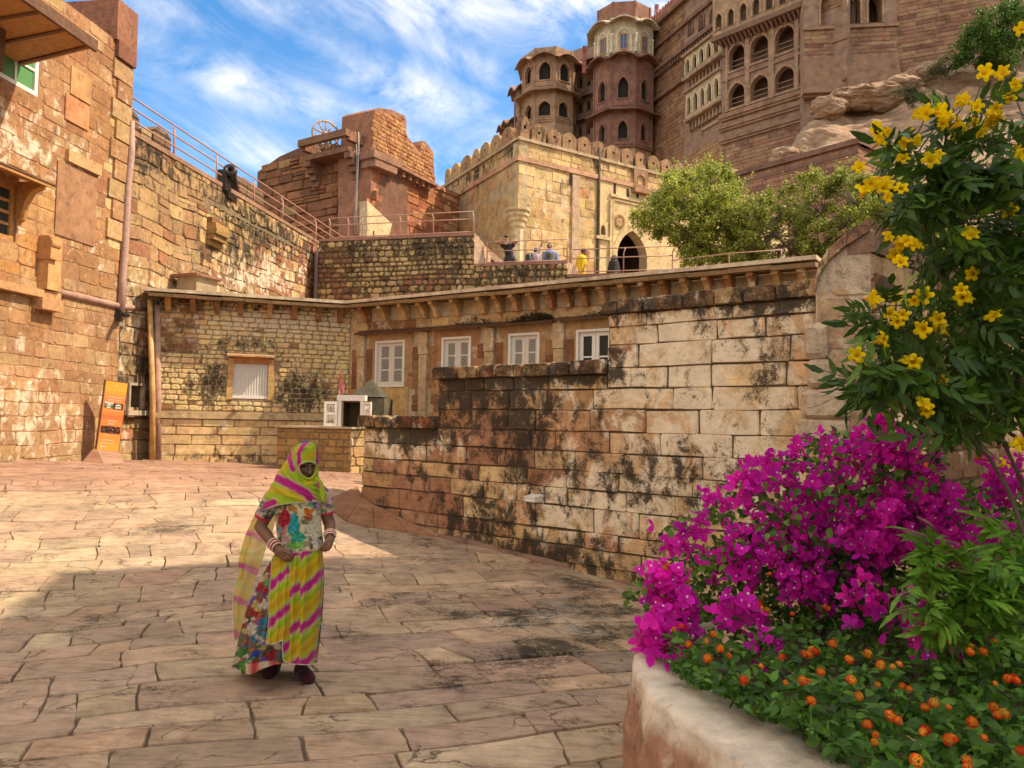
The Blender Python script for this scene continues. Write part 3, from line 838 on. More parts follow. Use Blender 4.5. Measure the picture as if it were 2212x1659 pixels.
# deep eave at the top left: sloping stone slab on its underside joists
c1 = PLW.uv(203, 103, 2.0); zS = c1[1]
uo = c1[0]
mb = MB((.42, .22, .08), .25, .1)
S0, S1 = PLW.p(uL - 1, zS + .02, 0), PLW.p(uo + .60, zS + .02, 0)
Q0, Q1 = PLW.p(uL - 1, zS, 2.0), PLW.p(uo, zS, 2.0)
up_ = Vector((0, 0, .10))
mb.hexa([Q0, Q1, S1, S0, Q0 + up_, Q1 + up_, S1 + up_, S0 + up_]); eave = mb.build('eave', M['ochre_wood'], lb)
mb = MB(); mb.hexa([PLW.p(uL - 1, zS - .07, 1.99), PLW.p(uo + .03, zS - .07, 1.99), PLW.p(uo + .03, zS - .07, 2.06), PLW.p(uL - 1, zS - .07, 2.06),
     PLW.p(uL - 1, zS + .14, 1.99), PLW.p(uo + .03, zS + .14, 1.99), PLW.p(uo + .03, zS + .14, 2.06), PLW.p(uL - 1, zS + .14, 2.06)]); mb.build('fascia', M['wood'], eave)
for k in range(7):
 f0 = uo - .1 - k * .62; f1 = uo + .45 - k * .75
 mb = MB(); a, b = PLW.p(f1, zS - .015, .03), PLW.p(f0, zS - .03, 1.95)
 w2 = PLW.U * .035
 mb.hexa([a - w2, a + w2, b + w2, b - w2, a - w2 + Vector((0, 0, .04)), a + w2 + Vector((0, 0, .04)), b + w2 + Vector((0, 0, .04)), b - w2 + Vector((0, 0, .04))]); mb.build('joist', M['wood'], eave)
mb = MB(); bu = PLW.uv(6, 90, .7)[0]; mb.pbox(PLW, bu - .35, bu - .05, zS - .75, zS + .22, 0, .8); mb.build('bracket', M['wood'], lb)
# small eave over the lower window with its bracket
d_h = .75; hA = PLW.uv(121, 410, d_h); hu0, hu1 = uL - 1, hA[0]; zH = hA[1]
mb = MB((.45, .24, .09), .2, .1)
mb.hexa([PLW.p(hu0, zH, d_h), PLW.p(hu1, zH, d_h), PLW.p(hu1 - .12, zH + .22, 0), PLW.p(hu0, zH + .22, 0), PLW.p(hu0, zH + .06, d_h), PLW.p(hu1, zH + .06, d_h), PLW.p(hu1 - .12, zH + .28, 0), PLW.p(hu0, zH + .28, 0)])
ev = mb.build('eave', M['ochre_wood'], lb)
mb = MB(); mb.hexa([PLW.p(hu0, zH + .061, d_h + .02), PLW.p(hu1 + .02, zH + .061, d_h + .02), PLW.p(hu1 - .1, zH + .281, 0), PLW.p(hu0, zH + .281, 0), PLW.p(hu0, zH + .09, d_h + .02), PLW.p(hu1 + .02, zH + .09, d_h + .02), PLW.p(hu1 - .1, zH + .31, 0), PLW.p(hu0, zH + .31, 0)])
mb.build('eave_top', M['wood'], ev)
bu0 = PLW.uv(62, 430, .2)[0]
prof = [(0, 0), (.55, .0), (.5, -.12), (.30, -.2), (.17, -.42), (.10, -.75), (0, -.8)]
mb = MB(); k0 = mb.vs([PLW.p(bu0 - .08, zH + .14 + b, a) for a, b in prof] + [PLW.p(bu0 + .08, zH + .14 + b, a) for a, b in prof]); n_ = len(prof)
mb.face([k0 + i for i in range(n_)]); mb.face([k0 + n_ + i for i in reversed(range(n_))])
for i in range(n_): mb.face([k0 + i, k0 + n_ + i, k0 + n_ + (i + 1) % n_, k0 + (i + 1) % n_])
recalc(mb.build('bracket', M['ochre_wood'], lb))
# pilaster with its curl and the ledge below
pu = PLW.uv(97, 560)[0]; pw0, pw1 = PLW.uv(97, 628)[1], PLW.uv(97, 512)[1]
mb = MB((.55, .30, .13), .05, .2); mb.pbox(PLW, pu - .19, pu + .19, pw0, pw1, 0, .24); mb.build('pilaster', M['plaster'], lb)
mb = MB((.50, .26, .11), .1); mb.pbox(PLW, pu - .235, pu + .0, pw1 - .5, pw1 - .05, .0, .32); mb.tube([PLW.p(pu - .24, pw1 - .18, .26), PLW.p(pu + .02, pw1 - .18, .26)], .10, 10); mb.build('pilaster_scroll', M['plaster'], lb)
lw0 = PLW.uv(60, 622)[1]
mb = MB((.50, .28, .13), .25, .3); mb.pbox(PLW, uL, pu + .30, lw0 - .16, lw0, -.05, .18); mb.pbox(PLW, pu - .3, pu + .3, lw0 - .40, lw0 - .161, -.05, .24); mb.build('ledge', M['stone'], lb)
# ------------------------------------------------------------------ low building: plain half, half with windows
def isect(p, q):
 """corner of two upright planes"""
 d = p.U.x * (-q.U.y) + q.U.x * p.U.y
 r_ = q.O - p.O
 s_ = (r_.x * (-q.U.y) + q.U.x * r_.y) / d
 return p.O + p.U * s_
CC = isect(PCB, PFB)
uc_a = (CC - PCB.O).dot(PCB.U); uc_b = (CC - PFB.O).dot(PFB.U)
EZ = 4.75
cb = thing('low_building', 'low stone building with bracketed eave and a white shuttered window, beside the orange sign', 'building', CC)
sh = rect(PCB, 505, 782, 578, 858)
mb = MB((.30, .22, .13), .2, .3); mb.prism(PCB, rq(.25, uc_a, .2, EZ - .1), -.6, 0, [rq(*sh)]); mb.build('wall_core', M['rough'], cb)
wmold = PCB.uv(500, 897)[1]
def cb_tint(X, Y, r):
 if Y > 895: return up(pickc(r, (5, (.50, .39, .25)), (2, (.46, .36, .23)), (1, PALE)), 1.25)
 if X < 430 and Y < 760: return pickc(r, (3, CREAM), (2, (.24, .13, .08)), (1, BROWN))
 return up(pickc(r, (5, (.47, .37, .23)), (3, (.50, .40, .27)), (.2, BROWN)), 1.45)
def cb_attr(X, Y):
 st = .37 + .5 * blob(X, Y, 455, 830, 55, 60) + .55 * blob(X, Y, 655, 850, 70, 55) + .35 * blob(X, Y, 545, 745, 110, 22) + .25 * blob(X, Y, 350, 760, 25, 120) + .35 * blob(X, Y, 500, 992, 140, 18) + .3 * (Y < 672)
 li = .46 + .45 * blob(X, Y, 560, 690, 130, 32) + .3 * blob(X, Y, 720, 720, 40, 60)
 return st, li
low = courses(rq(.25, uc_a, .3, wmold - .12), (.20, .34), (.45, 1.15), gap=.016, jit=.012, rnd_c=.06, seed=31)
lay(cb, PCB, low, M['ashlar'], cb_tint, cb_attr, d1=(.03, .05), bev=.012, rough=.012, nmax=60, seed=32)
hole2 = (sh[0] - .12, sh[1] + .12, sh[2] - .06, sh[3] + .2)
upp = courses(rq(.25, uc_a - .02, wmold + .1, EZ - .05), (.105, .16), (.17, .36), gap=.022, jit=.018, rnd_c=.28, holes=[hole2], seed=33, wav=.03)
lay(cb, PCB, upp, M['rough'], cb_tint, cb_attr, d1=(.008, .032), bev=.016, rough=.03, nmax=235, seed=34, minpx=10)
mb = MB((.47, .35, .2), .3, .3); mb.pbox(PCB, .2, uc_a, wmold - .10, wmold + .03, -.05, .09); mb.pbox(PCB, .2, uc_a, wmold + .031, wmold + .09, -.05, .055); mb.build('string_course', M['ashlar'], cb)
# window surround, hood and corrugated shutter
u0, u1, w0, w1 = sh
for k, (a, b, c, d) in enumerate(((u0 - .15, u0, w0 - .08, w1 * .5 + w0 * .5), (u0 - .13, u0, w1 * .5 + w0 * .5 + .005, w1 + .1), (u1, u1 + .16, w0 - .08, w0 * .4 + w1 * .6), (u1, u1 + .14, w0 * .4 + w1 * .6 + .005, w1 + .1))):
 mb = MB(pickc(rnd, (1, (.50, .36, .2)), (1, PALE)), .1, .4); mb.pbox(PCB, a, b, c, d, -.15, .045); mb.build('jamb_stone', M['stone'], cb)
mb = MB((.46, .22, .09), .1, .1); mb.pbox(PCB, u0, u1, w1 - .02, w1 + .15, -.1, .03); mb.build('lintel', M['plaster'], cb)
mb = MB((.44, .26, .14), .2, .4); mb.hexa([PCB.p(u0 - .17, w1 + .13, .28), PCB.p(u1 + .13, w1 + .13, .28), PCB.p(u1 + .13, w1 + .19, 0), PCB.p(u0 - .17, w1 + .19, 0), PCB.p(u0 - .17, w1 + .17, .28), PCB.p(u1 + .13, w1 + .17, .28), PCB.p(u1 + .13, w1 + .25, 0), PCB.p(u0 - .17, w1 + .25, 0)]); mb.build('hood', M['stone'], cb)
mb = MB(); n = 26
for k in range(n):
 a = u0 + (u1 - u0) * k / n; b = u0 + (u1 - u0) * (k + 1) / n
 d = -.085 if k % 2 else -.03
 mb.pbox(PCB, a, b, w0 + .02, w1 - .025, -.1, d)
shu = mb.build('shutter', M['white'], cb)
mb = MB(); mb.pbox(PCB, u0, u1, w0 - .05, w0 + .025, -.1, .01); mb.build('sill', M['white'], shu)
pp = PCB.p(*PCB.uv(511, 886)); mb = MB((.5, .38, .22)); mb.tube([pp, pp + PCB.N * .25 + Vector((0, 0, .06))], .06, 10); mb.build('drain_stub', M['plaster'], cb)
# eave slab following both halves, corbels below it
def eave_run(parent, pl, a, b, ov, mat, nseg, tn, seed):
 r = random.Random(seed)
 for i in range(nseg):
  p0, p1 = a + (b - a) * i / nseg, a + (b - a) * (i + 1) / nseg
  mb = MB(pickc(r, (1, tn)), .25, .25); dz = r.uniform(-.012, .012)
  mb.hexa([pl.p(p0 + .004, EZ - .10 + dz, ov), pl.p(p1 - .004, EZ - .10 + dz, ov), pl.p(p1 - .004, EZ - .03, -.2), pl.p(p0 + .004, EZ - .03, -.2),
    pl.p(p0 + .004, EZ - .02 + dz, ov + .015), pl.p(p1 - .004, EZ - .02 + dz, ov + .015), pl.p(p1 - .004, EZ + .05, -.2), pl.p(p0 + .004, EZ + .05, -.2)])
  mb.build('eave_slab', mat, parent)
def corbel(parent, pl, u, ztop, reach, wid, drop, tn, mat, st=.2, li=.4):
 prof = [(0, 0), (reach, 0), (reach, -drop * .22), (reach * .80, -drop * .30), (reach * .62, -drop * .48), (reach * .52, -drop * .74), (reach * .42, -drop), (0, -drop)]
 mb = MB(tn, st, li); n_ = len(prof)
 k0 = mb.vs([pl.p(u - wid / 2, ztop + b, a) for a, b in prof] + [pl.p(u + wid / 2, ztop + b, a) for a, b in prof])
 mb.face([k0 + i for i in range(n_)]); mb.face([k0 + n_ + i for i in reversed(range(n_))])
 for i in range(n_): mb.face([k0 + i, k0 + n_ + i, k0 + n_ + (i + 1) % n_, k0 + (i + 1) % n_])
 return recalc(mb.build('corbel', mat, parent))
OV = .52
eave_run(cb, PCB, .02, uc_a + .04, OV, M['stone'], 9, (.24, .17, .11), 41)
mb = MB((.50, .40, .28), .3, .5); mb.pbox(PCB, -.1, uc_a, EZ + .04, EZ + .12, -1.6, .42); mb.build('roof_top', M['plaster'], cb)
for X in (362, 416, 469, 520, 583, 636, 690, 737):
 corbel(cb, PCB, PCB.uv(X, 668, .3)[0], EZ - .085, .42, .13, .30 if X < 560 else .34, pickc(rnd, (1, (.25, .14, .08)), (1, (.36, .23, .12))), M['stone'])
# plastered chimney box on the roof, against the tall wall
vb = thing('roof_vent', 'square plastered vent box with a flat stone cap on the low roof', 'vent', PCB.p(1, EZ))
q = P(409, 620, 20.6); ang_ = radians(-22); R_ = Matrix.Rotation(ang_, 3, 'Z')
mb = MB((.33, .25, .16), .25, .2); mb.box((q.x, q.y + .5, EZ + .36), (.66, .75, .62), R_); mb.build('vent_body', M['plaster'], vb)
mb = MB((.26, .13, .08), .3, .1); mb.box((q.x, q.y + .5, EZ + .70), (.90, .98, .07), R_); mb.build('cap_slab', M['stone'], vb)
# ---- half with the windows
fb = thing('window_building', 'ochre building with four white mesh windows under a row of curved brackets', 'building', PFB.p(3, .4))
uEnd = PFB.uv(1775, 600)[0]
WN = []
for (x0, x1, yt, yb) in ((813, 876, 739, 835), (956, 1019, 729, 825), (1100, 1167, 719, 815), (1246, 1325, 706, 800)):
 a = PFB.uv(x0, yt); b = PFB.uv(x1, yt)
 WN.append([a[0], b[0], 0, (a[1] + b[1]) / 2])
wt = sum(w[3] for w in WN) / 4; wb = PFB.uv(842, 836)[1]
for w in WN: w[2] = wb; w[3] = wt
mb = MB((.48, .36, .22), .34, .50); mb.prism(PFB, rq(uc_b + .002, uEnd, .2, EZ - .1), -.6, 0, [rq(*w) for w in WN]); mb.build('wall_core', M['plaster'], fb)
def mesh_window(r, cols, rows, mesh=True):
 u0, u1, w0, w1 = r
 mb = MB(); frame_box(mb, PFB, u0, u1, w0, w1, .055, -.1, .035)
 win = mb.build('window', M['white'], fb)
 mb = MB(); iu0, iu1 = u0 + .06, u1 - .06; iw0, iw1 = w0 + .06, w1 - .06
 um = (iu0 + iu1) / 2
 for (a, b) in ((iu0, um - .004), (um + .004, iu1)):
  frame_box(mb, PFB, a, b, iw0, iw1, .085, -.09, -.045)
  bars(mb, PFB, a + .085, b - .085, iw0 + .085, iw1 - .085, 1, rows, .035, -.085, -.05)
 mb.build('casement', M['white'], win)
 for (a, b) in ((iu0 + .085, um - .09), (um + .09, iu1 - .085)):
  for k in range(rows):
   h = (iw1 - iw0 - .17) / rows
   pb = MB(); pb.pbox(PFB, a, b, iw0 + .085 + h * k, iw0 + .085 + h * (k + 1), -.083, -.073); pb.build('pane', M['pane'], win)
 if mesh:      # diamond wire mesh in front of the glass
  mb = MB(); st = .05; n = int(((u1 - u0) + (w1 - w0)) / st) + 2; th = .004
  U0, U1, W0_, W1_ = u0 + .055, u1 - .055, w0 + .055, w1 - .055
  for s in (1, -1):
   for k in range(-n, n):
    c = k * st
    pts = []
    for i in range(2):
     pass
    # line w = W0 + 1.6*s*(u-U0) + 1.6*c
    a = []
    for u in (U0, U1):
     w = W0_ + 1.6 * s * (u - U0) + 1.6 * c
     a.append((u, w))
    (ua, wa_), (ub, wb_) = a
    lo, hi = (W0_, W1_)
    t0, t1 = 0., 1.
    dw_ = wb_ - wa_
    ta, tb = (lo - wa_) / dw_, (hi - wa_) / dw_
    if ta > tb: ta, tb = tb, ta
    t0, t1 = max(t0, ta), min(t1, tb)
    if t1 - t0 < .03: continue
    p0 = (ua + (ub - ua) * t0, wa_ + dw_ * t0); p1 = (ua + (ub - ua) * t1, wa_ + dw_ * t1)
    nx_, ny_ = th * .8, th * .5
    b0 = mb.vs([PFB.p(p0[0] - nx_, p0[1] + s * ny_, -.02), PFB.p(p0[0] + nx_, p0[1] - s * ny_, -.02), PFB.p(p1[0] + nx_, p1[1] - s * ny_, -.02), PFB.p(p1[0] - nx_, p1[1] + s * ny_, -.02)])
    mb.face([b0, b0 + 1, b0 + 2, b0 + 3])
  mb.build('wire_mesh', M['white'], win)
 return win
for k, w in enumerate(WN): mesh_window(w, 2, 3 if k < 3 else 2, mesh=k < 3)
def fb_attr(X, Y):
 return .36 + .35 * blob(X, Y, 1140, 688, 160, 10) + .25 * blob(X, Y, 1400, 670, 140, 40), .40
# pilasters between the windows: base, shaft, capital
for X in (783, 917, 1059, 1209):
 u = PFB.uv(X, 800)[0]; wz = PFB.uv(X, 728)[1]
 tn = (.50, .36, .21)
 zb_ = .9 if X < 1000 else .5
 mb = MB(tn, .12, .5); mb.pbox(PFB, u - .14, u + .14, wt + .02 - .42, wt + .16, -.05, .11); mb.build('capital', M['stone'], fb)
 mb = MB(tn, .12, .45); mb.hexa([PFB.p(u - .10, zb_, .09), PFB.p(u + .10, zb_, .09), PFB.p(u + .10, zb_, 0), PFB.p(u - .10, zb_, 0), PFB.p(u - .13, wt - .41, .09), PFB.p(u + .13, wt - .41, .09), PFB.p(u + .13, wt - .41, 0), PFB.p(u - .13, wt - .41, 0)]); mb.build('pilaster', M['stone'], fb)
 for sgn in (-1, 1):       # red stone strips beside each pilaster with patches of old plaster
  for j, (a, b, c, d) in enumerate(((.16, .37, wt - 1.25, wt - .55), (.16, .37, wt - .54, wt - .2))):
   if X == 783 and sgn < 0 and j == 0: pass
   mb = MB(pickc(rnd, (3, (.21, .11, .07)), (1, (.28, .16, .10))), .15, .30)
   ua, ub = sorted((u + sgn * a, u + sgn * b)); mb.pbox(PFB, ua, ub, c, d, -.02, .03); mb.build('red_panel', M['stone'], fb)
# stone courses below and between the windows
r5 = random.Random(55)
hl = [(w[0] - .03, w[1] + .03, w[2] - .06, w[3] + .05) for w in WN] + [(PFB.uv(790, 860)[0], PFB.uv(884, 860)[0], .2, wb - .02)]
for X in (783, 917, 1059, 1209):
 u = PFB.uv(X, 800)[0]; hl.append((u - .16, u + .16, .0, wt + .16))
cs = courses(rq(uc_b + .03, uEnd, .3, wb + .35), (.16, .28), (.24, .5), gap=.018, jit=.015, rnd_c=.12, holes=hl, seed=57)
lay(fb, PFB, cs, M['stone'], lambda X, Y, r: pickc(r, (3, (.23, .12, .08)), (2, (.36, .23, .13)), (1, CREAM)) if X > 780 else pickc(r, (3, CREAM), (2, OCHRE)), lambda X, Y: (.2, .36), d1=(.012, .028), bev=.012, rough=.02, nmax=120, seed=58, minpx=8)
# ochre plaster below the first window
mb = MB((.52, .35, .15), .12, .2); mb.pbox(PFB, PFB.uv(792, 860)[0], PFB.uv(882, 860)[0], .3, wb - .03, -.02, .03); mb.build('plaster_panel', M['plaster'], fb)
# orange plaster fields round each window
for k, w in enumerate(WN):
 mb = MB((.40, .255, .13) if k != 1 else (.33, .18, .095), .30, .46)
 mb.prism(PFB, rq(w[0] - .26, w[1] + .26, w[2] - .05, w[3] + .20), -.02, .016, [rq(*w)]); mb.build('window_surround', M['plaster'], fb)
# thin dark drip stones over the windows
for (x0, x1, y0, y1) in ((766, 905, 723, 718), (907, 1193, 716, 693), (1199, 1320, 697, 686)):
 a, b = PFB.uv(x0, y0, .2), PFB.uv(x1, y1, .2); z_ = wt + .22 + (.03 if x0 > 1000 else 0)
 mb = MB((.12, .06, .035), .35, .0); mb.hexa([PFB.p(a[0], z_ - .05, .24), PFB.p(b[0], z_ - .05, .24), PFB.p(b[0], z_, 0), PFB.p(a[0], z_, 0), PFB.p(a[0], z_ - .012, .25), PFB.p(b[0], z_ - .012, .25), PFB.p(b[0], z_ + .07, 0), PFB.p(a[0], z_ + .07, 0)]); mb.build('drip_stone', M['ashlar'], fb)
# frieze stones above the drip stones
cs = courses(rq(uc_b + .05, uEnd, wt + .29, EZ - .43), (.2, .3), (.5, 1.1), gap=.015, jit=.012, rnd_c=.08, seed=60)
lay(fb, PFB, cs, M['stone'], lambda X, Y, r: pickc(r, (3, (.45, .34, .21)), (1.4, (.26, .14, .09)), (2, (.50, .38, .23))), lambda X, Y: (.38 + .3 * blob(X, Y, 1150, 690, 130, 14), .5), d1=(.02, .04), bev=.012, rough=.015, nmax=60, seed=61)
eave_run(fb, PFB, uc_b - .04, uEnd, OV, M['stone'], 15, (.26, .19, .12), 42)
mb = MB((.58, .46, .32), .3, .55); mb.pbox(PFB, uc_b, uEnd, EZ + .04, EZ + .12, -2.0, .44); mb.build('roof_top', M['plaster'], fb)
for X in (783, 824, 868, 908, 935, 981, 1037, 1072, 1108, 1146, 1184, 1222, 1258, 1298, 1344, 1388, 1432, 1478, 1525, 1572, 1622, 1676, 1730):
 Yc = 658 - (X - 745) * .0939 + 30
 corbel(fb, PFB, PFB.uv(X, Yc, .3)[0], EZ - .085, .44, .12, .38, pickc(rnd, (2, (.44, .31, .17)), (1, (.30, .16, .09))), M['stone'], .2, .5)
mo = W(0, 0, 1)
# wooden post and cement strip where the low building meets the tall wall
b0 = _on(PCB, 331, 990); t0 = _on(PCB, 325, 650)
mb = MB(); mb.tube([b0 + PCB.N * .16 + Vector((.0, 0, -.1)), b0 * .6 + t0 * .4 + PCB.N * .16 + Vector((.03, 0, 0)), t0 + PCB.N * .16], [.075, .07, .062], 9)
tag(mb.build('wooden_post', plain('bamboo', (.50, .29, .11), .6, var=.35, scale=5, bump=.2), None), 'tall thin wooden post standing in the corner between the two walls', 'post')
b1 = _on(PCB, 341, 990); t1 = _on(PCB, 340, 660)
mb = MB((.44, .27, .2), .05, .1); mb.tube([b1 + Vector((0, 0, -.1)), b1 * .5 + t1 * .5, t1], [.10, .09, .08], 8); mb.build('corner_mortar', M['plaster'], cb)
# ------------------------------------------------------------------ stone platform with the little shrine
zt = 1.49
kc = P(759, 926, 17.3); kl = P(600, 925, 18.1); kc.z = kl.z = zt
sd_ = PFB.N
KP = Plane(kl, kc); KQ = Plane(kc, kc + Vector((.55, .62, 0)))
ul = (kc - kl).length
kb = thing('stone_platform', 'low masonry platform with flat top standing between the rampart and the low building', 'platform', (kc.x, kc.y, .5))
mb = MB((.27, .2, .12), .35, .2)
fp = [kl, kc, kc + Vector((1.1, 1.25, 0)), kl + Vector((.6, 2.2, 0))]
k0 = mb.vs([(p.x, p.y, .1) for p in fp] + [(p.x, p.y, zt) for p in fp])
for f in ((0, 3, 2, 1), (4, 5, 6, 7), (0, 1, 5, 4), (1, 2, 6, 5), (2, 3, 7, 6), (3, 0, 4, 7)): mb.face([k0 + i for i in f])
mb.build('platform_core', M['rough'], kb)
lay(kb, KP, courses(rq(.0, ul, .3, zt - .03), (.12, .17), (.2, .4), gap=.02, jit=.015, rnd_c=.18, seed=70), M['rough'], lambda X, Y, r: pickc(r, (2, (.30, .21, .11)), (1, (.38, .28, .15))), lambda X, Y: (.42, .22), d1=(.01, .03), bev=.012, rough=.03, nmax=70, seed=71, minpx=8)
lay(kb, KQ, courses(rq(.0, 1.2, .3, zt - .03), (.16, .24), (.25, .45), gap=.02, jit=.015, rnd_c=.18, seed=72), M['rough'], lambda X, Y, r: pickc(r, (2, PALE), (1, CREAM)), lambda X, Y: (.15, .5), d1=(.01, .03), bev=.012, rough=.03, nmax=20, seed=73, minpx=8)
mb = MB((.52, .42, .28), .1, .4)
fp2 = [kl + Vector((-.03, -.05, 0)), kc + Vector((.02, -.06, 0)), kc + Vector((1.12, 1.25, 0)), kl + Vector((.6, 2.2, 0))]
k0 = mb.vs([(p.x, p.y, zt + .001) for p in fp2] + [(p.x, p.y, zt + .04) for p in fp2])
for f in ((0, 3, 2, 1), (4, 5, 6, 7), (0, 1, 5, 4), (1, 2, 6, 5), (2, 3, 7, 6), (3, 0, 4, 7)): mb.face([k0 + i for i in f])
mb.build('platform_top', M['plaster'], kb)
sA, sB = P(731, 924, kc.y + .35), P(786, 926, kc.y + .30)
SP = Plane(sA, sB)
z0, z1 = zt + .04, SP.uv(755, 866)[1]
u0, u1 = SP.uv(731, 900)[0], SP.uv(786, 900)[0]
shr = thing('shrine', 'small shrine with white frame, open barred doors and a grey pyramid roof on the platform', 'shrine', (sA.x, sA.y, z0))
mb = MB(); mb.pbox(SP, u0, u0 + .075, z0, z1, -.12, .05); mb.pbox(SP, u1 - .075, u1, z0, z1, -.12, .05); mb.pbox(SP, u0 - .03, u1 + .03, z1 + .001, z1 + .13, -.14, .06); mb.build('door_frame', M['white'], shr)
mb = MB((.16, .12, .05), .2); d_ = -.75
mb.pbox(SP, u0, u1, z0, z1, d_ - .05, d_); mb.pbox(SP, u0 - .02, u0 + .02, z0, z1, d_, -.121); mb.pbox(SP, u1 - .02, u1 + .02, z0, z1, d_, -.121); mb.pbox(SP, u0 + .021, u1 - .021, z1 - .03, z1, d_ + .002, -.121); mb.build('chamber', M['plaster'], shr)
ub = SP.uv(825, 880)[0]
mb = MB((.11, .10, .065), .50, .05); mb.pbox(SP, u1 + .021, ub, z0, z1 + .08, -1.0, -.2); mb.pbox(SP, u0 - .1, u1 + .02, z1 + .001, z1 + .1, -1.0, -.14); mb.build('shrine_body', M['plaster'], shr)
ua_, ubq, apx = SP.uv(752, 866)[0], SP.uv(822, 866)[0], SP.uv(790, 825)
mb = MB((.085, .08, .055), .50, .05)
k0 = mb.vs([SP.p(ua_, z1 + .101, -.15), SP.p(ubq, z1 + .101, -.15), SP.p(ubq, z1 + .101, -.95), SP.p(ua_, z1 + .101, -.95), SP.p((ua_ + ubq) / 2, apx[1] + .1, -.55)])
for f in ((0, 1, 4), (1, 2, 4), (2, 3, 4), (3, 0, 4), (3, 2, 1, 0)): mb.face([k0 + i for i in f])
mb.build('roof', M['plaster'], shr)
for s_, ue, ang_ in ((-1, u0, 12), (1, u1, 40)):
 wdt = .30; hgt = z1 - z0 - .02
 dv = (SP.U * s_ * cos(radians(ang_)) + SP.N * sin(radians(ang_)))
 DP = Plane(SP.p(ue, 0, .055), SP.p(ue, 0, .055) + dv)
 mb = MB(); frame_box(mb, DP, 0.01, wdt, z0 + .015, z0 + hgt, .06, -.015, .015); mb.pbox(DP, .07, wdt - .06, z0 + hgt * .47, z0 + hgt * .57, -.013, .013)
 dr = mb.build('door_leaf', M['white'], shr)
 mb = MB()
 for k in range(5):
  u = .085 + (wdt - .17) * k / 4
  for a, b in ((z0 + .075, z0 + hgt * .47), (z0 + hgt * .57, z0 + hgt - .06)): mb.tube([DP.p(u, a, 0), DP.p(u, b, 0)], .007, 5)
 mb.build('door_bars', M['white'], dr)
# pink pennant on a thin stick
fq = P(733, 866, sA.y + .4)
fl = thing('pennant', 'faded pink pennant on a thin stick beside the shrine', 'flag', fq)
st0, st1 = P(731, 880, sA.y + .5), P(735, 797, sA.y + .5)
mb = MB(); mb.tube([Vector((st0.x, st0.y, z0)), st1], .012, 6); mb.build('stick', plain('pale_stick', (.45, .3, .22)), fl)
pk = plain('pink_cloth', (.50, .12, .12), .85, var=.3, scale=12)
fpts = [(735, 797), (739, 812), (741, 828), (744, 842), (741, 851), (735, 853), (733, 838), (732, 822), (733, 808)]
mb = MB(); n_ = len(fpts)
k0 = mb.vs([P(x, y, sA.y + .46 + .015 * sin(y * .3)) for x, y in fpts] + [P(x, y, sA.y + .475 + .015 * sin(y * .3)) for x, y in fpts])
mb.face([k0 + i for i in range(n_)]); mb.face([k0 + n_ + i for i in reversed(range(n_))])
for i in range(n_): mb.face([k0 + i, k0 + n_ + i, k0 + n_ + (i + 1) % n_, k0 + (i + 1) % n_])
recalc(mb.build('cloth', pk, fl))
# ------------------------------------------------------------------ rampart on the right (u grows to the left)
ra_ = thing('rampart', 'stepped rampart of large lichen blackened blocks behind the woman', 'wall', B1)
ul_ = PRA.uv(787, 905)[0]; um1 = PRA.uv(948, 795)[0]; um2 = PRA.uv(1315, 650)[0]; ue_ = PRA.uv(1765, 608)[0] - .6
Z1, Z2, Z3 = PRA.uv(870, 899)[1], PRA.uv(1140, 785)[1], 3.12
CH = .17
core = [(ue_, -.6), (ul_ - .01, -.6), (ul_ - .01, Z1 - .02), (um1 - .01, Z1 - .02), (um1 - .01, Z2 - .02), (um2 - .01, Z2 - .02), (um2 - .01, Z3 - .02), (ue_, Z3 - .02)]
mb = MB((.12, .085, .055), .45, .25); mb.prism(PRA, core, -.62, -.004); mb.build('wall_core', M['rough'], ra_)
def ra_red(X, Y):
 return blob(X, Y, 860, 1080, 150, 80) + blob(X, Y, 1080, 960, 100, 60) * .9 + .5 * blob(X, Y, 990, 870, 60, 60) + .8 * blob(X, Y, 1000, 1200, 160, 40)
def ra_tint(X, Y, r):
 if r.random() < ra_red(X, Y) * 1.05: return up(pickc(r, (3, (.225, .13, .10)), (1, (.20, .12, .09)), (1, (.27, .165, .125))), 1.4)
 if X < 1350: return up(pickc(r, (5, (.33, .25, .17)), (1.5, (.30, .19, .13)), (.5, (.24, .13, .09)), (1, (.26, .18, .12))), 1.5)
 return up(pickc(r, (5, (.34, .27, .195)), (3, (.33, .25, .175)), (.6, (.32, .22, .16))), 1.75)
def ra_attr(X, Y):
 st = .52 + .36 * blob(X, Y, 1010, 850, 110, 60) + .38 * blob(X, Y, 1130, 930, 60, 70) + .36 * blob(X, Y, 900, 935, 80, 35) + .30 * blob(X, Y, 1250, 800, 120, 30) + .30 * blob(X, Y, 1560, 655, 200, 22) \
  + .22 * blob(X, Y, 1390, 1030, 280, 60) + .32 * blob(X, Y, 1040, 1130, 80, 60) + .32 * blob(X, Y, 1180, 1200, 130, 35) + .2 * blob(X, Y, 1700, 760, 60, 200) + .26 * blob(X, Y, 1330, 1250, 160, 25)
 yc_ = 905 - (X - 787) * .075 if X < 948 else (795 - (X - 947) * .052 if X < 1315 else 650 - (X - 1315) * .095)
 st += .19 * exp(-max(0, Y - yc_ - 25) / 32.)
 if X > 1350 and Y < 980: st -= .05
 li = .52 + .34 * blob(X, Y, 1480, 760, 190, 130) + .34 * blob(X, Y, 900, 960, 130, 40) + .30 * blob(X, Y, 1260, 1100, 150, 90) + .30 * blob(X, Y, 1560, 980, 200, 120) + .2 * blob(X, Y, 1080, 830, 70, 40) - .40 * min(1, ra_red(X, Y))
 return min(st, .95), max(0, li)
blk = []
for (a, b, z0_, z1_, sd) in ((um1 + .005, ul_, -.45, Z1 - CH, 81), (um2 + .005, um1 - .0, -.45, Z2 - CH, 82), (ue_, um2, -.45, Z3 - CH, 83)):
 pass
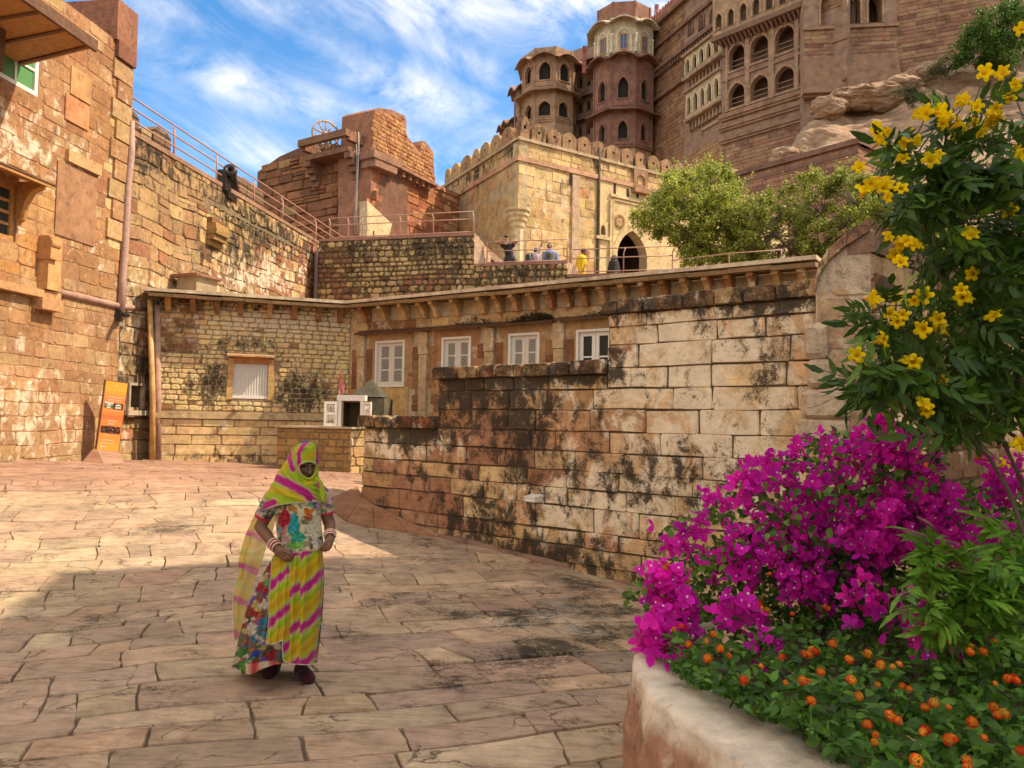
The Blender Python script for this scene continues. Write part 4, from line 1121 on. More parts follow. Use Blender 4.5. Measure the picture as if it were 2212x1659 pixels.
rr_ = random.Random(84)
w = -.5; rows = []
while w < Z3 - CH:
 h_ = rr_.uniform(.185, .285); rows.append((w, min(w + h_, Z3 - CH))); w += h_
def top_at(u): return Z1 - CH if u > um1 else (Z2 - CH if u > um2 else Z3 - CH)
for (wa, wb_) in rows:
 lim = ul_ if wa < Z1 - CH - .05 else (um1 if wa < Z2 - CH - .05 else um2)
 u = ue_ - rr_.uniform(0, .5)
 while u < lim:
  l_ = rr_.uniform(.34, .86) if u > 1.2 else rr_.uniform(.45, 1.05)
  e = min(u + l_, lim)
  for brk in (um1, um2):
   if u + .12 < brk < e and wb_ > top_at(brk + .1) - .1: e = brk
  if lim - e < .18: e = lim
  g = .006; J = lambda: rr_.uniform(-.010, .010)
  tp_ = top_at((u + e) / 2); hi = min(wb_, tp_)
  if tp_ - hi < .08: hi = tp_
  if hi - wa > .05 and e - u > .04:
   cut = rr_.uniform(.006, .02)
   pts = []
   for (x, y, sx, sy) in ((u + g, wa + g, 1, 1), (e - g, wa + g, -1, 1), (e - g, hi - g, -1, -1), (u + g, hi - g, 1, -1)):
    A = (x + sx * cut, y + J()); B = (x + J(), y + sy * cut)
    pts += [B, A] if sx * sy > 0 else [A, B]
   out_ = []
   for i in range(8):
    out_.append(pts[i]); q = pts[(i + 1) % 8]
    if abs(q[0] - pts[i][0]) > .2: out_.append(((q[0] + pts[i][0]) / 2, (q[1] + pts[i][1]) / 2 + J() * .9))
   blk.append(out_)
  u = e
lay(ra_, PRA, blk, M['ashlar'], ra_tint, ra_attr, d0=-.03, d1=(.008, .034), bev=.010, rough=.02, nmax=270, seed=85, name='block')
# coping blocks on the three steps
for (a, b, z_) in ((um1 + .0, ul_ + .06, Z1), (um2 + .0, um1 + .05, Z2), (ue_, um2 + .05, Z3)):
 u = a
 while u < b - .02:
  l_ = rr_.uniform(.30, .52); e = min(u + l_, b)
  if b - e < .15: e = b
  X, Y = PRA.pix((u + e) / 2, z_); tn = pickc(rr_, (2, (.20, .12, .075)), (2, (.33, .23, .14)), (1, (.22, .09, .05)))
  dz = rr_.uniform(-.012, .012)
  poly = [(u + .006, z_ - CH), (e - .006, z_ - CH + rr_.uniform(-.01, .01)), (e - .004, z_ - .03 + dz), (e - .03, z_ + dz), ((u + e) / 2, z_ + dz + rr_.uniform(-.008, .012)), (u + .03, z_ + dz), (u + .004, z_ - .03 + dz)]
  mb = MB(tn, .72, .54); n = len(poly); c = ((u + e) / 2, z_ - CH / 2); dp = rr_.uniform(.07, .10)
  inn = [(c[0] + (p[0] - c[0]) * .94, c[1] + (p[1] - c[1]) * .88) for p in poly]
  b0 = mb.vs([PRA.p(p[0], p[1], -.68) for p in poly] + [PRA.p(p[0], p[1], dp - .03) for p in poly] + [PRA.p(p[0], p[1], dp + rr_.uniform(-.01, .01)) for p in inn])
  for i in range(n):
   j = (i + 1) % n
   mb.face([b0 + i, b0 + j, b0 + n + j, b0 + n + i]); mb.face([b0 + n + i, b0 + n + j, b0 + 2 * n + j, b0 + 2 * n + i])
  mb.face([b0 + i for i in reversed(range(n))]); mb.face([b0 + 2 * n + i for i in range(n)])
  recalc(mb.build('coping_block', M['ashlar'], ra_))
  u = e
# end face of the rampart
PE_ = Plane(PRA.p(ul_, 0), PRA.p(ul_, 0, -.6))
# white flood light on its face
fl_ = thing('flood_light', 'small white box light fixed low on the rampart', 'light', PRA.p(*PRA.uv(1154, 1079)))
u0, u1, w0, w1 = rect(PRA, 1143, 1075, 1165, 1084, .1)
mb = MB(); mb.pbox(PRA, u0, u1, w0, w1 + .01, .03, .19); mb.build('light_body', M['white'], fl_)
mb = MB(); mb.hexa([PRA.p(u0 - .01, w1 + .011, .2), PRA.p(u1 + .01, w1 + .011, .2), PRA.p(u1 + .01, w1 + .011, .03), PRA.p(u0 - .01, w1 + .011, .03), PRA.p(u0 - .01, w1 + .02, .2), PRA.p(u1 + .01, w1 + .02, .2), PRA.p(u1 + .01, w1 + .045, .03), PRA.p(u0 - .01, w1 + .045, .03)]); mb.build('light_lid', M['white'], fl_)
# cement skirt at the foot of the rampart
sk = thing('cement_apron', 'sloping pink cement apron at the foot of the rampart corner', 'apron', G(780, 1090))
ap = [(708, 1082), (722, 1108), (748, 1128), (808, 1143), (880, 1152), (945, 1163), (900, 1140), (850, 1118), (805, 1098), (783, 1080), (772, 1056)]
ctr = G(800, 1112)
bt = [G(x, y) for x, y in ap]
for tri_i, (idx, hgt) in enumerate((((0, 1, 2, 9, 10), .05), ((2, 3, 8, 9), .06), ((3, 4, 7, 8), .05), ((4, 5, 6, 7), .04))):
 pts = [bt[i] for i in idx]; c = sum(pts, Vector()) / len(pts)
 mb = MB(pickc(rnd, (1, (.27, .15, .105)), (1, (.24, .13, .09))), .1, .1)
 n = len(pts)
 wallside = {9, 10, 8, 7, 6}
 topp = [p + (c - p).normalized() * .012 + Vector((0, 0, (hgt if i in wallside else .025))) for p, i in zip(pts, idx)]
 b0 = mb.vs([p - Vector((0, 0, .1)) for p in pts] + topp)
 for i in range(n): mb.face([b0 + i, b0 + (i + 1) % n, b0 + n + (i + 1) % n, b0 + n + i])
 mb.face([b0 + n + i for i in range(n)])
 recalc(mb.build('apron_slab', M['plaster'], sk))
# mortar fillet along the foot
ft = [G(x, y) for x, y in ((945, 1160), (1000, 1172), (1090, 1193), (1180, 1217), (1260, 1234), (1340, 1256), (1450, 1286), (1560, 1320))]
mb = MB((.24, .14, .10), .25, .1); mb.tube([p + Vector((.02, .02, -.01)) for p in ft], [.05, .07, .06, .08, .06, .08, .07, .06], 7); mb.build('foot_mortar', M['plaster'], ra_)
# ------------------------------------------------------------------ end pier of the rampart
pe = thing('stone_pier', 'tall rough plastered pier at the right end of the rampart', 'pier', (3.3, 7.2, -.2))
pc = W(1880, 490, 3.55); PP1 = Plane(pc + (PRA.U * .0), pc + PRA.U); u_p0 = PP1.uv(1762, 600)[0]
if u_p0 < 0: PP1 = Plane(pc, pc - PRA.U); u_p0 = PP1.uv(1762, 600)[0]
dirR = Vector((.72, .70, 0)).normalized()
PP2 = Plane(pc, pc + dirR)
top1 = [(0, -.6), (u_p0, -.6), (u_p0, 3.02), (u_p0 * .93, 3.17), (u_p0 * .74, 3.31), (u_p0 * .4, 3.44), (.0, 3.54)]
mb = MB((.54, .42, .31), .46, .50); mb.prism(PP1, top1, -.8, 0); mb.build('pier_front', M['rough'], pe)
lay(pe, PP1, courses(rq(.02, u_p0 - .02, -.4, 3.0), (.20, .36), (.28, .62), gap=.012, jit=.03, rnd_c=.2, seed=87, wav=.05), M['rough'], lambda X, Y, r: pickc(r, (4, (.50, .40, .30)), (1, (.38, .28, .21))), lambda X, Y: (.44, .56), d1=(.0, .022), bev=.02, rough=.03, nmax=60, seed=86)
mb = MB((.34, .25, .17), .40, .30); mb.prism(PP2, rq(.004, 6.6, -.6, 3.3), -.2, -.002); mb.build('pier_side', M['rough'], pe)
lay(pe, PP2, courses(rq(.0, 6.6, -.3, 3.3), (.22, .34), (.3, .7), gap=.02, jit=.02, rnd_c=.16, seed=88, wav=.04), M['rough'], lambda X, Y, r: pickc(r, (2, (.27, .17, .12)), (2, (.42, .33, .24)), (1, (.25, .14, .1))), lambda X, Y: (.34, .42), d1=(.02, .06), bev=.02, rough=.04, nmax=170, seed=89)
for k, ((ua, za), (ub, zb_)) in enumerate(zip(top1[2:], top1[3:])):
 mb = MB(pickc(rnd, (1, (.40, .30, .22)), (1, (.46, .36, .27))) if k < 2 else pickc(rnd, (1, (.27, .17, .125))), .55, .5); du = (ua - ub) * .02
 mb.hexa([PP1.p(ub + du, zb_ - .04, .05), PP1.p(ua - du, za - .04, .05), PP1.p(ua - du, za - .04, -.84), PP1.p(ub + du, zb_ - .04, -.84), PP1.p(ub + du, zb_ + .09, .02), PP1.p(ua - du, za + .09, .02), PP1.p(ua - du, za + .09, -.84), PP1.p(ub + du, zb_ + .09, -.84)]); mb.build('cap_stone', M['rough'], pe)
mb = MB((.27, .17, .12), .38, .3); mb.pbox(PP2, -.02, 6.6, 3.31, 3.5, -.22, .05); mb.build('cap_stone', M['rough'], pe)
# larger stones standing proud at the foot of the pier
for (x0, y0, x1, y1) in ((1735, 842, 1840, 905), (1722, 905, 1838, 960), (1748, 778, 1795, 838), (1742, 700, 1790, 775)):
 u0, u1, w0, w1 = rect(PP1, x0, y0, x1, y1); mb = MB((.56, .43, .30), .40, .42)
 stone_shape(mb, PP1, [(u0 + .03, w0), (u1 - .03, w0), (u1, w0 + .03), (u1, w1 - .03), (u1 - .03, w1), (u0 + .03, w1), (u0, w1 - .03), (u0, w0 + .03)], -.02, .10, .04, rough=.05); mb.build('stone', M['rough'], pe)
# the building whose shade covers the foreground stands just beyond the right edge
sb = tag(MB((.66, .52, .36), .1, .4).hexa([(6.9, 7.8, -1), (11.0, -6, -1), (17, -5, -1), (12, 10, -1), (6.9, 7.8, 13.75), (11.0, -6, 13.75), (17, -5, 13.75), (12, 10, 13.75)]).build('building', M['stone'], None), kind='structure')
# ------------------------------------------------------------------ curved planter wall, lower right
PZ = .54
pl_ = thing('planter', 'curved low planter wall with worn white plaster top', 'planter', (1.2, 3.4, 0))
outer = [(1530, 1338), (1470, 1342), (1420, 1355), (1385, 1378), (1369, 1408), (1367, 1440), (1385, 1475), (1412, 1510), (1464, 1547), (1534, 1600), (1596, 1650), (1690, 1720), (1800, 1800), (1950, 1920)]
inner = [(1560, 1368), (1510, 1380), (1470, 1392), (1450, 1408), (1448, 1428), (1464, 1444), (1510, 1464), (1554, 1484), (1614, 1509), (1680, 1536), (1765, 1574), (1830, 1630), (1930, 1690), (2060, 1790)]
O_ = [W(x, y, PZ) for x, y in outer]; I_ = [W(x, y, PZ) for x, y in inner]
def smooth_line(pts, k=5):
 out_ = []
 n = len(pts)
 for i in range(n - 1):
  p0, p1, p2, p3 = pts[max(i - 1, 0)], pts[i], pts[i + 1], pts[min(i + 2, n - 1)]
  for s in range(k):
   t_ = s / k
   out_.append(.5 * ((2 * p1) + (p2 - p0) * t_ + (2 * p0 - 5 * p1 + 4 * p2 - p3) * t_ * t_ + (3 * p1 - p0 - 3 * p2 + p3) * t_ ** 3))
 out_.append(pts[-1]); return out_
O_ = smooth_line(O_, 14); I_ = smooth_line(I_, 14)
mb = MB((.46, .38, .29), .22, .45); n = len(O_); prof = []
rows = []
for i in range(n):
 o, q = O_[i], I_[i]; inw = (q - o); wv = inw.length; inw.normalize()
 nz_ = .02 * mnoise.noise(Vector((o.x * 3, o.y * 3, 1.)))
 gz = ground_z(o.x, o.y)
 ro = .012 * mnoise.noise(Vector((o.x * 9, o.y * 9, 4.))) + .007 * mnoise.noise(Vector((o.x * 31, o.y * 31, 4.)))
 def fc(z_, o0): return (o - inw * (o0 + .035 * mnoise.noise(Vector((o.x * 5.5, o.y * 5.5, z_ * 7))) + .02 * mnoise.noise(Vector((o.x * 17, o.y * 17, z_ * 17))))).xy.to_3d() + Vector((0, 0, z_))
 row = [fc(gz - .1, .05)] + [fc(gz + (PZ - .12 - gz) * q, .04 - .02 * q) for q in (.12, .25, .38, .5, .62, .74, .86, 1.)] + [fc(PZ - .07, .004), o + inw * .0 + Vector((0, 0, -.03 + ro)), o + inw * .010 + Vector((0, 0, -.008 + ro)), o + inw * .03 + Vector((0, 0, 0 + ro)),
  o + inw * (wv * .5) + Vector((0, 0, .004 + ro)), q - inw * .02 + Vector((0, 0, .0 + ro)), q + Vector((0, 0, -.03)), q + Vector((0, 0, -.2))]
 rows.append(row)
for i, row in enumerate(rows):
 rn_ = .22 * mnoise.noise(Vector((row[4].x * 4, row[4].y * 4, 7.)))
 st = [.5, .48, .46, .46, .48, .5, .5, .5, .5, .48, .44, .40, .36, .33, .45, .6, .6]; li = [.3, .34, .3 + rn_, .3 + rn_, .34 - rn_, .36 + rn_, .42 + rn_, .5 + rn_, .56 + rn_, .66, .76, .82, .86, .88, .7, .4, .2]
 mb.vs(row, st, li)
k = len(rows[0])
for i in range(n - 1):
 for j in range(k - 1): mb.face([i * k + j, (i + 1) * k + j, (i + 1) * k + j + 1, i * k + j + 1], True)
M['planter'] = masonry('planter_plaster', grain=7, bump=.5, stain_scale=3.5, lime_col=(.72, .62, .48), cracks=3.5, vstretch=.6, dist=.02, sharp=3.5)
for q in mb.C: pass
mb.C = [((.38, .21, .14) if (i % k) < 9 else (.60, .50, .39)) + (c[3],) for i, c in enumerate(mb.C)]
recalc(mb.build('planter_wall', M['planter'], pl_))
soil = MB((.05, .035, .025), .2)
pts = [q + Vector((0, 0, -.12)) for q in I_] + [Vector((3.5, 2.0, PZ - .1)), Vector((4.6, 5.5, PZ)), Vector((3.2, 6.3, PZ - .05)), Vector((2.2, 5.6, PZ - .1))]
b0 = soil.vs(pts); tri = tessellate_polygon([[Vector((p.x, p.y, 0)) for p in pts]])
for f in tri: soil.face([b0 + i for i in f])
tag(recalc(soil.build('soil', M['earth'], None)), kind='structure')
# ------------------------------------------------------------------ rubble terrace wall in three steps
T0 = PLW.p(PLW.uv(685, 517)[0], 0);
a_ = PT.uv(687, 600)[0]; b1_ = PT.uv(1025, 503)[0]; b2_ = PT.uv(1226, 585)[0]; b3_ = PT.uv(1478, 600)[0]
zT1 = TZ; zT2 = PT.uv(1130, 567)[1]; zT3 = PT.uv(1330, 590)[1]
tw = thing('terrace_wall', 'lichen covered rubble terrace wall rising in steps behind the low roof', 'wall', PT.p(a_, 4))
mb = MB((.16, .115, .07), .55, .12)
mb.prism(PT, [(a_, 3.4), (b3_, 3.4), (b3_, zT3 - .1), (b2_, zT3 - .1), (b2_, zT2 - .1), (b1_, zT2 - .1), (b1_, zT1 - .1), (a_, zT1 - .1)], -.7, 0); mb.build('wall_core', M['rough'], tw)
def tw_tint(X, Y, r):
 if X < 760 and Y > 540: return pickc(r, (2, (.30, .17, .11)), (1, CREAM), (1, BROWN))
 if 880 < X < 960 and Y > 590: return pickc(r, (3, (.33, .17, .12)), (1, CREAM))
 return pickc(r, (4, (.42, .33, .2)), (3, PALE), (1, BROWN), (.4, (.34, .18, .12)))
def tw_attr(X, Y):
 st = .56 + .26 * blob(X, Y, 960, 520, 130, 40) + .24 * blob(X, Y, 760, 530, 40, 30) + .2 * blob(X, Y, 1120, 590, 90, 25) - .18 * (X < 750) - .1 * blob(X, Y, 850, 570, 60, 30)
 return st, .30 + .15 * blob(X, Y, 870, 575, 120, 40)
big_ = []
for (p, q, top, sd) in ((a_, b1_, zT1 - .1, 91), (b1_, b2_, zT2 - .1, 92), (b2_, b3_, zT3 - .1, 93)):
 big_ += courses(rq(p, q, 4.3, top), (.15, .25), (.17, .42), gap=.045, jit=.03, rnd_c=.34, seed=sd, wav=.04)
lay(tw, PT, big_, M['rough'], tw_tint, tw_attr, d1=(.03, .09), bev=.035, rough=.06, nmax=290, seed=94, minpx=6)
mb = MB((.33, .17, .12), .25, .1)
for (p, q, top) in ((a_, b1_, zT1), (b1_ + .002, b2_, zT2), (b2_ + .002, b3_, zT3)): mb.pbox(PT, p, q, top - .1, top, -.72, .05)
mb.build('coping', M['plaster'], tw)
mb = MB((.46, .32, .22), .12, .35)
mb.hexa([PT.p(b1_ + .003, zT2 + .01, .0), PT.p(b1_ + .30, zT2 + .01, -.3), PT.p(b1_ + .3, zT2 + .01, -1.2), PT.p(b1_ + .003, zT2 + .01, -1.2), PT.p(b1_ + .003, zT1 - .02, 0), PT.p(b1_ + .28, zT1 - .35, -.3), PT.p(b1_ + .3, zT1 - .6, -1.2), PT.p(b1_ + .003, zT1 - .1, -1.2)]); mb.build('step_wall', M['plaster'], tw)
mb = MB((.46, .32, .22), .12, .35)
mb.hexa([PT.p(b2_ + .003, zT3 + .01, .0), PT.p(b2_ + .3, zT3 + .01, -.3), PT.p(b2_ + .3, zT3 + .01, -1.0), PT.p(b2_ + .003, zT3 + .01, -1.0), PT.p(b2_ + .003, zT2 - .02, 0), PT.p(b2_ + .28, zT2 - .15, -.3), PT.p(b2_ + .3, zT2 - .3, -1.0), PT.p(b2_ + .003, zT2 - .1, -1.0)]); mb.build('step_wall', M['plaster'], tw)
# terrace floors behind
zF1, zF2, zF3 = zT1 - .15, zT2 - .75, zT3 - .8
fl0 = MB((.30, .2, .14), .2, .1)
for (p, q, z_) in ((a_ - 2, b1_, zF1), (b1_ + .001, b2_, zF2), (b2_ + .002, b3_ + 14, zF3)):
 fl0.hexa([PT.p(p, z_ - .3, -.69), PT.p(q, z_ - .3, -.69), PT.p(q, z_ - .3, -16), PT.p(p, z_ - .3, -16), PT.p(p, z_, -.69), PT.p(q, z_, -.69), PT.p(q, z_, -16), PT.p(p, z_, -16)])
tag(fl0.build('terrace', M['paving'], None), kind='structure')
# dark downpipe in the corner
mb = MB(); pp = [PT.p(a_ - .02, z_, .12) for z_ in (4.2, 6, 8.05)]; pp.append(PT.p(a_ + .15, 8.25, .02)); mb.tube(pp, .085, 8)
tag(mb.build('down_pipe', plain('dark_pipe', (.14, .085, .07), .5, var=.3), None), 'dark downpipe in the corner beside the rubble terrace wall', 'pipe')
# rails of the terrace
def rl(x, y, d=-.15): return PT.p(*PT.uv(x, y, d), d)
railing('pink iron rail crossing in front of the red stone tower', [PT.p(PT.uv(x, 500)[0], zT1, -.3) for x in (705, 745, 776, 858, 930, 1018)], [1] * 5, (.88, .60, .12), bend=-.06, r=.02)
railing('terrace rail where the man in black leans', [PT.p(PT.uv(x, 560)[0], zT2, -.3) for x in (1047, 1130, 1222)], [1, 1], (.86, .52, .10), bend=.0, r=.02)
railing('low iron rail in front of the pointed gate arch', [PT.p(PT.uv(x, 590)[0], zT3, -.3) for x in (1228, 1345, 1452)], [1, 1], (.95, .62, .14), bend=.05, r=.02)
railing('thin iron rail below the acacia trees on the low roof', [P(1452, 600, 21) + Vector((0, 0, -.15)), P(1575, 590, 20.5) + Vector((0, 0, -.1)), P(1688, 583, 20) + Vector((0, 0, -.1))], [1, 1], (.62, .30), r=.016)
# ------------------------------------------------------------------ red stone tower with the wheel platform
Rc = P(803, 512, 35.0)
PRL = Plane(Rc, Rc + Vector((-.84, .54, 0)), batter=.03); PRR = Plane(Rc, Rc + Vector((.465, .885, 0)), batter=.03)
rt = thing('red_tower', 'red sandstone bastion tower with a wooden wheel platform on top', 'tower', (Rc.x, Rc.y, 7.5))
def polyuv(pl, pts): return [pl.uv(*q) for q in pts]
lo = [(803, 560), (803, 330), (783, 322), (783, 300), (745, 312), (650, 318), (640, 322), (604, 338), (570, 362), (556, 372), (556, 600)]
mb = MB((.17, .085, .055), .3, .1); mb.prism(PRL, polyuv(PRL, lo), -2.5, 0); mb.build('tower_core', M['far'], rt)
ro = [(801, 560), (801, 328), (806, 306), (809, 238), (818, 233), (846, 237), (874, 250), (878, 262), (878, 292), (908, 330), (909, 312), (913, 304), (919, 306), (936, 328), (940, 398), (1108, 470), (1112, 560)]
ROu = polyuv(PRR, ro)
mb = MB((.30, .14, .085), .18, .2); mb.prism(PRR, ROu, -1.9, -.002); mb.build('tower_core', M['far'], rt)
def rl_attr(X, Y): return .30 + .2 * blob(X, Y, 620, 450, 60, 120), .08
rg = polyuv(PRL, [(803, 555), (803, 336), (640, 330), (570, 370), (560, 590)])
lay(rt, PRL, courses(rg, (.30, .55), (.5, 1.25), gap=.03, jit=.03, rnd_c=.05, seed=101, conv=False, split=.15), M['far'], lambda X, Y, r: pickc(r, (4, (.20, .10, .065)), (2, (.15, .08, .055)), (2, (.26, .13, .08)), (.5, (.30, .2, .12))), rl_attr, d1=(.02, .12), bev=.03, rough=.03, nmax=140, seed=102, minpx=6)
rg2 = polyuv(PRR, [(802, 540), (802, 345), (842, 345), (925, 425), (940, 405), (1106, 476), (1108, 540)])
lay(rt, PRR, courses(rg2, (.22, .40), (.55, 1.3), gap=.04, jit=.015, rnd_c=.04, seed=103, conv=False), M['far'], lambda X, Y, r: pickc(r, (4, (.34, .155, .095)), (3, (.38, .19, .11)), (2, (.28, .11, .07))) if X < 960 else pickc(r, (2, (.33, .13, .085)), (3, (.46, .30, .2)), (2, CREAM)), lambda X, Y: (.12 + .22 * blob(X, Y, 1050, 440, 80, 30), .2 + .3 * (X > 960)), d1=(.0, .05), bev=.015, rough=.015, nmax=150, seed=104, minpx=6)
pier = polyuv(PRR, [(806, 322), (810, 240), (872, 252), (877, 300), (905, 335), (915, 310), (934, 332), (936, 395), (930, 415), (850, 340)])
lay(rt, PRR, courses(pier, (.14, .24), (.2, .45), gap=.03, jit=.02, rnd_c=.25, seed=105, conv=False), M['rough'], lambda X, Y, r: pickc(r, (4, (.40, .24, .13)), (2, (.30, .17, .1)), (1, (.3, .13, .08))), lambda X, Y: (.26 + .25 * blob(X, Y, 845, 265, 50, 30), .15), d1=(.01, .05), bev=.03, rough=.04, nmax=90, seed=106, minpx=5)
# projecting ledge with deep shade, cream plinth
a, b = PRR.uv(848, 346), PRR.uv(928, 428); zl = (a[1] + b[1]) / 2
mb = MB((.30, .16, .10), .2, .1); mb.hexa([PRR.p(a[0], zl - .06, 0), PRR.p(b[0], zl - .06, 0), PRR.p(b[0], zl - .06, .01), PRR.p(a[0], zl - .06, .01)] + [PRR.p(a[0], zl + .16, .01), PRR.p(b[0], zl + .16, .01), PRR.p(b[0], zl + .2, -.1), PRR.p(a[0], zl + .2, -.1)]); mb.pbox(PRR, a[0], b[0], zl, zl + .14, 0, .55)
for k in range(5): mb.pbox(PRR, a[0] + .3 + k * .55, a[0] + .48 + k * .55, zl - .25, zl - .001, 0, .4)
mb.build('ledge', M['far'], rt)
a, b = PRR.uv(802, 440), PRR.uv(960, 530)
mb = MB((.50, .38, .22), .16, .5); mb.prism(PRR, [(-.12, 7.2), (5.5, 7.2), (5.5, a[1] - 1.9), (-.12, a[1])], -.3, .14); mb.build('plinth', M['plaster'], rt)
mb = MB((.36, .17, .11), .2, .2)
c0, c1 = PRR.uv(938, 402), PRR.uv(1106, 473)
mb.hexa([PRR.p(c0[0], c0[1] - .12, .10), PRR.p(c1[0], c1[1] - .12, .1), PRR.p(c1[0], c1[1] - .12, -1.9), PRR.p(c0[0], c0[1] - .12, -1.9), PRR.p(c0[0], c0[1] + .1, .10), PRR.p(c1[0], c1[1] + .1, .1), PRR.p(c1[0], c1[1] + .1, -1.9), PRR.p(c0[0], c0[1] + .1, -1.9)]); mb.build('coping', M['far'], rt)
# platform on stepped brackets
PF = 1.25
p0, p1 = PRL.uv(648, 300, PF)[0], PRL.uv(742, 280, PF)[0]; p0, p1 = min(p0, p1), max(p0, p1)
zp = PRL.uv(690, 298, PF)[1]
mb = MB((.22, .12, .07), .35); mb.pbox(PRL, p0 - .15, p1 + .15, zp - .16, zp + .16, PF - .25, PF); mb.build('platform_beam', M['ashlar'], rt)
for c in mb.C[:0]: pass
mb = MB((.22, .11, .07), .3); mb.pbox(PRL, p1 - .12, p1 + .16, zp - .3, zp + .14, -.5, PF - .251); mb.pbox(PRL, p0 - .16, p0 + .12, zp - .3, zp + .14, -.5, PF - .251); mb.pbox(PRL, p0, p1, zp - .75, zp - .5, -.5, .9); mb.build('platform_side', M['far'], rt)
for u_ in (p0 + .1, p1 - .1):
 mb = MB((.21, .11, .07), .3)
 for k in range(4): mb.pbox(PRL, u_ - .2, u_ + .2, zp - .75 - .28 * (k + 1), zp - .75 - .28 * k - .004, -.3, .85 - .2 * k)
 mb.build('bracket', M['far'], rt)
mb = MB((.27, .15, .1), .3); c = PRL.uv(785, 335, .3); mb.pbox(PRL, -.05, 1.1, c[1] - .25, c[1] + .1, -1.5, .45); mb.pbox(PRL, .0, .9, c[1] - .6, c[1] - .251, -1.2, .3); mb.build('corner_stone', M['far'], rt)
# the wheels of the gun carriage
def wheel(name, c, ax, r, parent, mat, nsp=10):
 ax = ax.normalized(); x = Vector((0, 0, 1)); x = (x - ax * x.dot(ax)).normalized(); y = ax.cross(x)
 mb = MB(); mb.lathe(c, [(r - .07, -.05), (r, -.05), (r, .05), (r - .07, .05), (r - .07, -.05)], 28, axis=ax, cap=False); o = mb.build('rim', mat, parent)
 mb = MB(); mb.lathe(c, [(0, -.16), (.10, -.16), (.14, -.05), (.14, .05), (.10, .16), (0, .16)], 14, axis=ax); mb.build('hub', mat, parent)
 for k in range(nsp):
  a = 2 * pi * k / nsp; mb = MB(); d = x * cos(a) + y * sin(a); mb.tube([c + d * .1, c + d * (r - .04)], [.045, .032], 6); mb.build('spoke', mat, parent)
wm = plain('pale_weathered_wood', (.42, .28, .17), .8, var=.35, scale=8, bump=.3)
wl = thing('carriage_wheel', 'big wooden spoked wheel standing upright on the red tower', 'wheel', PRL.p((p0 + p1) / 2, zp))
wc = P(703, 290, PRL.p((p0 + p1) / 2, zp, .4).y)
wheel('wheel', wc, (_f * .9 + _r * -.45), .66, wl, wm)
wl2 = thing('carriage_wheel', 'second wooden wheel hanging in the dark opening under the platform beam', 'wheel', PRL.p((p0 + p1) / 2, zp - .5))
wc2 = P(708, 316, PRL.p((p0 + p1) / 2, zp, .7).y)
wheel('wheel', wc2, (_f * .8 + Vector((0, 0, .5))), .52, wl2, wm)
# cables down the corner
for k, (x0, x1) in enumerate(((768, 770), (772, 774))):
 y0 = 285; mb = MB(); pts = [PRL.p(*PRL.uv(x0 + (x1 - x0) * t_ + 3 * sin(t_ * 5 + k), y0 + (505 - y0) * t_, .5), .5) for t_ in (0, .15, .3, .5, .7, .85, 1)]
 mb.tube(pts, .025, 5); tag(mb.build('cable', M['cable'], None), ('pale cable hanging down the corner of the red tower, nearer the wheel' if k == 0 else 'pale cable hanging down the corner of the red tower, nearer the bright face'), 'cable')
# ------------------------------------------------------------------ cream gatehouse with rounded merlons
F0, FR, FL = W(1121, 299, 15), W(1421, 376, 15), W(961, 403, 15)
PFR = Plane(F0, FR, batter=.0); PFL = Plane(F0, FL, batter=.0)
fg = thing('gatehouse', 'cream stone gatehouse with round topped merlons and a pointed gate arch', 'building', (F0.x, F0.y, zF3))
# gate opening
def arch(u0, u1, w0, ws, wa, n=7):
 """pointed four-centred arch outline, counter clockwise"""
 m_ = (u0 + u1) / 2; hw = (u1 - u0) / 2; pts = [(u0, w0), (u1, w0), (u1, ws)]
 for k in range(1, n):
  t_ = k / n; x = cos(t_ * pi / 2); y = sin(t_ * pi / 2)
  pts.append((m_ + hw * (x * .82 + .18 * (1 - t_)), ws + (wa - ws) * (y * .80 + .20 * t_ ** 2.2)))
 pts.append((m_, wa))
 for k in range(n - 1, 0, -1):
  t_ = k / n; x = cos(t_ * pi / 2); y = sin(t_ * pi / 2)
  pts.append((m_ - hw * (x * .82 + .18 * (1 - t_)), ws + (wa - ws) * (y * .80 + .20 * t_ ** 2.2)))
 pts.append((u0, ws)); return pts
ga0, ga1 = PFR.uv(1331, 555)[0], PFR.uv(1395, 555)[0]
gAp = PFR.uv(1362, 499)[1]; gSp = PFR.uv(1331, 545)[1]
uRR = PFR.uv(1700, 500)[0]; uLL = PFL.uv(945, 450)[0]
ar = arch(ga0, ga1, zF3 - .2, gSp, gAp)
nr = rect(PFR, 1296, 488, 1306, 509)
nich = arch(nr[0], nr[1], nr[2], nr[2] + (nr[3] - nr[2]) * .45, nr[3] + .08, 5)
mb = MB((.47, .36, .21), .22, .35); mb.prism(PFR, rq(0, uRR, zF3 - .6, 15.0), -.5, 0, [ar, nich]); mb.build('wall_core', M['far'], fg)
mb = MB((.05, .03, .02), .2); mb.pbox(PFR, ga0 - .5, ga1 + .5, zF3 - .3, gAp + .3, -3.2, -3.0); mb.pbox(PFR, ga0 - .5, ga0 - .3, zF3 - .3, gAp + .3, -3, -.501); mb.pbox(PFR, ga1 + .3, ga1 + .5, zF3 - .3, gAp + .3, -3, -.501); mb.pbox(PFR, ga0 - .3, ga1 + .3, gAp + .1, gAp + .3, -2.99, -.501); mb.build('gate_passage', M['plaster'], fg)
mb = MB((.42, .33, .2), .2, .2); mb.pbox(PFR, nr[0] - .1, nr[1] + .1, nr[2] - .1, nr[3] + .2, -.3, -.25); mb.build('niche_back', M['plaster'], fg)
mb = MB((.46, .36, .22), .25, .3); mb.prism(PFL, rq(.002, uLL, zF3 - .6, 15.0), -.5, 0); mb.build('wall_core', M['far'], fg)
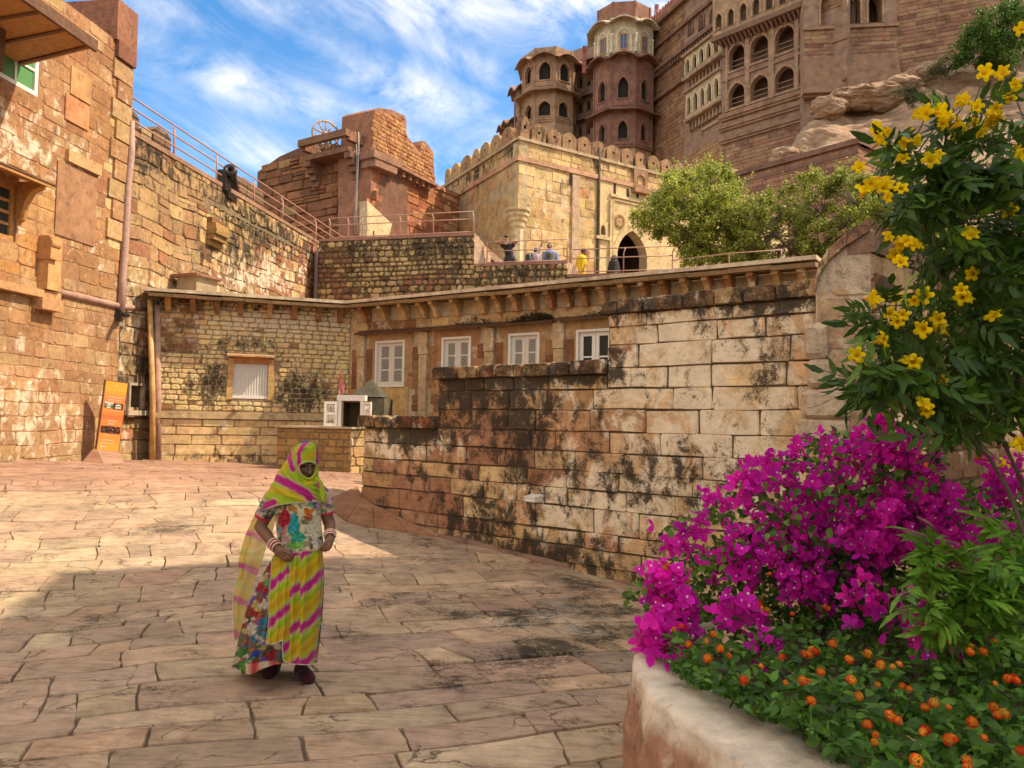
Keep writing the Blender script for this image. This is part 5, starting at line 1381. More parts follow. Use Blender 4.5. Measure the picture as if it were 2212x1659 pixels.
def fg_attr(X, Y):
 st = .40 + .30 * blob(X, Y, 1240, 420, 30, 40) + .22 * blob(X, Y, 1290, 420, 8, 90) + .2 * blob(X, Y, X, 299 + (X - 1121) * .257 + 10, 60, 14)
 li = .42 + .2 * blob(X, Y, 1180, 420, 60, 60)
 return st, li
def fl_attr(X, Y): return .46 + .25 * blob(X, Y, X, 300 + (1121 - X) * .64 + 14, 60, 16), .36
u_g = PFR.uv(1291, 450)[0]
sc = (PFR.uv(1121, 338)[1] + PFR.uv(1291, 387)[1]) / 2
tF = lambda X, Y, r: pickc(r, (5, (.47, .37, .215)), (3, (.43, .32, .18)), (2, PALE), (.8, (.36, .2, .13)) if 1190 < X < 1300 else (.1, PALE))
lay(fg, PFR, courses(rq(.0, u_g - .1, zF3, sc - .12), (.34, .62), (.55, 1.3), gap=.035, jit=.012, rnd_c=.05, seed=111), M['far'], tF, fg_attr, d1=(.0, .03), bev=.015, rough=.008, nmax=130, seed=112, minpx=6)
lay(fg, PFR, courses(rq(.0, uRR, sc + .14, 14.9), (.26, .40), (.4, .9), gap=.03, jit=.012, rnd_c=.06, seed=113), M['far'], tF, fg_attr, d1=(.0, .04), bev=.015, rough=.008, nmax=70, seed=114, minpx=6)
scl = PFL.uv(1115, 342)[1]
lay(fg, PFL, courses(rq(.03, uLL, sc + .14, 14.9), (.26, .40), (.4, .9), gap=.035, jit=.015, rnd_c=.08, seed=115), M['far'], tF, fl_attr, d1=(.0, .04), bev=.018, rough=.01, nmax=70, seed=116, minpx=5)
lay(fg, PFL, courses(rq(.03, uLL, zF3 + 3, sc - .12), (.34, .62), (.55, 1.3), gap=.03, jit=.012, rnd_c=.05, seed=117), M['far'], lambda X, Y, r: pickc(r, (3, (.44, .34, .21)), (1, (.40, .28, .17))), fl_attr, d1=(-.004, .012), bev=.012, rough=.006, nmax=60, seed=118, minpx=6)
# string courses
mb = MB((.46, .27, .17), .2, .2)
mb.pbox(PFR, -.1, uRR, sc - .11, sc + .12, -.2, .10); mb.pbox(PFL, .0, uLL, sc - .11, sc + .12, -.2, .10); mb.build('string_course', M['far'], fg)
mb = MB((.42, .32, .2), .45, .2); mb.pbox(PFR, -.1, uRR, 14.92, 15.06, -.5, .12); mb.pbox(PFL, .0, uLL, 14.92, 15.06, -.5, .12); mb.build('parapet_ledge', M['far'], fg)
# merlons, one by one
def merlon(parent, pl, u0, u1, z, h, tn, hole=True, st=.3):
 m_ = (u0 + u1) / 2; hw = (u1 - u0) / 2
 prof = [(u0, z), (u1, z), (u1, z + h * .58)]
 for k in range(1, 7):
  a = pi * k / 7; prof.append((m_ + hw * .94 * cos(a), z + h * .60 + h * .30 * sin(a) + (h * .1 * (1 - abs(k - 3.5) / 3.5))))
 prof.append((u0, z + h * .58))
 hl_ = [rq(m_ - .07, m_ + .07, z + h * .42, z + h * .58)] if hole else []
 mb = MB(tn, st, .2); mb.prism(pl, prof, -.38, .05, hl_); mb.build('merlon', M['far'], parent)
mh = .86
for (x0, x1) in ((1123, 1142), (1148, 1178), (1182, 1211), (1214, 1244), (1247, 1276), (1278, 1305), (1310, 1338), (1342, 1366), (1370, 1394), (1398, 1423), (1428, 1450), (1456, 1478), (1484, 1506)):
 ya = 299 + (x0 - 1121) * .257; u0, u1 = PFR.uv(x0, ya)[0], PFR.uv(x1, ya + 6)[0]
 merlon(fg, PFR, u0, u1, 15.06, mh * (1.25 if x0 < 1130 else 1.), pickc(rnd, (2, (.29, .20, .14)), (1, (.25, .17, .12))), st=.58)
for (x0, x1) in ((962, 973), (976, 992), (996, 1018), (1021, 1036), (1038, 1058), (1061, 1081), (1085, 1106)):
 y0 = 403 - (x0 - 961) * .65; u0, u1 = PFL.uv(x1, y0 - (x1 - x0) * .65)[0], PFL.uv(x0, y0)[0]
 merlon(fg, PFL, u0, u1, 15.06, mh, pickc(rnd, (2, (.34, .25, .16)), (1, (.3, .2, .13))), st=.48)
# loopholes under the merlons
mb = MB()
for (x, y) in ((1327, 406), (1355, 418), (1376, 416), (1399, 428), (1232, 386), (1418, 436)):
 u, w_ = PFR.uv(x, y); mb.pbox(PFR, u - .07, u + .07, w_ - .3, w_ + .25, -.02, .052)
mb.build('loophole', M['dark'], fg)
# tiny balcony window right of the corner
u0, u1, w0, w1 = rect(PFR, 1373, 378, 1390, 402)
mb = MB((.30, .17, .1), .2); mb.prism(PFR, rq(u0 - .2, u1 + .2, w0 - .25, w1 + .3), 0, .12, [arch(u0, u1, w0, w0 + (w1 - w0) * .6, w1, 5)]); mb.pbox(PFR, u0 - .3, u1 + .3, w0 - .5, w0 - .251, 0, .35); mb.build('oriel', M['far'], fg)
# smooth gate bay: frame, arch moulding, medallion, niche frame
gx0 = PFR.uv(1315, 450)[0]; gz = PFR.uv(1318, 432)[1]
mb = MB((.56, .42, .22), .08, .35); mb.prism(PFR, rq(u_g + .1, uRR, zF3, sc - .12), -.02, .03, [ar, nich]); mb.build('gate_plaster', M['plaster'], fg)
mb = MB((.55, .42, .23), .1, .3)
for (a, b, d) in ((.0, .14, .14), (.22, .30, .09)):
 mb.pbox(PFR, gx0 + a, gx0 + b, zF3, gz, .031, d); mb.pbox(PFR, gx0 + a, uRR, gz - b + .3, gz - a + .3, .031, d + .004)
mb.build('gate_frame', M['plaster'], fg)
ar2 = arch(ga0 - .26, ga1 + .26, zF3 - .2, gSp, gAp + .34)
mb = MB((.54, .40, .22), .1, .3); mb.prism(PFR, ar2, .02, .10, [ar]); mb.build('arch_moulding', M['plaster'], fg)
mc = PFR.p(*PFR.uv(1337, 478), .03); rm = .36
md = MB((.44, .29, .14), .2, .2); md.lathe(mc, [(rm, 0), (rm, .06), (rm * .9, .09), (rm * .82, .05), (rm * .6, .07), (rm * .5, .04), (rm * .3, .07), (.02, .09)], 24, axis=PFR.N)
for k in range(12):
 a = 2 * pi * k / 12; c_ = mc + PFR.U * (cos(a) * rm * .7) + Vector((0, 0, sin(a) * rm * .7)) + PFR.N * .06
 md.lathe(c_, [(.05, 0), (.05, .03), (.02, .05)], 6, axis=PFR.N)
md.build('medallion', M['plaster'], fg)
mb = MB((.54, .41, .22), .1, .3); mb.prism(PFR, rq(nr[0] - .14, nr[1] + .14, nr[2] - .08, nr[3] + .24), .0, .075, [nich]); mb.pbox(PFR, nr[0] - .3, nr[1] + .3, nr[2] - .24, nr[2] - .081, .0, .16)
mb.build('niche_frame', M['plaster'], fg)
# dark rain pipe on the joint, broad worn rib
mb = MB((.10, .07, .05), .5); mb.tube([PFR.p(u_g, z_, .07) for z_ in (zF3, 10, 13, 15.5)], .08, 7); mb.build('rain_pipe', M['far'], fg)
u_r = PFR.uv(1241, 500)[0]; mb = MB((.44, .31, .2), .3, .3); mb.pbox(PFR, u_r - .22, u_r + .22, zF3, sc - .2, 0, .10); mb.build('wall_rib', M['plaster'], fg)
# chamfered corner with its corbel
cz = PFR.uv(1125, 482)[1]
mb = MB((.50, .39, .22), .15, .3)
ccn = F0.copy(); ccn.z = 0
for k, (r_, z0_, z1_) in enumerate(((.62, cz + .40, cz + .6), (.54, cz + .18, cz + .399), (.44, cz - .04, cz + .179), (.34, cz - .3, cz - .041))):
 mb.lathe((F0.x, F0.y - .0, 0), [(0, z0_), (r_ * .8, z0_), (r_, z0_ + .1), (r_, z1_), (0, z1_)], 8, smooth=False)
mb.build('corner_corbel', M['plaster'], fg)
mb = MB((.56, .44, .26), .1, .4); mb.lathe((F0.x, F0.y + .02, 0), [(0, zF3 - .3), (.28, zF3 - .3), (.28, cz - .28), (0, cz - .28)], 6, smooth=False); mb.build('corner_shaft', M['plaster'], fg)
# ------------------------------------------------------------------ palace high on the rock
pa = thing('palace', 'huge brown sandstone palace with stacked bay towers high on the rock', 'palace', (10, 92, 20))
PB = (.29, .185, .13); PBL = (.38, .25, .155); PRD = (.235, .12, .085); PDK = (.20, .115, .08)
def pal_attr(X, Y): return .24, .2
def arched_wall(pl, u0, u1, w0, w1, ops, tn, name='wall', parent=pa, th=.9, st=.24, li=.2, back=None, bd=-.75, cusp=True):
 """wall with arched openings; ops: (u0,u1,w0,ws,wa)"""
 hs_ = [arch(a, b, c, d, e, 6) for a, b, c, d, e in ops]
 mb = MB(tn, st, li); mb.prism(pl, rq(u0, u1, w0, w1), -th, 0, hs_); o = mb.build(name, M['palace'], parent)
 for (a, b, c, d, e), h in zip(ops, hs_):
  big_ = arch(a - .18, b + .18, c - .02, d, e + .22, 6)
  mb = MB(tuple(v * 1.12 for v in tn), st * .7, li + .1); mb.prism(pl, big_, .0, .09, [h]); mb.build('arch_surround', M['palace'], o)
  if back is not None:
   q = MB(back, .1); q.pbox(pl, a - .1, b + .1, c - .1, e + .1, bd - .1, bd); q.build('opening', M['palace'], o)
 return o
def oct_tower(name, cx, cy, R, levels, rot, parent=pa, drop=6.0):
 """stack of storeys on an octagon; levels: (z0, z1, colour, opening spec or None, eave)"""
 cen = Vector((cx, cy, 0))
 tw_ = MB(); o_root = None
 for li_, (z0, z1, tn, op, eave, Rl) in enumerate(levels):
  R_ = R * Rl
  for k in range(8):
   a0 = rot + 2 * pi * (k - .5) / 8; a1 = rot + 2 * pi * (k + .5) / 8
   A = cen + Vector((cos(a0), sin(a0), 0)) * R_; B = cen + Vector((cos(a1), sin(a1), 0)) * R_
   am = rot + 2 * pi * k / 8; nrm = Vector((cos(am), sin(am), 0))
   if nrm.y > .45: continue
   pl = Plane(A, B)
   if pl.N.dot(nrm) < 0: pl.N = -pl.N
   L = (B - A).length; hs_ = []
   if op:
    wd, wb_, wt_ = op
    hs_ = [(L / 2 - wd / 2, L / 2 + wd / 2, z0 + wb_, z0 + wb_ + (wt_ - wb_) * .6, z0 + wt_)]
   hp = [arch(*h, 6) for h in hs_]
   mb = MB(tn, .22, .18); mb.prism(pl, rq(0, L, z0, z1), -.35, 0, hp); w_ = mb.build('bay_wall', M['palace'], parent)
   mb = MB(tuple(v * .9 for v in tn), .2); mb.pbox(pl, -.03, .16, z0, z1, 0, .10); mb.pbox(pl, L - .16, L + .03, z0, z1, 0, .10); mb.build('corner_rib', M['palace'], w_)
   if hs_:
    h = hs_[0]
    mb = MB(tuple(v * 1.1 for v in tn), .2, .2); mb.prism(pl, arch(h[0] - .16, h[1] + .16, h[2] - .12, h[3], h[4] + .2, 6), 0, .10, [hp[0]]); mb.build('arch_surround', M['palace'], w_)
    mb = MB((.03, .02, .015)); mb.pbox(pl, h[0] - .1, h[1] + .1, h[2] - .1, h[4] + .1, -.6, -.5); mb.build('opening', M['dark'], w_)
   # moulded bands top and bottom of the storey
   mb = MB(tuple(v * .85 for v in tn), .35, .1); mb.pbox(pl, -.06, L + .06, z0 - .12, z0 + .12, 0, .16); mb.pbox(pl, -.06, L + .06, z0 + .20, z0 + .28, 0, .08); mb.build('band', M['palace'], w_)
   if eave == 'curved':      # drooping bangla eave over each face
    n = 9; prof_t = []; mb = MB(tuple(v * .92 for v in tn), .35, .1)
    def ev(s, d, up): return pl.p(-.2 + (L + .4) * s, z1 - .75 + .72 * sin(pi * s) ** .8 - .32 * d + up, .05 + 1.0 * d)
    b0 = mb.vs([ev(i / (n - 1), d, up) for up in (0, .16) for d in (0, 1) for i in range(n)])
    for i in range(n - 1):
     q = lambda s, d, j: b0 + s * 2 * n + d * n + j
     mb.face([q(0, 0, i), q(0, 0, i + 1), q(0, 1, i + 1), q(0, 1, i)]); mb.face([q(1, 0, i), q(1, 1, i), q(1, 1, i + 1), q(1, 0, i + 1)])
     mb.face([q(0, 1, i), q(0, 1, i + 1), q(1, 1, i + 1), q(1, 1, i)])
    mb.build('curved_eave', M['palace'], w_)
   elif eave == 'flat':
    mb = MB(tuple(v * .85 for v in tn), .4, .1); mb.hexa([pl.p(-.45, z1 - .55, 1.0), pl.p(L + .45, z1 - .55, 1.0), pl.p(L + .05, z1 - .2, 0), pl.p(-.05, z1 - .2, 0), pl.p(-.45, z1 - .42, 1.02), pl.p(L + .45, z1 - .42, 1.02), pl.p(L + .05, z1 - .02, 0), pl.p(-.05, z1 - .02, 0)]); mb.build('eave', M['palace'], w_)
  mb = MB(tn, .3); mb.lathe((cx, cy, 0), [(0, z1 - .3), (R_ * .98, z1 - .3), (R_ * .98, z1 - .02), (0, z1 - .02)], 8, smooth=False, a0=rot + pi / 8, a1=rot + pi / 8 + 2 * pi); mb.build('storey_slab', M['palace'], parent)
def zat(x, y, dep): return P(x, y, dep).z
# --- bay tower B (tall, with the cream upper room)
DB = 90.0
cB = P(1352, 200, DB); yB = DB + 3.0
zb = [zat(1345, y, DB) for y in (392, 318, 235, 118, 44, 20)]
RB = 3.75
oct_tower('bay_tower', cB.x + .1, yB, RB, [
 (zb[0] - 8, zb[1] + .6, PBL, None, None, .94),
 (zb[1], zb[2], PRD, (1.05, .9, 3.0), 'flat', .98),
 (zb[2], zb[3], PRD, (1.15, 1.1, 3.6), 'curved', 1.0),
 (zb[3] + .0, zb[4] + .2, (.55, .47, .33), None, 'curved', .97),
 (zb[4] + .2, zb[5] + .9, (.30, .15, .105), None, None, .90)], -pi / 2 - radians(8))
# windows of the cream room and its columns
for k in range(8):
 am = -pi / 2 - radians(8) + 2 * pi * k / 8
 if sin(am) > .45: continue
 a0, a1 = am - pi / 8, am + pi / 8; R_ = RB * .97
 A = Vector((cB.x + .1 + cos(a0) * R_, yB + sin(a0) * R_, 0)); B = Vector((cB.x + .1 + cos(a1) * R_, yB + sin(a1) * R_, 0))
 pl = Plane(A, B); L = (B - A).length; z0 = zb[3] + .45
 window(pl, (L / 2 - .48, L / 2 + .48, z0, z0 + 1.9), pa, M['ochre_wood'], M['blue_pane'], 2, 2, .12, .08)
 mb = MB((.60, .52, .38), .15, .3); mb.prism(pl, arch(L / 2 - .95, L / 2 + .95, z0 - .2, z0 + 1.7, z0 + 2.75, 6), .0, .10, [arch(L / 2 - .72, L / 2 + .72, z0 - .21, z0 + 1.7, z0 + 2.4, 6)]); mb.build('arch_surround', M['plaster'], pa)
 mb = MB((.60, .52, .38), .1, .3); c = A; mb.lathe((c.x, c.y, 0), [(0, z0 - .4), (.26, z0 - .4), (.2, z0 - .1), (.13, z0 + .2), (.17, z0 + 1.3), (.13, z0 + 1.6), (.26, z0 + 1.9), (0, z0 + 1.95)], 8); mb.build('column', M['plaster'], pa)
# --- bay tower A (left, lower)
DA = 96.0
cA = P(1190, 200, DA); za = [zat(1190, y, DA) for y in (340, 268, 196, 120, 108)]
RA = 3.55
oct_tower('bay_tower', cA.x, DA + 3.0, RA, [
 (za[0] - 10, za[1] + .3, PBL, None, None, .98),
 (za[1] + .3, za[2] + .3, (.36, .225, .14), (1.5, .7, 2.6), 'flat', .96),
 (za[2] + .3, za[3] + .2, (.36, .22, .14), (1.45, 1.0, 3.3), 'curved', 1.0),
 (za[3] + .2, za[4] + .35, (.38, .25, .16), None, None, .95)], -pi / 2 - radians(14))
# --- farther bays stepping down to the left
for i, (x, yt, yb, dep, R_) in enumerate(((1136, 180, 330, 104, 1.9), (1118, 252, 330, 108, 1.7), (1106, 262, 330, 112, 1.6), (1096, 285, 330, 116, 1.6))):
 c = P(x, 200, dep); z0, z1 = zat(x, yb, dep), zat(x, yt, dep)
 hh = (z1 - z0)
 lv = [(z0 - 6, z0 + hh * .35, PB, None, 'flat', 1.0), (z0 + hh * .35, z1, PB, (.8, .6, min(2.2, hh * .4)), 'curved', .98)]
 oct_tower('bay', c.x + .4, dep + 2, R_, lv, -pi / 2 - radians(20))
 mb = MB(PB, .3); mb.lathe((c.x + .4, dep + 2, z1 - .1), [(R_ * .9, 0), (R_ * .85, .3), (R_ * .6, .7), (R_ * .25, .95), (0, 1.15)], 10); mb.build('dome', M['palace'], pa)
# --- wall between tower A and tower B
qa, qb = P(1225, 200, 101), P(1318, 200, 97)
PAB = Plane(qa, qb); Lab = (Vector((qb.x, qb.y, 0)) - Vector((qa.x, qa.y, 0))).length
ops = []
zz = [zat(1270, y, 99) for y in (300, 255, 205, 165)]
for z_ in (zz[0] + .6, zz[1] + .9, zz[2] + 1.2):
 for k in range(4): ops.append((.5 + k * 1.3, 1.1 + k * 1.3, z_, z_ + .9, z_ + 1.5))
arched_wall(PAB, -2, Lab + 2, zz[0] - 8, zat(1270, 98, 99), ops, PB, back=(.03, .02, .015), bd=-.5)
for z_ in (zz[1], zz[2], zat(1270, 130, 99)):
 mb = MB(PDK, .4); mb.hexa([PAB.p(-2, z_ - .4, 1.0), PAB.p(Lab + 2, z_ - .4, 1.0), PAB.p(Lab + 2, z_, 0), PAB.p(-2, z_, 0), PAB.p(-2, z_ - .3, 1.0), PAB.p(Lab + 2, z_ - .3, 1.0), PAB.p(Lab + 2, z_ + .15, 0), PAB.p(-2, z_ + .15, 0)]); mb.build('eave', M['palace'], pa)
# --- M1: long steep wall right of tower B
m1a, m1b = P(1412, 150, 92.5), P(1562, 150, 79.5)
PM1 = Plane(m1a, m1b); L1_ = (Vector((m1b.x, m1b.y, 0)) - Vector((m1a.x, m1a.y, 0))).length
def m1(x, y, d=0.): return PM1.uv(x, y, d)
zc1 = m1(1480, 122)[1]; zt1 = m1(1470, -6)[1]
ops = []
arched_wall(PM1, -3, L1_, zc1 - 16, zt1, [], PB, st=.28)
mb = MB(PDK, .4);
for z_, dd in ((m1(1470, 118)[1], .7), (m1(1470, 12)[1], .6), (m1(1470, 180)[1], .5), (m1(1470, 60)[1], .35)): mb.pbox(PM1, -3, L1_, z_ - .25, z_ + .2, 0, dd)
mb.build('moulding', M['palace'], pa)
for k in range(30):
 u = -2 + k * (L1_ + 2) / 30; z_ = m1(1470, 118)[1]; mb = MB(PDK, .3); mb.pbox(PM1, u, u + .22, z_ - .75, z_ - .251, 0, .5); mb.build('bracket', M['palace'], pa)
# roof merlons against the sky
for k in range(26):
 u = -2.6 + k * (L1_ + 2) / 26; mb = MB((.30, .13, .10), .2); mb.prism(PM1, [(u, zt1), (u + .44, zt1), (u + .44, zt1 + .6), (u + .22, zt1 + .95), (u, zt1 + .6)], -.4, 0); mb.build('merlon', M['palace'], pa)
for (x, y) in ((1418, 40), (1262, 130)):
 c = P(x, y, 95); mb = MB((.36, .13, .11), .1); mb.box((c.x, c.y, c.z), (.45, .45, 3.4)); mb.build('roof_post', M['palace'], pa)
# niches high on that wall
for (x, y, hgt) in ((1424, 86, 1.6), (1446, 78, 1.6), (1468, 68, 1.6), (1492, 58, 1.5), (1516, 46, 1.5), (1540, 34, 1.4), (1428, 140, 1.0)):
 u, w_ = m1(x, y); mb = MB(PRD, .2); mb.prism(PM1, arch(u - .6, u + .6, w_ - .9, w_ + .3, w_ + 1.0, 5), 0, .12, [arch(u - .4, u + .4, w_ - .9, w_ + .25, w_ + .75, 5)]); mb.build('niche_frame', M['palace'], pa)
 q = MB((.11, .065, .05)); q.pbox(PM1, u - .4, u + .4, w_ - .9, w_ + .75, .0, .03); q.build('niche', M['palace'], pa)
# cream balconies with arches
def balcony(x0, x1, yb, yt, n, dd=1.1, tn=(.52, .42, .27)):
 u0, u1 = m1((x0), (yb + yt) / 2, dd)[0], m1(x1, (yb + yt) / 2, dd)[0]
 z0, z1 = m1((x0 + x1) / 2, yb, dd)[1], m1((x0 + x1) / 2, yt, dd)[1]
 bl = Plane(PM1.p(u0, 0, dd), PM1.p(u1, 0, dd)); L = u1 - u0
 w_ = L / n; ops = [(i * w_ + w_ * .2, (i + 1) * w_ - w_ * .2, z0 + (z1 - z0) * .14, z0 + (z1 - z0) * .58, z0 + (z1 - z0) * .82) for i in range(n)]
 arched_wall(bl, 0, L, z0, z1, ops, tn, name='balcony', th=.25, st=.22, li=.35, back=(.05, .032, .022), bd=-.55)
 mb = MB((.34, .23, .15), .35); mb.pbox(PM1, u0 - .15, u1 + .15, z0 - .3, z0 - .001, 0, dd + .2)
 for k in range(n * 2): mb.pbox(PM1, u0 + L * k / (2 * n), u0 + L * k / (2 * n) + .25, z0 - 1.2, z0 - .301, 0, dd * .6);
 mb.pbox(PM1, u0, u0 + .2, z0, z1, 0, dd - .26); mb.pbox(PM1, u1 - .2, u1, z0, z1, 0, dd - .26); mb.pbox(PM1, u0 - .2, u1 + .2, z1, z1 + .25, 0, dd + .35); mb.build('balcony_base', M['palace'], pa)
balcony(1479, 1556, 142, 96, 5)
balcony(1482, 1556, 236, 178, 5, .8)
for z_ in (0, 1, 2, 3):
 mb = MB((.40, .28, .18), .25); a = m1(1480, 262 + 14 * z_)[1]; mb.pbox(PM1, L1_ - 6.0 + z_ * .8, L1_ - .2, a - .14, a + .14, 0, .5 - .1 * z_); mb.build('moulding', M['palace'], pa)
# --- M2: wall with two storeys of tall arches
m2a, m2b = W(1559, 255, 33), W(1761, 191, 33)
PM2 = Plane(m2a, m2b); L2_ = (Vector((m2b.x, m2b.y, 0)) - Vector((m2a.x, m2a.y, 0))).length
def m2(x, y, d=0.): return PM2.uv(x, y, d)
ops = []
cols = [(1575, 1609), (1622, 1660), (1675, 1716), (1728, 1762)]
zlo = (m2(1592, 229)[1] + m2(1642, 215)[1]) / 2; zlt = (m2(1592, 180)[1] + m2(1642, 162)[1]) / 2
zuo = (m2(1592, 147)[1] + m2(1642, 133)[1]) / 2; zut = (m2(1592, 94)[1] + m2(1642, 75)[1]) / 2
for (x0, x1) in cols:
 u0, u1 = m2(x0, 190)[0], m2(x1, 185)[0]
 ops.append((u0, u1, zlo, zlo + (zlt - zlo) * .6, zlt)); ops.append((u0, u1, zuo, zuo + (zut - zuo) * .6, zut))
zt2 = m2(1640, -30)[1]
mb = MB(PB, .22, .2); mb.prism(PM2, rq(0, L2_ + 3, zlo - 16, zt2), -.6, 0, [arch(*o, 7) for o in ops]); mb.build('wall', M['palace'], pa)
for i, o in enumerate(ops):
 mb = MB((.34, .215, .14), .15, .25); mb.prism(PM2, arch(o[0] - .2, o[1] + .2, o[2] - .02, o[3], o[4] + .28, 7), 0, .12, [arch(*o, 7)]); mb.build('arch_surround', M['palace'], pa)
 mb = MB();
 for hh in (.5, 1.0): mb.tube([PM2.p(o[0], o[2] + hh, -.2), PM2.p(o[1], o[2] + hh, -.2)], .035, 5)
 mb.build('rail_bar', M['rail'], pa)
 q = MB((.32, .2, .13), .2); q.pbox(PM2, o[0] - .15, o[1] + .15, o[2] - .25, o[2] - .001, -.6, .12); q.build('sill', M['palace'], pa)
mb = MB((.16, .11, .075), .15); mb.pbox(PM2, -.4, L2_ + 2.9, zlo - 1, zut + 1, -2.0, -1.7); mb.pbox(PM2, .05, .4, zlo - 1, zut + 1, -1.69, -.61); mb.pbox(PM2, .05, L2_ + 2.9, zut + .5, zut + .9, -1.69, -.61); mb.pbox(PM2, .05, L2_ + 2.9, (zlt + zuo) / 2 - .2, (zlt + zuo) / 2 + .2, -1.69, -.61); mb.build('gallery_back', M['palace'], pa)
for (x0, x1) in ((1568, 1573), (1611, 1620), (1662, 1673), (1718, 1726)):
 u0, u1 = m2(x0, 190)[0], m2(x1, 188)[0]; mb = MB((.34, .22, .145), .2, .2); mb.pbox(PM2, u0, u1, zlo - .3, zut + .8, 0, .16); mb.build('pilaster', M['palace'], pa)
# bands below the arches: three bold half-round mouldings
mb = MB((.29, .17, .11), .3)
for y in (240, 262, 290):
 z_ = m2(1600, y + 4)[1]; n = 6
 for k in range(3): mb.pbox(PM2, -.2, L2_ + 3, z_ - .38 + k * .25, z_ - .14 + k * .25, 0, (.22, .36, .22)[k])
z_ = (zlt + zuo) / 2; mb.pbox(PM2, 0, L2_ + 3, z_ - .15, z_ + .15, 0, .14); mb.build('moulding', M['palace'], pa)
# bracketed balcony over the arches
zb2 = m2(1650, 55)[1]
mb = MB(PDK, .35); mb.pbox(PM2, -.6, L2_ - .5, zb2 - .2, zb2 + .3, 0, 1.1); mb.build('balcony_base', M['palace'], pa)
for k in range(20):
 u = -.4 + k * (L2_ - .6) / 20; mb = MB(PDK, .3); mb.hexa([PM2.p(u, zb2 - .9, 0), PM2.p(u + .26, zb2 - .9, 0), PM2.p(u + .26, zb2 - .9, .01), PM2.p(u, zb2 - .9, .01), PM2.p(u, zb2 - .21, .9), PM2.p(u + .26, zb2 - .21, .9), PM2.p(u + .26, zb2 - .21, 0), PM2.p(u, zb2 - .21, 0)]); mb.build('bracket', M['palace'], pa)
bl = Plane(PM2.p(-.6, 0, .8), PM2.p(L2_ - .5, 0, .8)); Lb = L2_ - .1
ops = [(i * Lb / 7 + .35, (i + 1) * Lb / 7 - .3, zb2 + .9, zb2 + 2.0, zb2 + 2.6) for i in range(7)]
arched_wall(bl, 0, Lb, zb2 + .3, zb2 + 6, ops, (.36, .235, .15), name='balcony', th=.2, back=(.09, .06, .04), bd=-.3)
# --- M3: projecting bastion with ribbed foot
b3a = PM2.p(m2(1757, 150)[0] - .1, 0, 1.6)
b3b = P(1872, 100, 69.5)
PM3 = Plane(b3a, b3b); L3_ = (Vector((b3b.x, b3b.y, 0)) - Vector((b3a.x, b3a.y, 0))).length
def m3(x, y, d=0.): return PM3.uv(x, y, d)
zs0 = m3(1800, 62)[1]
ops = []
for (x0, x1) in ((1773, 1805), (1824, 1858)):
 u0, u1 = m3(x0, 25)[0], m3(x1, 15)[0]; ops.append((u0, u1, zs0 + .35, zs0 + 2.2, zs0 + 3.4))
ops.append((m3(1876, 10)[0], m3(1905, 5)[0], zs0 + .35, zs0 + 2.2, zs0 + 3.4))
L3x = m3(1938, 60)[0]
mb = MB(PB, .2, .15); mb.prism(PM3, rq(0, L3x, zs0 - 22, zs0 + 8), -1.5, 0, [arch(*o, 6) for o in ops]); mb.build('bastion_wall', M['palace'], pa)
for o in ops:
 mb = MB((.10, .065, .045)); mb.pbox(PM3, o[0] - .8, o[1] + 1.2, o[2] - .4, o[4] + .8, -2.6, -2.4); mb.pbox(PM3, o[0] - .8, o[0] - .6, o[2] - .4, o[4] + .8, -2.39, -1.51); mb.pbox(PM3, o[1] + .9, o[1] + 1.1, o[2] - .4, o[4] + .8, -2.39, -1.51); mb.pbox(PM3, o[0] - .59, o[1] + .89, o[4] + .5, o[4] + .7, -2.39, -1.51); mb.build('arch_recess', M['palace'], pa)
 mb = MB((.34, .215, .14), .15, .25); mb.prism(PM3, arch(o[0] - .2, o[1] + .2, o[2] - .02, o[3], o[4] + .28, 6), 0, .1, [arch(*o, 6)]); mb.build('arch_surround', M['palace'], pa)
mb = MB((.31, .19, .12), .3); mb.pbox(PM3, -.1, L3x + .1, zs0 - .1, zs0 + .2, 0, .25); mb.build('moulding', M['palace'], pa)
z1_ = m3(1840, 118)[1]; z0_ = m3(1800, 205)[1]
for k in range(9):
 z_ = z1_ - (z1_ - z0_) * k / 8.5; mb = MB((.30, .18, .115), .3); d_ = .15 + .13 * k
 mb.prism(PM3, rq(-.1 - .02 * k, L3x + .05, z_ - .42, z_ - .05), 0, d_); mb.pbox(PM3, -.1, L3x, z_ - .62, z_ - .421, 0, d_ * .6); mb.build('rib', M['palace'], pa)
# side return to the right: brick wall M4
b4a = PM3.p(L3x, 0, -.02); b4b = P(2140, 80, 66)
PM4 = Plane(b4a, b4b); L4_ = (Vector((b4b.x, b4b.y, 0)) - Vector((b4a.x, b4a.y, 0))).length
mb = MB((.30, .17, .115), .2, .15); mb.prism(PM4, rq(0, L4_ + 14, zs0 - 22, zs0 + 8), -1.2, 0); mb.build('wall', M['palace'], pa)
# brick-like courses on the big plain walls: real stones, small in the picture, joined per wall
def pal_courses(pl, reg, seed, h=(.32, .42), l=(.8, 2.2), tones=None):
 r = random.Random(seed); mb = MB()
 for p in courses(reg, h, l, gap=.03, jit=.0, rnd_c=.02, seed=seed):
  tn = pickc(r, *(tones or ((5, (.28, .185, .145)), (2, (.24, .145, .12)), (1.2, (.20, .115, .105)), (2, (.31, .215, .165)))))
  mb.tint = tn; mb.stain = .16; mb.lime = .15
  stone_shape(mb, pl, p, -.02, r.uniform(.02, .07), .02, r=r)
 tag(mb.build('stone_courses', M['palace'], pa), kind='stuff')
pal_courses(PM3, rq(.05, L3x - .05, m3(1800, 118)[1], zs0 - .15), 141)
pal_courses(PM4, rq(.1, L4_, zs0 - 16, zs0 + 6), 142)
pal_courses(PM2, rq(.05, L2_ + 2.5, m2(1620, 400)[1], m2(1620, 300)[1]), 143)
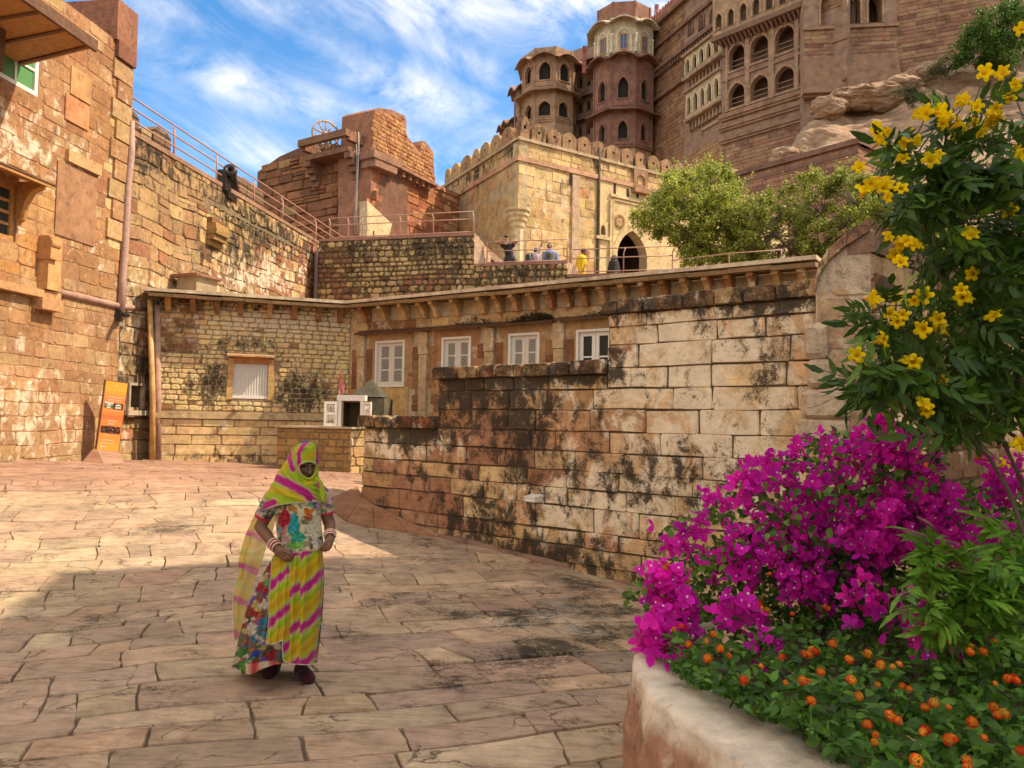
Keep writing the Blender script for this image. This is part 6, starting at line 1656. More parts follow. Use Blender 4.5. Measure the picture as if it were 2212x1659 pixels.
pal_courses(PM1, rq(-1.5, L1_ - 7.2, m1(1500, 330)[1], zt1 - .2), 145, h=(.4, .55), l=(.9, 2.0), tones=((5, (.25, .16, .115)), (2, (.21, .125, .09)), (1, (.29, .19, .13))))
pal_courses(PM2, rq(.1, L2_ + 2.6, zut + 1.0, zb2 - 1.), 146, tones=((4, (.27, .17, .12)), (1, (.22, .13, .10))))
pal_courses(PM1, rq(L1_ - 7, L1_ - .1, m1(1500, 420)[1], m1(1500, 330)[1]), 144, tones=((3, (.36, .24, .155)), (2, (.31, .19, .12))))
# ------------------------------------------------------------------ rock hill the palace stands on
RW = [((1700, 340), 64), ((1730, 290), 64), ((1768, 250), 65), ((1810, 222), 66), ((1870, 212), 66.5), ((1930, 172), 67), ((1985, 150), 67), ((2060, 135), 66), ((2212, 100), 63), ((2330, 60), 60), ((2650, -10), 56), ((3100, -60), 50)]
def rock_surface():
 nu, nv = 150, 90
 top = [P(x, y, d) for (x, y), d in RW]
 V = []
 # foot line of the rock, closer and lower
 foot = [P(x, y, d) for (x, y), d in (((1690, 420), 57), ((1730, 420), 56), ((1768, 420), 55), ((1810, 430), 54), ((1870, 440), 53), ((1930, 450), 52), ((1985, 460), 51), ((2060, 480), 49), ((2212, 520), 45), ((2330, 545), 42), ((2650, 620), 37), ((3100, 700), 31))]
 tp, ft_ = smooth_line(top, 20), smooth_line(foot, 20)
 n = len(tp)
 for j in range(nv):
  t_ = j / (nv - 1)
  for i in range(n):
   a, b = tp[i], ft_[i]; p = a + (b - a) * t_
   q = Vector((p.x * .16, p.y * .16, p.z * .34))
   # bedding planes dip to the left: ridges along them
   lam = p.z * .9 + p.x * .35 - p.y * .1
   h = 1.3 * mnoise.fractal(q, 1.0, 2.1, 5) + .55 * mnoise.noise(Vector((lam * .9, p.x * .05, p.y * .05))) + .35 * abs(mnoise.noise(Vector((lam * 2.2, p.x * .12, 3.)))) + .5 * mnoise.noise(Vector((p.x * .5, p.y * .5, p.z * .5)))
   k = sin(pi * min(1, t_ * 1.4 + .12)) * .9 + .15
   V.append(p + Vector((-.35, -.75, .55)) * h * k)
 # back skirt going down behind the crest so the hill is solid
 for i in range(n): V.append(tp[i] + Vector((2, 9, -1.5)))
 F = [(j * n + i, j * n + i + 1, (j + 1) * n + i + 1, (j + 1) * n + i) for j in range(nv - 1) for i in range(n - 1)]
 F += [(nv * n + i, nv * n + i + 1, i + 1, i) for i in range(n - 1)]
 return V, F
V, F = rock_surface()
m, t, bs = new_mat('hill_rock')
geo = t.n('ShaderNodeNewGeometry'); pos = geo.outputs['Position']
sv = t.scale(pos, (.25, .25, 1.5), rot=(0, radians(-20), 0)); n1_ = t.noise(sv, 1.4, 9, .68, .6); n2_ = t.noise(pos, .9, 8, .65); n3_ = t.noise(pos, 6, 6, .7)
c = t.ramp(n1_, ((.25, (.15, .085, .05)), (.45, (.33, .205, .125)), (.62, (.42, .28, .18)), (.8, (.50, .36, .24))))
c = t.mix(1.0, c, t.ramp(n2_, ((.3, (.6, .55, .5)), (.55, (1, 1, 1)), (.75, (1.2, 1.18, 1.15)))), 'MULTIPLY')
t.L.new(c, bs.inputs['Base Color']); bs.inputs['Roughness'].default_value = .95
b_ = t.n('ShaderNodeBump'); b_.inputs['Strength'].default_value = .8; b_.inputs['Distance'].default_value = .25
t.L.new(t.m('ADD', n1_, t.m('MULTIPLY', n3_, .4)), b_.inputs['Height']); t.L.new(b_.outputs[0], bs.inputs['Normal'])
M['rock'] = m
tag(np_mesh('rock_hill', V, F, m, smooth=False), kind='structure')
# massive foot of the hill below and beyond the walls, hidden mostly
hv = []; hf = []
hx = [-60, -20, 0, 12, 25, 45, 80, 200]; hy = [50, 62, 75, 88, 100, 130, 220]
for y in hy:
 for x in hx:
  k = min(1, max(0, (x + 15) / 30)) * min(1, max(0, (y - 50) / 38)); hv.append((x, y, 4 + 19 * k + mnoise.noise(Vector((x * .05, y * .05, 0))) * 1.5))
hf = [(j * 8 + i, j * 8 + i + 1, (j + 1) * 8 + i + 1, (j + 1) * 8 + i) for j in range(6) for i in range(7)]
tag(np_mesh('hill', hv, hf, M['rock'], smooth=True), kind='structure')
# boulders along the foot of the palace
rb = random.Random(77)
for (x, y, dep, sx, sy), lab_ in zip(((1850, 216, 65, 2.3, .95), (1905, 210, 64.5, 1.9, 1.1), (1952, 190, 65, 1.9, 1.0), (1995, 168, 65, 1.8, .9), (1790, 235, 64, 1.4, 1.0), (1560, 392, 66, 1.9, .9), (1700, 344, 62, 1.4, 1.0)), ('brown boulder right under the ribbed bastion foot', 'large brown boulder beside the corner of the ribbed bastion', 'rounded boulder right of the bastion corner, on the rock crest', 'boulder below the small dry shrub on the rock crest', 'flat topped boulder at the left end of the bare rock', 'dark boulder under the plain palace wall, behind the acacia', 'small boulder just above the red retaining wall')):
 bm = bmesh.new(); bmesh.ops.create_icosphere(bm, subdivisions=4, radius=1.)
 c = P(x, y, dep)
 for v_ in bm.verts:
  d = v_.co.copy(); k = 1 + .30 * mnoise.noise(d * 1.3 + c) + .16 * mnoise.noise(d * 3.5 + c) + .07 * mnoise.noise(d * 9 + c) - .08 * abs(mnoise.noise(Vector((c.x, d.z * 5, d.x)))); v_.co = Vector((d.x * sx, d.y * sx * .8, d.z * sy)) * k
 me = bpy.data.meshes.new('boulder'); bm.to_mesh(me); bm.free(); me.materials.append(M['rock'])
 o = link('boulder', me); o.location = c
 tag(o, None, 'boulder', 'boulders at the foot of the palace'); o['label'] = lab_
# ------------------------------------------------------------------ lower red retaining wall with flat capping
r0, r1, r2 = P(1560, 375, 58), P(1852, 312, 50), P(1905, 328, 52)
PW1 = Plane(r0, r1); PW2 = Plane(r1, r2)
rw = thing('retaining_wall', 'reddish brick patterned retaining wall below the bare rock slope', 'wall', (r0.x, r0.y, 12))
Lr = (Vector((r1.x, r1.y, 0)) - Vector((r0.x, r0.y, 0))).length; Lr2 = (Vector((r2.x, r2.y, 0)) - Vector((r1.x, r1.y, 0))).length
zr = r1.z
mb = MB((.27, .14, .10), .2); mb.prism(PW1, rq(-12, Lr, 6, zr), -1.0, 0); mb.prism(PW2, rq(.003, Lr2, 6, zr), -.9, -.003); mb.build('wall_core', M['palace'], rw)
def rw_c(pl, L, seed, a=-6):
 r = random.Random(seed); mb = MB()
 for p in courses(rq(a, L, 11, zr - .1), (.3, .36), (.7, 1.7), gap=.03, jit=0, rnd_c=.02, seed=seed):
  mb.tint = pickc(r, (4, (.28, .17, .14)), (2, (.21, .12, .11)), (2, (.32, .21, .165))); mb.stain = .15; stone_shape(mb, pl, p, -.02, r.uniform(.02, .06), .02, r=r)
 tag(mb.build('stone_courses', M['palace'], rw), kind='stuff')
rw_c(PW1, Lr, 151); rw_c(PW2, Lr2, 152, 0)
mb = MB((.20, .11, .08), .35); mb.pbox(PW1, -12, Lr + .25, zr, zr + .35, -1.2, .25); mb.pbox(PW2, .26, Lr2 + .2, zr, zr + .349, -1.1, .249); mb.pbox(PW1, -12, Lr + .1, zr - .6, zr - .35, 0, .1); mb.build('capping', M['palace'], rw)
# ------------------------------------------------------------------ leaves and petals
def leaf_mat(name, trans=.35, rough=.45, sat=1.0, spec=.3, var=.25):
 m = bpy.data.materials.new(name); m.use_nodes = True; t = NT(m.node_tree)
 for nd in list(t.N): t.N.remove(nd)
 out = t.n('ShaderNodeOutputMaterial'); at = t.n('ShaderNodeAttribute', attribute_name='tint')
 geo = t.n('ShaderNodeNewGeometry'); oi = t.n('ShaderNodeObjectInfo')
 n = t.noise(geo.outputs['Position'], 30, 3, .6)
 k = t.m('ADD', t.rng(n, .3, .7, 1 - var, 1 + var), t.m('MULTIPLY', t.m('SUBTRACT', oi.outputs['Random'], .5), .35))
 vv = t.n('ShaderNodeVectorMath', operation='SCALE'); t.put(vv.inputs[0], at.outputs['Color']); t.put(vv.inputs['Scale'], k)
 pb = t.n('ShaderNodeBsdfPrincipled'); t.L.new(vv.outputs[0], pb.inputs['Base Color']); pb.inputs['Roughness'].default_value = rough
 pb.inputs['Specular IOR Level'].default_value = spec
 tr = t.n('ShaderNodeBsdfTranslucent'); hs_ = t.n('ShaderNodeHueSaturation'); hs_.inputs['Value'].default_value = 1.25; t.L.new(vv.outputs[0], hs_.inputs['Color']); t.L.new(hs_.outputs[0], tr.inputs[0])
 mx = t.n('ShaderNodeMixShader'); mx.inputs[0].default_value = trans
 t.L.new(pb.outputs[0], mx.inputs[1]); t.L.new(tr.outputs[0], mx.inputs[2]); t.L.new(mx.outputs[0], out.inputs[0])
 return m
M['leaf'] = leaf_mat('green_leaf'); M['petal'] = leaf_mat('petal', .40, .6, spec=.15, var=.12)
M['bark'] = plain('bark', (.12, .085, .06), .9, var=.4, scale=14, bump=.6)
M['stem'] = plain('green_stem', (.10, .13, .04), .7, var=.3)
def unit(a): return a / np.maximum(np.linalg.norm(a, axis=-1, keepdims=True), 1e-9)
LEAF4 = (np.array([(0, 0, 0), (.5, .42, .10), (0, 1, -.06), (-.5, .42, .10)]), np.array([(0, 1, 2), (0, 2, 3)]))
LEAF8 = (np.array([(0, 0, 0), (.34, .18, .07), (.5, .42, .10), (.30, .74, .05), (0, 1, -.12), (-.30, .74, .05), (-.5, .42, .10), (-.34, .18, .07), (0, .45, .0)]),
  np.array([(0, 1, 8), (1, 2, 8), (2, 3, 8), (3, 4, 8), (4, 5, 8), (5, 6, 8), (6, 7, 8), (7, 0, 8)]))
def leaf_arrays(pos, axis, nrm, size, width, tmpl=LEAF4):
 """one leaf per point: base at pos, along axis, facing nrm"""
 Vt, Ft = tmpl; n = len(pos); axis = unit(axis); side = unit(np.cross(axis, nrm)); up = np.cross(side, axis)
 size = np.broadcast_to(size, n)[:, None, None]; width = np.broadcast_to(width, n)[:, None, None]
 V = pos[:, None, :] + side[:, None, :] * (Vt[None, :, 0:1] * size * width) + axis[:, None, :] * (Vt[None, :, 1:2] * size) + up[:, None, :] * (Vt[None, :, 2:3] * size)
 k = len(Vt); F = Ft[None] + (np.arange(n) * k)[:, None, None]
 return V.reshape(-1, 3), F.reshape(-1, 3), k
def rdir(n): return unit(nrg.normal(size=(n, 3)))
def tint_var(n, cols, k, jit=.25):
 cols = np.array(cols); c = cols[nrg.integers(0, len(cols), n)] * (1 + nrg.uniform(-jit, jit, (n, 1)))
 return np.repeat(c, k, 0)
def poly_sample(poly, n):
 xs = [p[0] for p in poly]; ys = [p[1] for p in poly]; out_ = []
 while len(out_) < n:
  q = (rnd.uniform(min(xs), max(xs)), rnd.uniform(min(ys), max(ys)))
  if inside(q, poly): out_.append(q)
 return out_
def tree(name, label, poly, depth, thick, base, nclump, nleaf, lsize, cols, group, cr=.32, limbs=7, sprigs=0, cat='tree', bark=None, trunk_r=.11):
 """trunk, limbs to the main masses, twigs to every clump, small leaves round each clump"""
 t_ = thing(name, label, cat, base, group=group)
 cs = [P(x, y, depth + rnd.uniform(-thick, thick)) for x, y in poly_sample(poly, nclump)]
 ctr = sum(cs, Vector()) / len(cs)
 fork = base + (ctr - base) * .35 + Vector((0, 0, .0))
 mb = MB(); mb.tube([base, base * .6 + fork * .4 + Vector((.06, .03, 0)), fork], [trunk_r, trunk_r * .85, trunk_r * .7], 8); mb.build('trunk', bark or M['bark'], t_)
 heads = rnd.sample(cs, min(limbs, len(cs))); mbl = MB()
 nodes = []
 for h in heads:
  m1_ = fork + (h - fork) * .45 + Vector((rnd.uniform(-.2, .2), rnd.uniform(-.2, .2), rnd.uniform(-.15, .2)))
  m2_ = fork + (h - fork) * .75 + Vector((rnd.uniform(-.12, .12), rnd.uniform(-.12, .12), rnd.uniform(-.1, .15)))
  mb = MB(); mb.tube([fork, m1_, m2_, h], [trunk_r * .55, trunk_r * .38, trunk_r * .24, trunk_r * .1], 6); mb.build('limb', bark or M['bark'], t_)
  nodes += [m1_, m2_, h, (m1_ + m2_) / 2]
 tw_ = MB()
 for c in cs:
  q = min(nodes, key=lambda p: (p - c).length); mid_ = (q + c) / 2 + Vector((rnd.uniform(-.1, .1), rnd.uniform(-.1, .1), rnd.uniform(-.02, .12)))
  tw_.tube([q, mid_, c], [.016, .011, .004], 4, cap=False)
 per = nleaf // len(cs); pos = []
 for c in cs:
  k = int(per * rnd.uniform(.5, 1.5)); s = cr * rnd.uniform(.6, 1.25)
  # leaves sit along a few short shoots, so that the clump has an uneven outline
  for _ in range(5):
   d = Vector((rnd.gauss(0, 1), rnd.gauss(0, 1), rnd.gauss(.25, .8))).normalized() * s * rnd.uniform(.7, 1.7)
   tw_.tube([c, c + d], [.006, .002], 3, cap=False)
   f = nrg.uniform(0.05, 1.0, k // 5); pos.append(np.array(c)[None] + np.array(d)[None] * f[:, None] + nrg.normal(0, s * .22, (k // 5, 3)))
 for _ in range(sprigs):
  c = rnd.choice(cs); d = Vector((rnd.gauss(0, .5), rnd.gauss(0, .5), rnd.uniform(.4, 1.0))).normalized() * cr * rnd.uniform(2, 3.6)
  if (c + d - ctr).length < (c - ctr).length: continue
  tw_.tube([c, c + d], [.01, .003], 4, cap=False); f = nrg.uniform(.1, 1, 45); pos.append(np.array(c)[None] + np.array(d)[None] * f[:, None] + nrg.normal(0, cr * .10, (45, 3)))
 tag(tw_.build('twigs', bark or M['bark'], t_), kind='stuff')
 pos = np.concatenate(pos); n = len(pos)
 V, F, k = leaf_arrays(pos, rdir(n) + np.array((0, 0, .2)), rdir(n) + np.array((0, 0, .9)), nrg.uniform(.6, 1.3, n) * lsize, .55)
 tag(np_mesh('crown', V, F, M['leaf'], tint_var(n, cols, k), parent=t_), kind='stuff')
 return t_
AC = [(.30, .34, .05), (.40, .44, .08), (.22, .27, .04), (.13, .16, .03), (.46, .46, .11)]
tree('acacia_tree', 'pale green thorny acacia tree leaning over the pointed gate arch', [(1362, 470), (1385, 440), (1420, 425), (1445, 385), (1500, 362), (1560, 358), (1590, 385), (1600, 420), (1625, 480), (1640, 565), (1560, 575), (1490, 572), (1450, 520), (1400, 505)], 23.5, 1.1, P(1508, 600, 23.6), 230, 52000, .078, AC, 'acacia trees on the terrace', limbs=8, sprigs=80, cr=.25)
tree('acacia_tree', 'pale green acacia tree with a tall thin shoot, beside the rough pier', [(1570, 520), (1600, 440), (1660, 410), (1710, 400), (1745, 370), (1790, 385), (1850, 375), (1910, 395), (1970, 415), (2040, 440), (2050, 530), (1990, 570), (1700, 585), (1590, 578)], 22.5, 1.1, P(1715, 610, 22.6), 240, 56000, .078, AC, 'acacia trees on the terrace', limbs=9, sprigs=80, cr=.25)
# thin shoot above the second acacia
tree('acacia_tree', 'small bright acacia tree showing between the rough pier and the yellow flowers', [(1840, 420), (1890, 395), (1960, 400), (2040, 440), (2050, 530), (1900, 540), (1850, 480)], 21.5, .8, P(1930, 620, 21.6), 70, 20000, .075, AC, 'acacia trees on the terrace', limbs=5, sprigs=14)
tree('shrub', 'dark green bush growing on the rock at the top right', [(2070, 140), (2060, 100), (2085, 60), (2120, 25), (2170, 8), (2240, 10), (2250, 110), (2190, 135), (2130, 150)], 60, 1.6, P(2140, 160, 60.5), 60, 13000, .24, [(.07, .15, .02), (.10, .19, .03), (.045, .10, .015)], 'shrubs on the rock', cr=.75, limbs=5, cat='shrub', trunk_r=.12)
tree('shrub', 'small dry grey green shrub on the rock below the bush', [(2005, 160), (2015, 135), (2045, 125), (2062, 140), (2050, 165)], 62, .6, P(2035, 172, 62.3), 14, 1500, .18, [(.14, .13, .06), (.10, .11, .05)], 'shrubs on the rock', cr=.55, limbs=3, cat='shrub', trunk_r=.05)
tree('shrub', 'small olive shrub in a hollow of the bare rock slope', [(1935, 215), (1945, 195), (1975, 190), (1990, 205), (1970, 222)], 60, .5, P(1962, 228, 60.3), 10, 1100, .18, [(.12, .12, .05), (.09, .10, .04)], 'shrubs on the rock', cr=.5, limbs=3, cat='shrub', trunk_r=.05)
# moss and weeds over the drip stones
mp = []
for x0, x1, y0, y1, n in ((1105, 1190, 697, 684, 900), (1250, 1320, 690, 682, 260), (985, 1060, 702, 697, 200)):
 for _ in range(n):
  f = rnd.random(); hh = 14 * sin(pi * f) ** .6; p = PFB.uv(x0 + (x1 - x0) * f, y0 + (y1 - y0) * f - rnd.random() * hh, .16); mp.append(PFB.p(p[0], p[1], rnd.uniform(.03, .24)))
mp = np.array([tuple(p) for p in mp]); n = len(mp)
V, F, k = leaf_arrays(mp, rdir(n), rdir(n), nrg.uniform(.03, .06, n), .6)
tag(np_mesh('moss', V, F, M['leaf'], tint_var(n, [(.06, .055, .02), (.10, .09, .03), (.035, .03, .015)], k)), kind='stuff')
# ------------------------------------------------------------------ shared meshes for flowers and leaves near the camera
def mesh_from(V, F, mat, tint, name, smooth=True):
 o = np_mesh(name, np.array(V), np.array(F), mat, np.array(tint), smooth); me = o.data; bpy.data.objects.remove(o); return me
def put(name, me, parent, loc, zdir, roll=0., sc=1.):
 o = bpy.data.objects.new(name, me); COL.objects.link(o); o.parent = parent
 if parent.parent is None: o.matrix_parent_inverse = Matrix.Translation(-parent.location)
 q = Vector(zdir).normalized().to_track_quat('Z', 'Y').to_matrix().to_4x4()
 o.matrix_basis = Matrix.Translation(loc) @ q @ Matrix.Rotation(roll, 4, 'Z') @ Matrix.Scale(sc, 4)
 return o
def trumpet(seed):
 """five-lobed yellow trumpet, mouth towards +Z, about 5 cm"""
 r = random.Random(seed); V = []; T_ = []; prof = [(.004, -.052), (.005, -.036), (.010, -.018), (.015, -.004), (.020, .004), (.030, .009), (.038, .006)]
 seg = 20
 for i, (rad, z) in enumerate(prof):
  for k in range(seg):
   a = 2 * pi * k / seg; lobe = abs(cos(2.5 * a)) ** .7
   f = 1 if i < 4 else (.80 + .28 * lobe) if i == 5 else (.62 + .55 * lobe) if i == 6 else .95 + .06 * lobe
   zz_ = z + (.006 * cos(5 * a + 1) + r.uniform(-.003, .003) if i > 4 else 0) - (.010 * lobe * r.uniform(.3, 1.2) if i == 6 else 0)
   V.append((rad * f * cos(a), rad * f * sin(a), zz_)); T_.append((.84, .60, .012) if i > 2 else ((.68, .38, .02) if i > 0 else (.2, .25, .04)))
 F = [(i * seg + k, i * seg + (k + 1) % seg, (i + 1) * seg + (k + 1) % seg, (i + 1) * seg + k) for i in range(len(prof) - 1) for k in range(seg)]
 return mesh_from(V, F, M['petal'], T_, 'flower')
TR = [trumpet(i) for i in range(5)]
def pinnate(seed, n=3, L=.16, ll=.085, wd=.34, cols=((.045, .10, .014), (.065, .135, .018)), serr=True):
 """compound leaf lying along +Z, leaflets in pairs, toothed and folded on the midrib"""
 r = random.Random(seed); V = []; F = []; T_ = []
 def leaflet(b, d, up, s):
  d = d.normalized(); sd = d.cross(up).normalized(); up2 = sd.cross(d); m_ = 6; i0 = len(V); c = r.choice(cols); kk = r.uniform(.8, 1.25)
  for i in range(m_ + 1):
   f = i / m_; w_ = wd * s * .5 * sin(pi * f ** .75) ** .9 * (1 if not serr or i % 2 else .82); droop = -.22 * f * f * s
   p = b + d * f * s + Vector((0, 0, 0)) + up2 * droop
   for q, h in ((-1, .10), (0, 0), (1, .10)): V.append(p + sd * q * w_ + up2 * h * w_ * 1.2); T_.append(tuple(x * kk * (1.15 if q == 0 else 1) for x in c))
  for i in range(m_):
   for q in (0, 1): a = i0 + i * 3 + q; F.append((a, a + 1, a + 4, a + 3))
 up = Vector((0, 1, 0)); ax_ = Vector((0, 0, 1))
 for k in range(n):
  b = ax_ * (L * (.35 + .6 * k / n)) + up * (-.02 * k / n)
  for s_ in (-1, 1): leaflet(b, Vector((s_ * .8, r.uniform(-.15, .1), .62 + .1 * k)), up, ll * r.uniform(.8, 1.05))
 leaflet(ax_ * L, Vector((r.uniform(-.1, .1), -.1, 1)), up, ll * 1.15)
 i0 = len(V)                                   # stalk
 for f in (0, 1):
  for a in range(3): V.append(Vector((.002 * cos(a * 2.1), .002 * sin(a * 2.1) - .02 * f, L * f))); T_.append((.09, .13, .03))
 for a in range(3): F.append((i0 + a, i0 + (a + 1) % 3, i0 + 3 + (a + 1) % 3, i0 + 3 + a))
 return mesh_from(V, F, M['leaf'], T_, 'leaf', False)
TL = [pinnate(i, n=2 + i % 3) for i in range(8)]
TLB = [pinnate(40 + i, n=2 + i % 3, cols=((.09, .19, .02), (.12, .23, .03))) for i in range(3)]
def merge_instances(name, mes, mats, parent, mat):
 """joins transformed copies of small meshes into one mesh"""
 Vs = []; Fs = []; Ts = []; off = 0
 cache = {}
 for me, mt in zip(mes, mats):
  if me.name not in cache:
   v = np.empty(len(me.vertices) * 3, np.float32); me.vertices.foreach_get('co', v); v = v.reshape(-1, 3)
   f = [tuple(p.vertices) for p in me.polygons]; t_ = np.empty(len(me.vertices) * 4, np.float32); me.color_attributes['tint'].data.foreach_get('color', t_)
   cache[me.name] = (v, np.array([q if len(q) == 4 else q + (q[-1],) for q in f]), t_.reshape(-1, 4), len(f[0]))
  v, f, t_, k = cache[me.name]; A = np.array(mt)
  Vs.append(v @ A[:3, :3].T + A[:3, 3]); Fs.append(f + off); Ts.append(t_ * np.array([*([rnd.uniform(.75, 1.2)] * 3), 1])); off += len(v)
 return np_mesh(name, np.concatenate(Vs), np.concatenate(Fs), mat, np.concatenate(Ts), parent=parent)
def mtx(loc, zdir, roll, sc): return Matrix.Translation(loc) @ Vector(zdir).normalized().to_track_quat('Z', 'Y').to_matrix().to_4x4() @ Matrix.Rotation(roll, 4, 'Z') @ Matrix.Scale(sc, 4)
# ---- yellow trumpet shrub at the right edge
tb = Vector((2.45, 3.55, PZ - .1))
te = thing('yellow_shrub', 'tall dark leaved shrub with yellow trumpet flowers at the right edge', 'shrub', tb)
tpoly = [(2240, 200), (2160, 265), (2090, 300), (2030, 350), (1985, 410), (1965, 470), (2000, 515), (1985, 570), (1990, 640), (1945, 690), (1925, 745), (1905, 800), (1960, 822), (2020, 830), (2060, 865), (2090, 915), (2150, 945), (2240, 990), (2330, 900), (2330, 200)]
heads = []
for (x, y, d) in ((2150, 300, 3.7), (2050, 400, 3.6), (2010, 560, 3.5), (1960, 740, 3.4), (2060, 640, 3.6), (2120, 480, 3.8), (2130, 800, 3.5), (2100, 880, 3.4), (2200, 650, 3.8), (2200, 420, 3.9), (2190, 200, 3.8), (1900, 800, 3.35), (1930, 400, 3.6)):
 h = P(x, y, d); b = tb + Vector((rnd.uniform(-.15, .25), rnd.uniform(-.1, .3), 0))
 m_ = b + (h - b) * .55 + Vector((.22, .1, .3)); mb = MB(); pts = smooth_line([b, b + (m_ - b) * .5 + Vector((.08, 0, .05)), m_, h], 3); mb.tube(pts, [.016 - .012 * i / (len(pts) - 1) for i in range(len(pts))], 6); mb.build('branch', M['bark'], te)
 heads.append(h)
cand = []
for (x, y) in poly_sample(tpoly, 950):
 d = 3.25 + rnd.random() ** 1.3 * 1.0; p = P(x, y, d)
 h = min(heads, key=lambda q: (q - p).length); outw = (p - h) + Vector((rnd.gauss(0, .15), rnd.gauss(-.10, .15), rnd.gauss(-.12, .12)))
 cand.append((d, p, outw))
for (x, y, sx, sy, n) in ((1860, 810, 34, 14, 14), (1925, 790, 35, 20, 22), (2050, 360, 40, 40, 26), (1970, 440, 30, 25, 16), (1920, 690, 30, 20, 14), (2120, 940, 60, 25, 24), (1985, 330, 25, 20, 8), (2080, 910, 25, 30, 12), (2090, 250, 40, 25, 12), (1945, 300, 25, 12, 6)):
 for _ in range(n): cand.append((3.2, P(x + rnd.gauss(0, sx * .6), y + rnd.gauss(0, sy * .6), 3.3 + rnd.uniform(-.1, .1)), Vector((rnd.gauss(-.3, .5), rnd.gauss(-.2, .4), rnd.gauss(-.25, .35)))))
cand = [c for c in cand if proj(c[1] + c[2].normalized() * .12 if c[2].length > 0 else c[1])[1] < 930 + rnd.uniform(-30, 25)]
cand.sort(key=lambda c: c[0])
lm, lt = [], []
for i, (d, p, o_) in enumerate(cand):
 if o_.length < 1e-3: o_ = Vector((0, 0, -1))
 o_ = o_.normalized() + Vector((0, 0, -.35)); me = rnd.choice(TLB if rnd.random() < .10 else TL); ro = rnd.uniform(0, 6.28); s_ = rnd.uniform(.75, 1.25)
 if i % 3 == 0 and i < 600: put('leaf', me, te, p, o_, ro, s_)
 else: lm.append(me); lt.append(mtx(p, o_, ro, s_))
tag(merge_instances('foliage', lm, lt, te, M['leaf']), kind='stuff')
FLW = [(1912, 288, 4), (1962, 292, 3), (1948, 318, 2), (2004, 240, 3), (2032, 252, 3), (2080, 228, 3), (2060, 246, 2), (2118, 276, 3), (2142, 262, 3), (2012, 346, 2), (1944, 396, 3), (1922, 402, 3), (1880, 382, 2), (1894, 404, 2), (1945, 525, 4), (1985, 520, 2), (1944, 548, 3), (2102, 486, 2), (2180, 455, 1), (2188, 190, 4), (2166, 156, 1), (2128, 156, 1), (2206, 62, 1),
 (1894, 642, 2), (1936, 642, 1), (1984, 652, 2), (1922, 676, 1), (1945, 686, 2), (2078, 618, 3), (2092, 642, 1), (1926, 742, 2), (2012, 708, 2), (2030, 706, 2), (2146, 682, 1), (1962, 778, 3), (1850, 766, 1), (1872, 776, 1), (2036, 822, 1), (2002, 888, 2), (2200, 960, 2), (2170, 1000, 1), (2150, 250, 2), (2195, 330, 2), (2075, 300, 2)]
for (x, y, n) in FLW:
 for k in range(n):
  p = P(x + (rnd.gauss(0, 15) if n > 1 else 0), y + (rnd.gauss(0, 12) if n > 1 else 0), 3.18 + rnd.uniform(-.06, .06))
  z_ = Vector((rnd.gauss(-.25, .55), rnd.gauss(-.75, .35), rnd.gauss(.15, .5)))
  put('flower', rnd.choice(TR), te, p, z_, rnd.uniform(0, 6.28), rnd.uniform(.62, .95))
  h = min(heads, key=lambda q: (q - p).length)
 mb = MB(); c = P(x, y + 4, 3.25); h = min(heads, key=lambda q: (q - c).length); mb.tube([c, c + (h - c) * .4 + Vector((0, .05, -.03)), c + (h - c) * .8 + Vector((0, .1, 0))], [.003, .004, .005], 5); mb.build('flower_stalk', M['stem'], te)
for pts in (((1790 + 190, 590), (1793 + 170, 610), (1955, 640), (1962, 668)), ((1925, 770), (1930, 790), (1926, 808))):
 mb = MB(); mb.tube(smooth_line([P(x, y, 3.2) for x, y in pts], 4), .005, 6); mb.build('seed_pod', plain('seed_pod', (.22, .30, .04), .5), te)
# ---- magenta bougainvillea
def bract_cluster(seed):
 r = random.Random(seed); V = []; F = []; T_ = []
 for j in range(7):
  c = Vector((r.gauss(0, .045), r.gauss(0, .045), r.gauss(0, .03))); fd = (c.normalized() * .7 + Vector((r.gauss(0, .5), r.gauss(0, .5), r.gauss(.45, .5)))).normalized()
  x = fd.orthogonal().normalized(); y = fd.cross(x); a0 = r.uniform(0, 6.28); hue = r.uniform(.8, 1.2); col = (.66 * hue, .018, .40 * hue * r.uniform(.85, 1.2))
  for k in range(3):
   a = a0 + k * 2.094; o_ = x * cos(a) + y * sin(a); s_ = fd.cross(o_); L = r.uniform(.034, .046); w_ = L * r.uniform(.48, .6); i0 = len(V)
   cup = r.uniform(.35, .9)
   for (u, v_, h) in ((0, 0, 0), (.3, .8, .12), (.68, .82, .42), (1.05, .0, .75), (.68, -.82, .42), (.3, -.8, .12), (.55, 0, .22)):
    V.append(c + o_ * u * L + s_ * v_ * w_ + fd * h * L * cup); T_.append(tuple(q * (1.12 if u > .6 else .92) for q in col))
   for q in range(6): F.append((i0 + q, i0 + (q + 1) % 6, i0 + 6, i0 + 6))
  if r.random() < .55:   # tiny cream flower
   i0 = len(V); cc_ = c + fd * .020
   for q in range(6): V.append(cc_ + (x * cos(q * 1.047) + y * sin(q * 1.047)) * .0058); T_.append((.75, .72, .6))
   V.append(cc_ + fd * .004); T_.append((.7, .7, .5))
   for q in range(6): F.append((i0 + q, i0 + (q + 1) % 6, i0 + 6, i0 + 6))
 F3 = [f[:3] for f in F]
 return mesh_from(V, F3, M['petal'], T_, 'blossom', False)
BC = [bract_cluster(i) for i in range(9)]
M['bract'] = M['petal']
bb = Vector((2.0, 4.75, PZ - .1))
bo = thing('bougainvillea', 'magenta bougainvillea bush spilling over the planter', 'bush', bb)
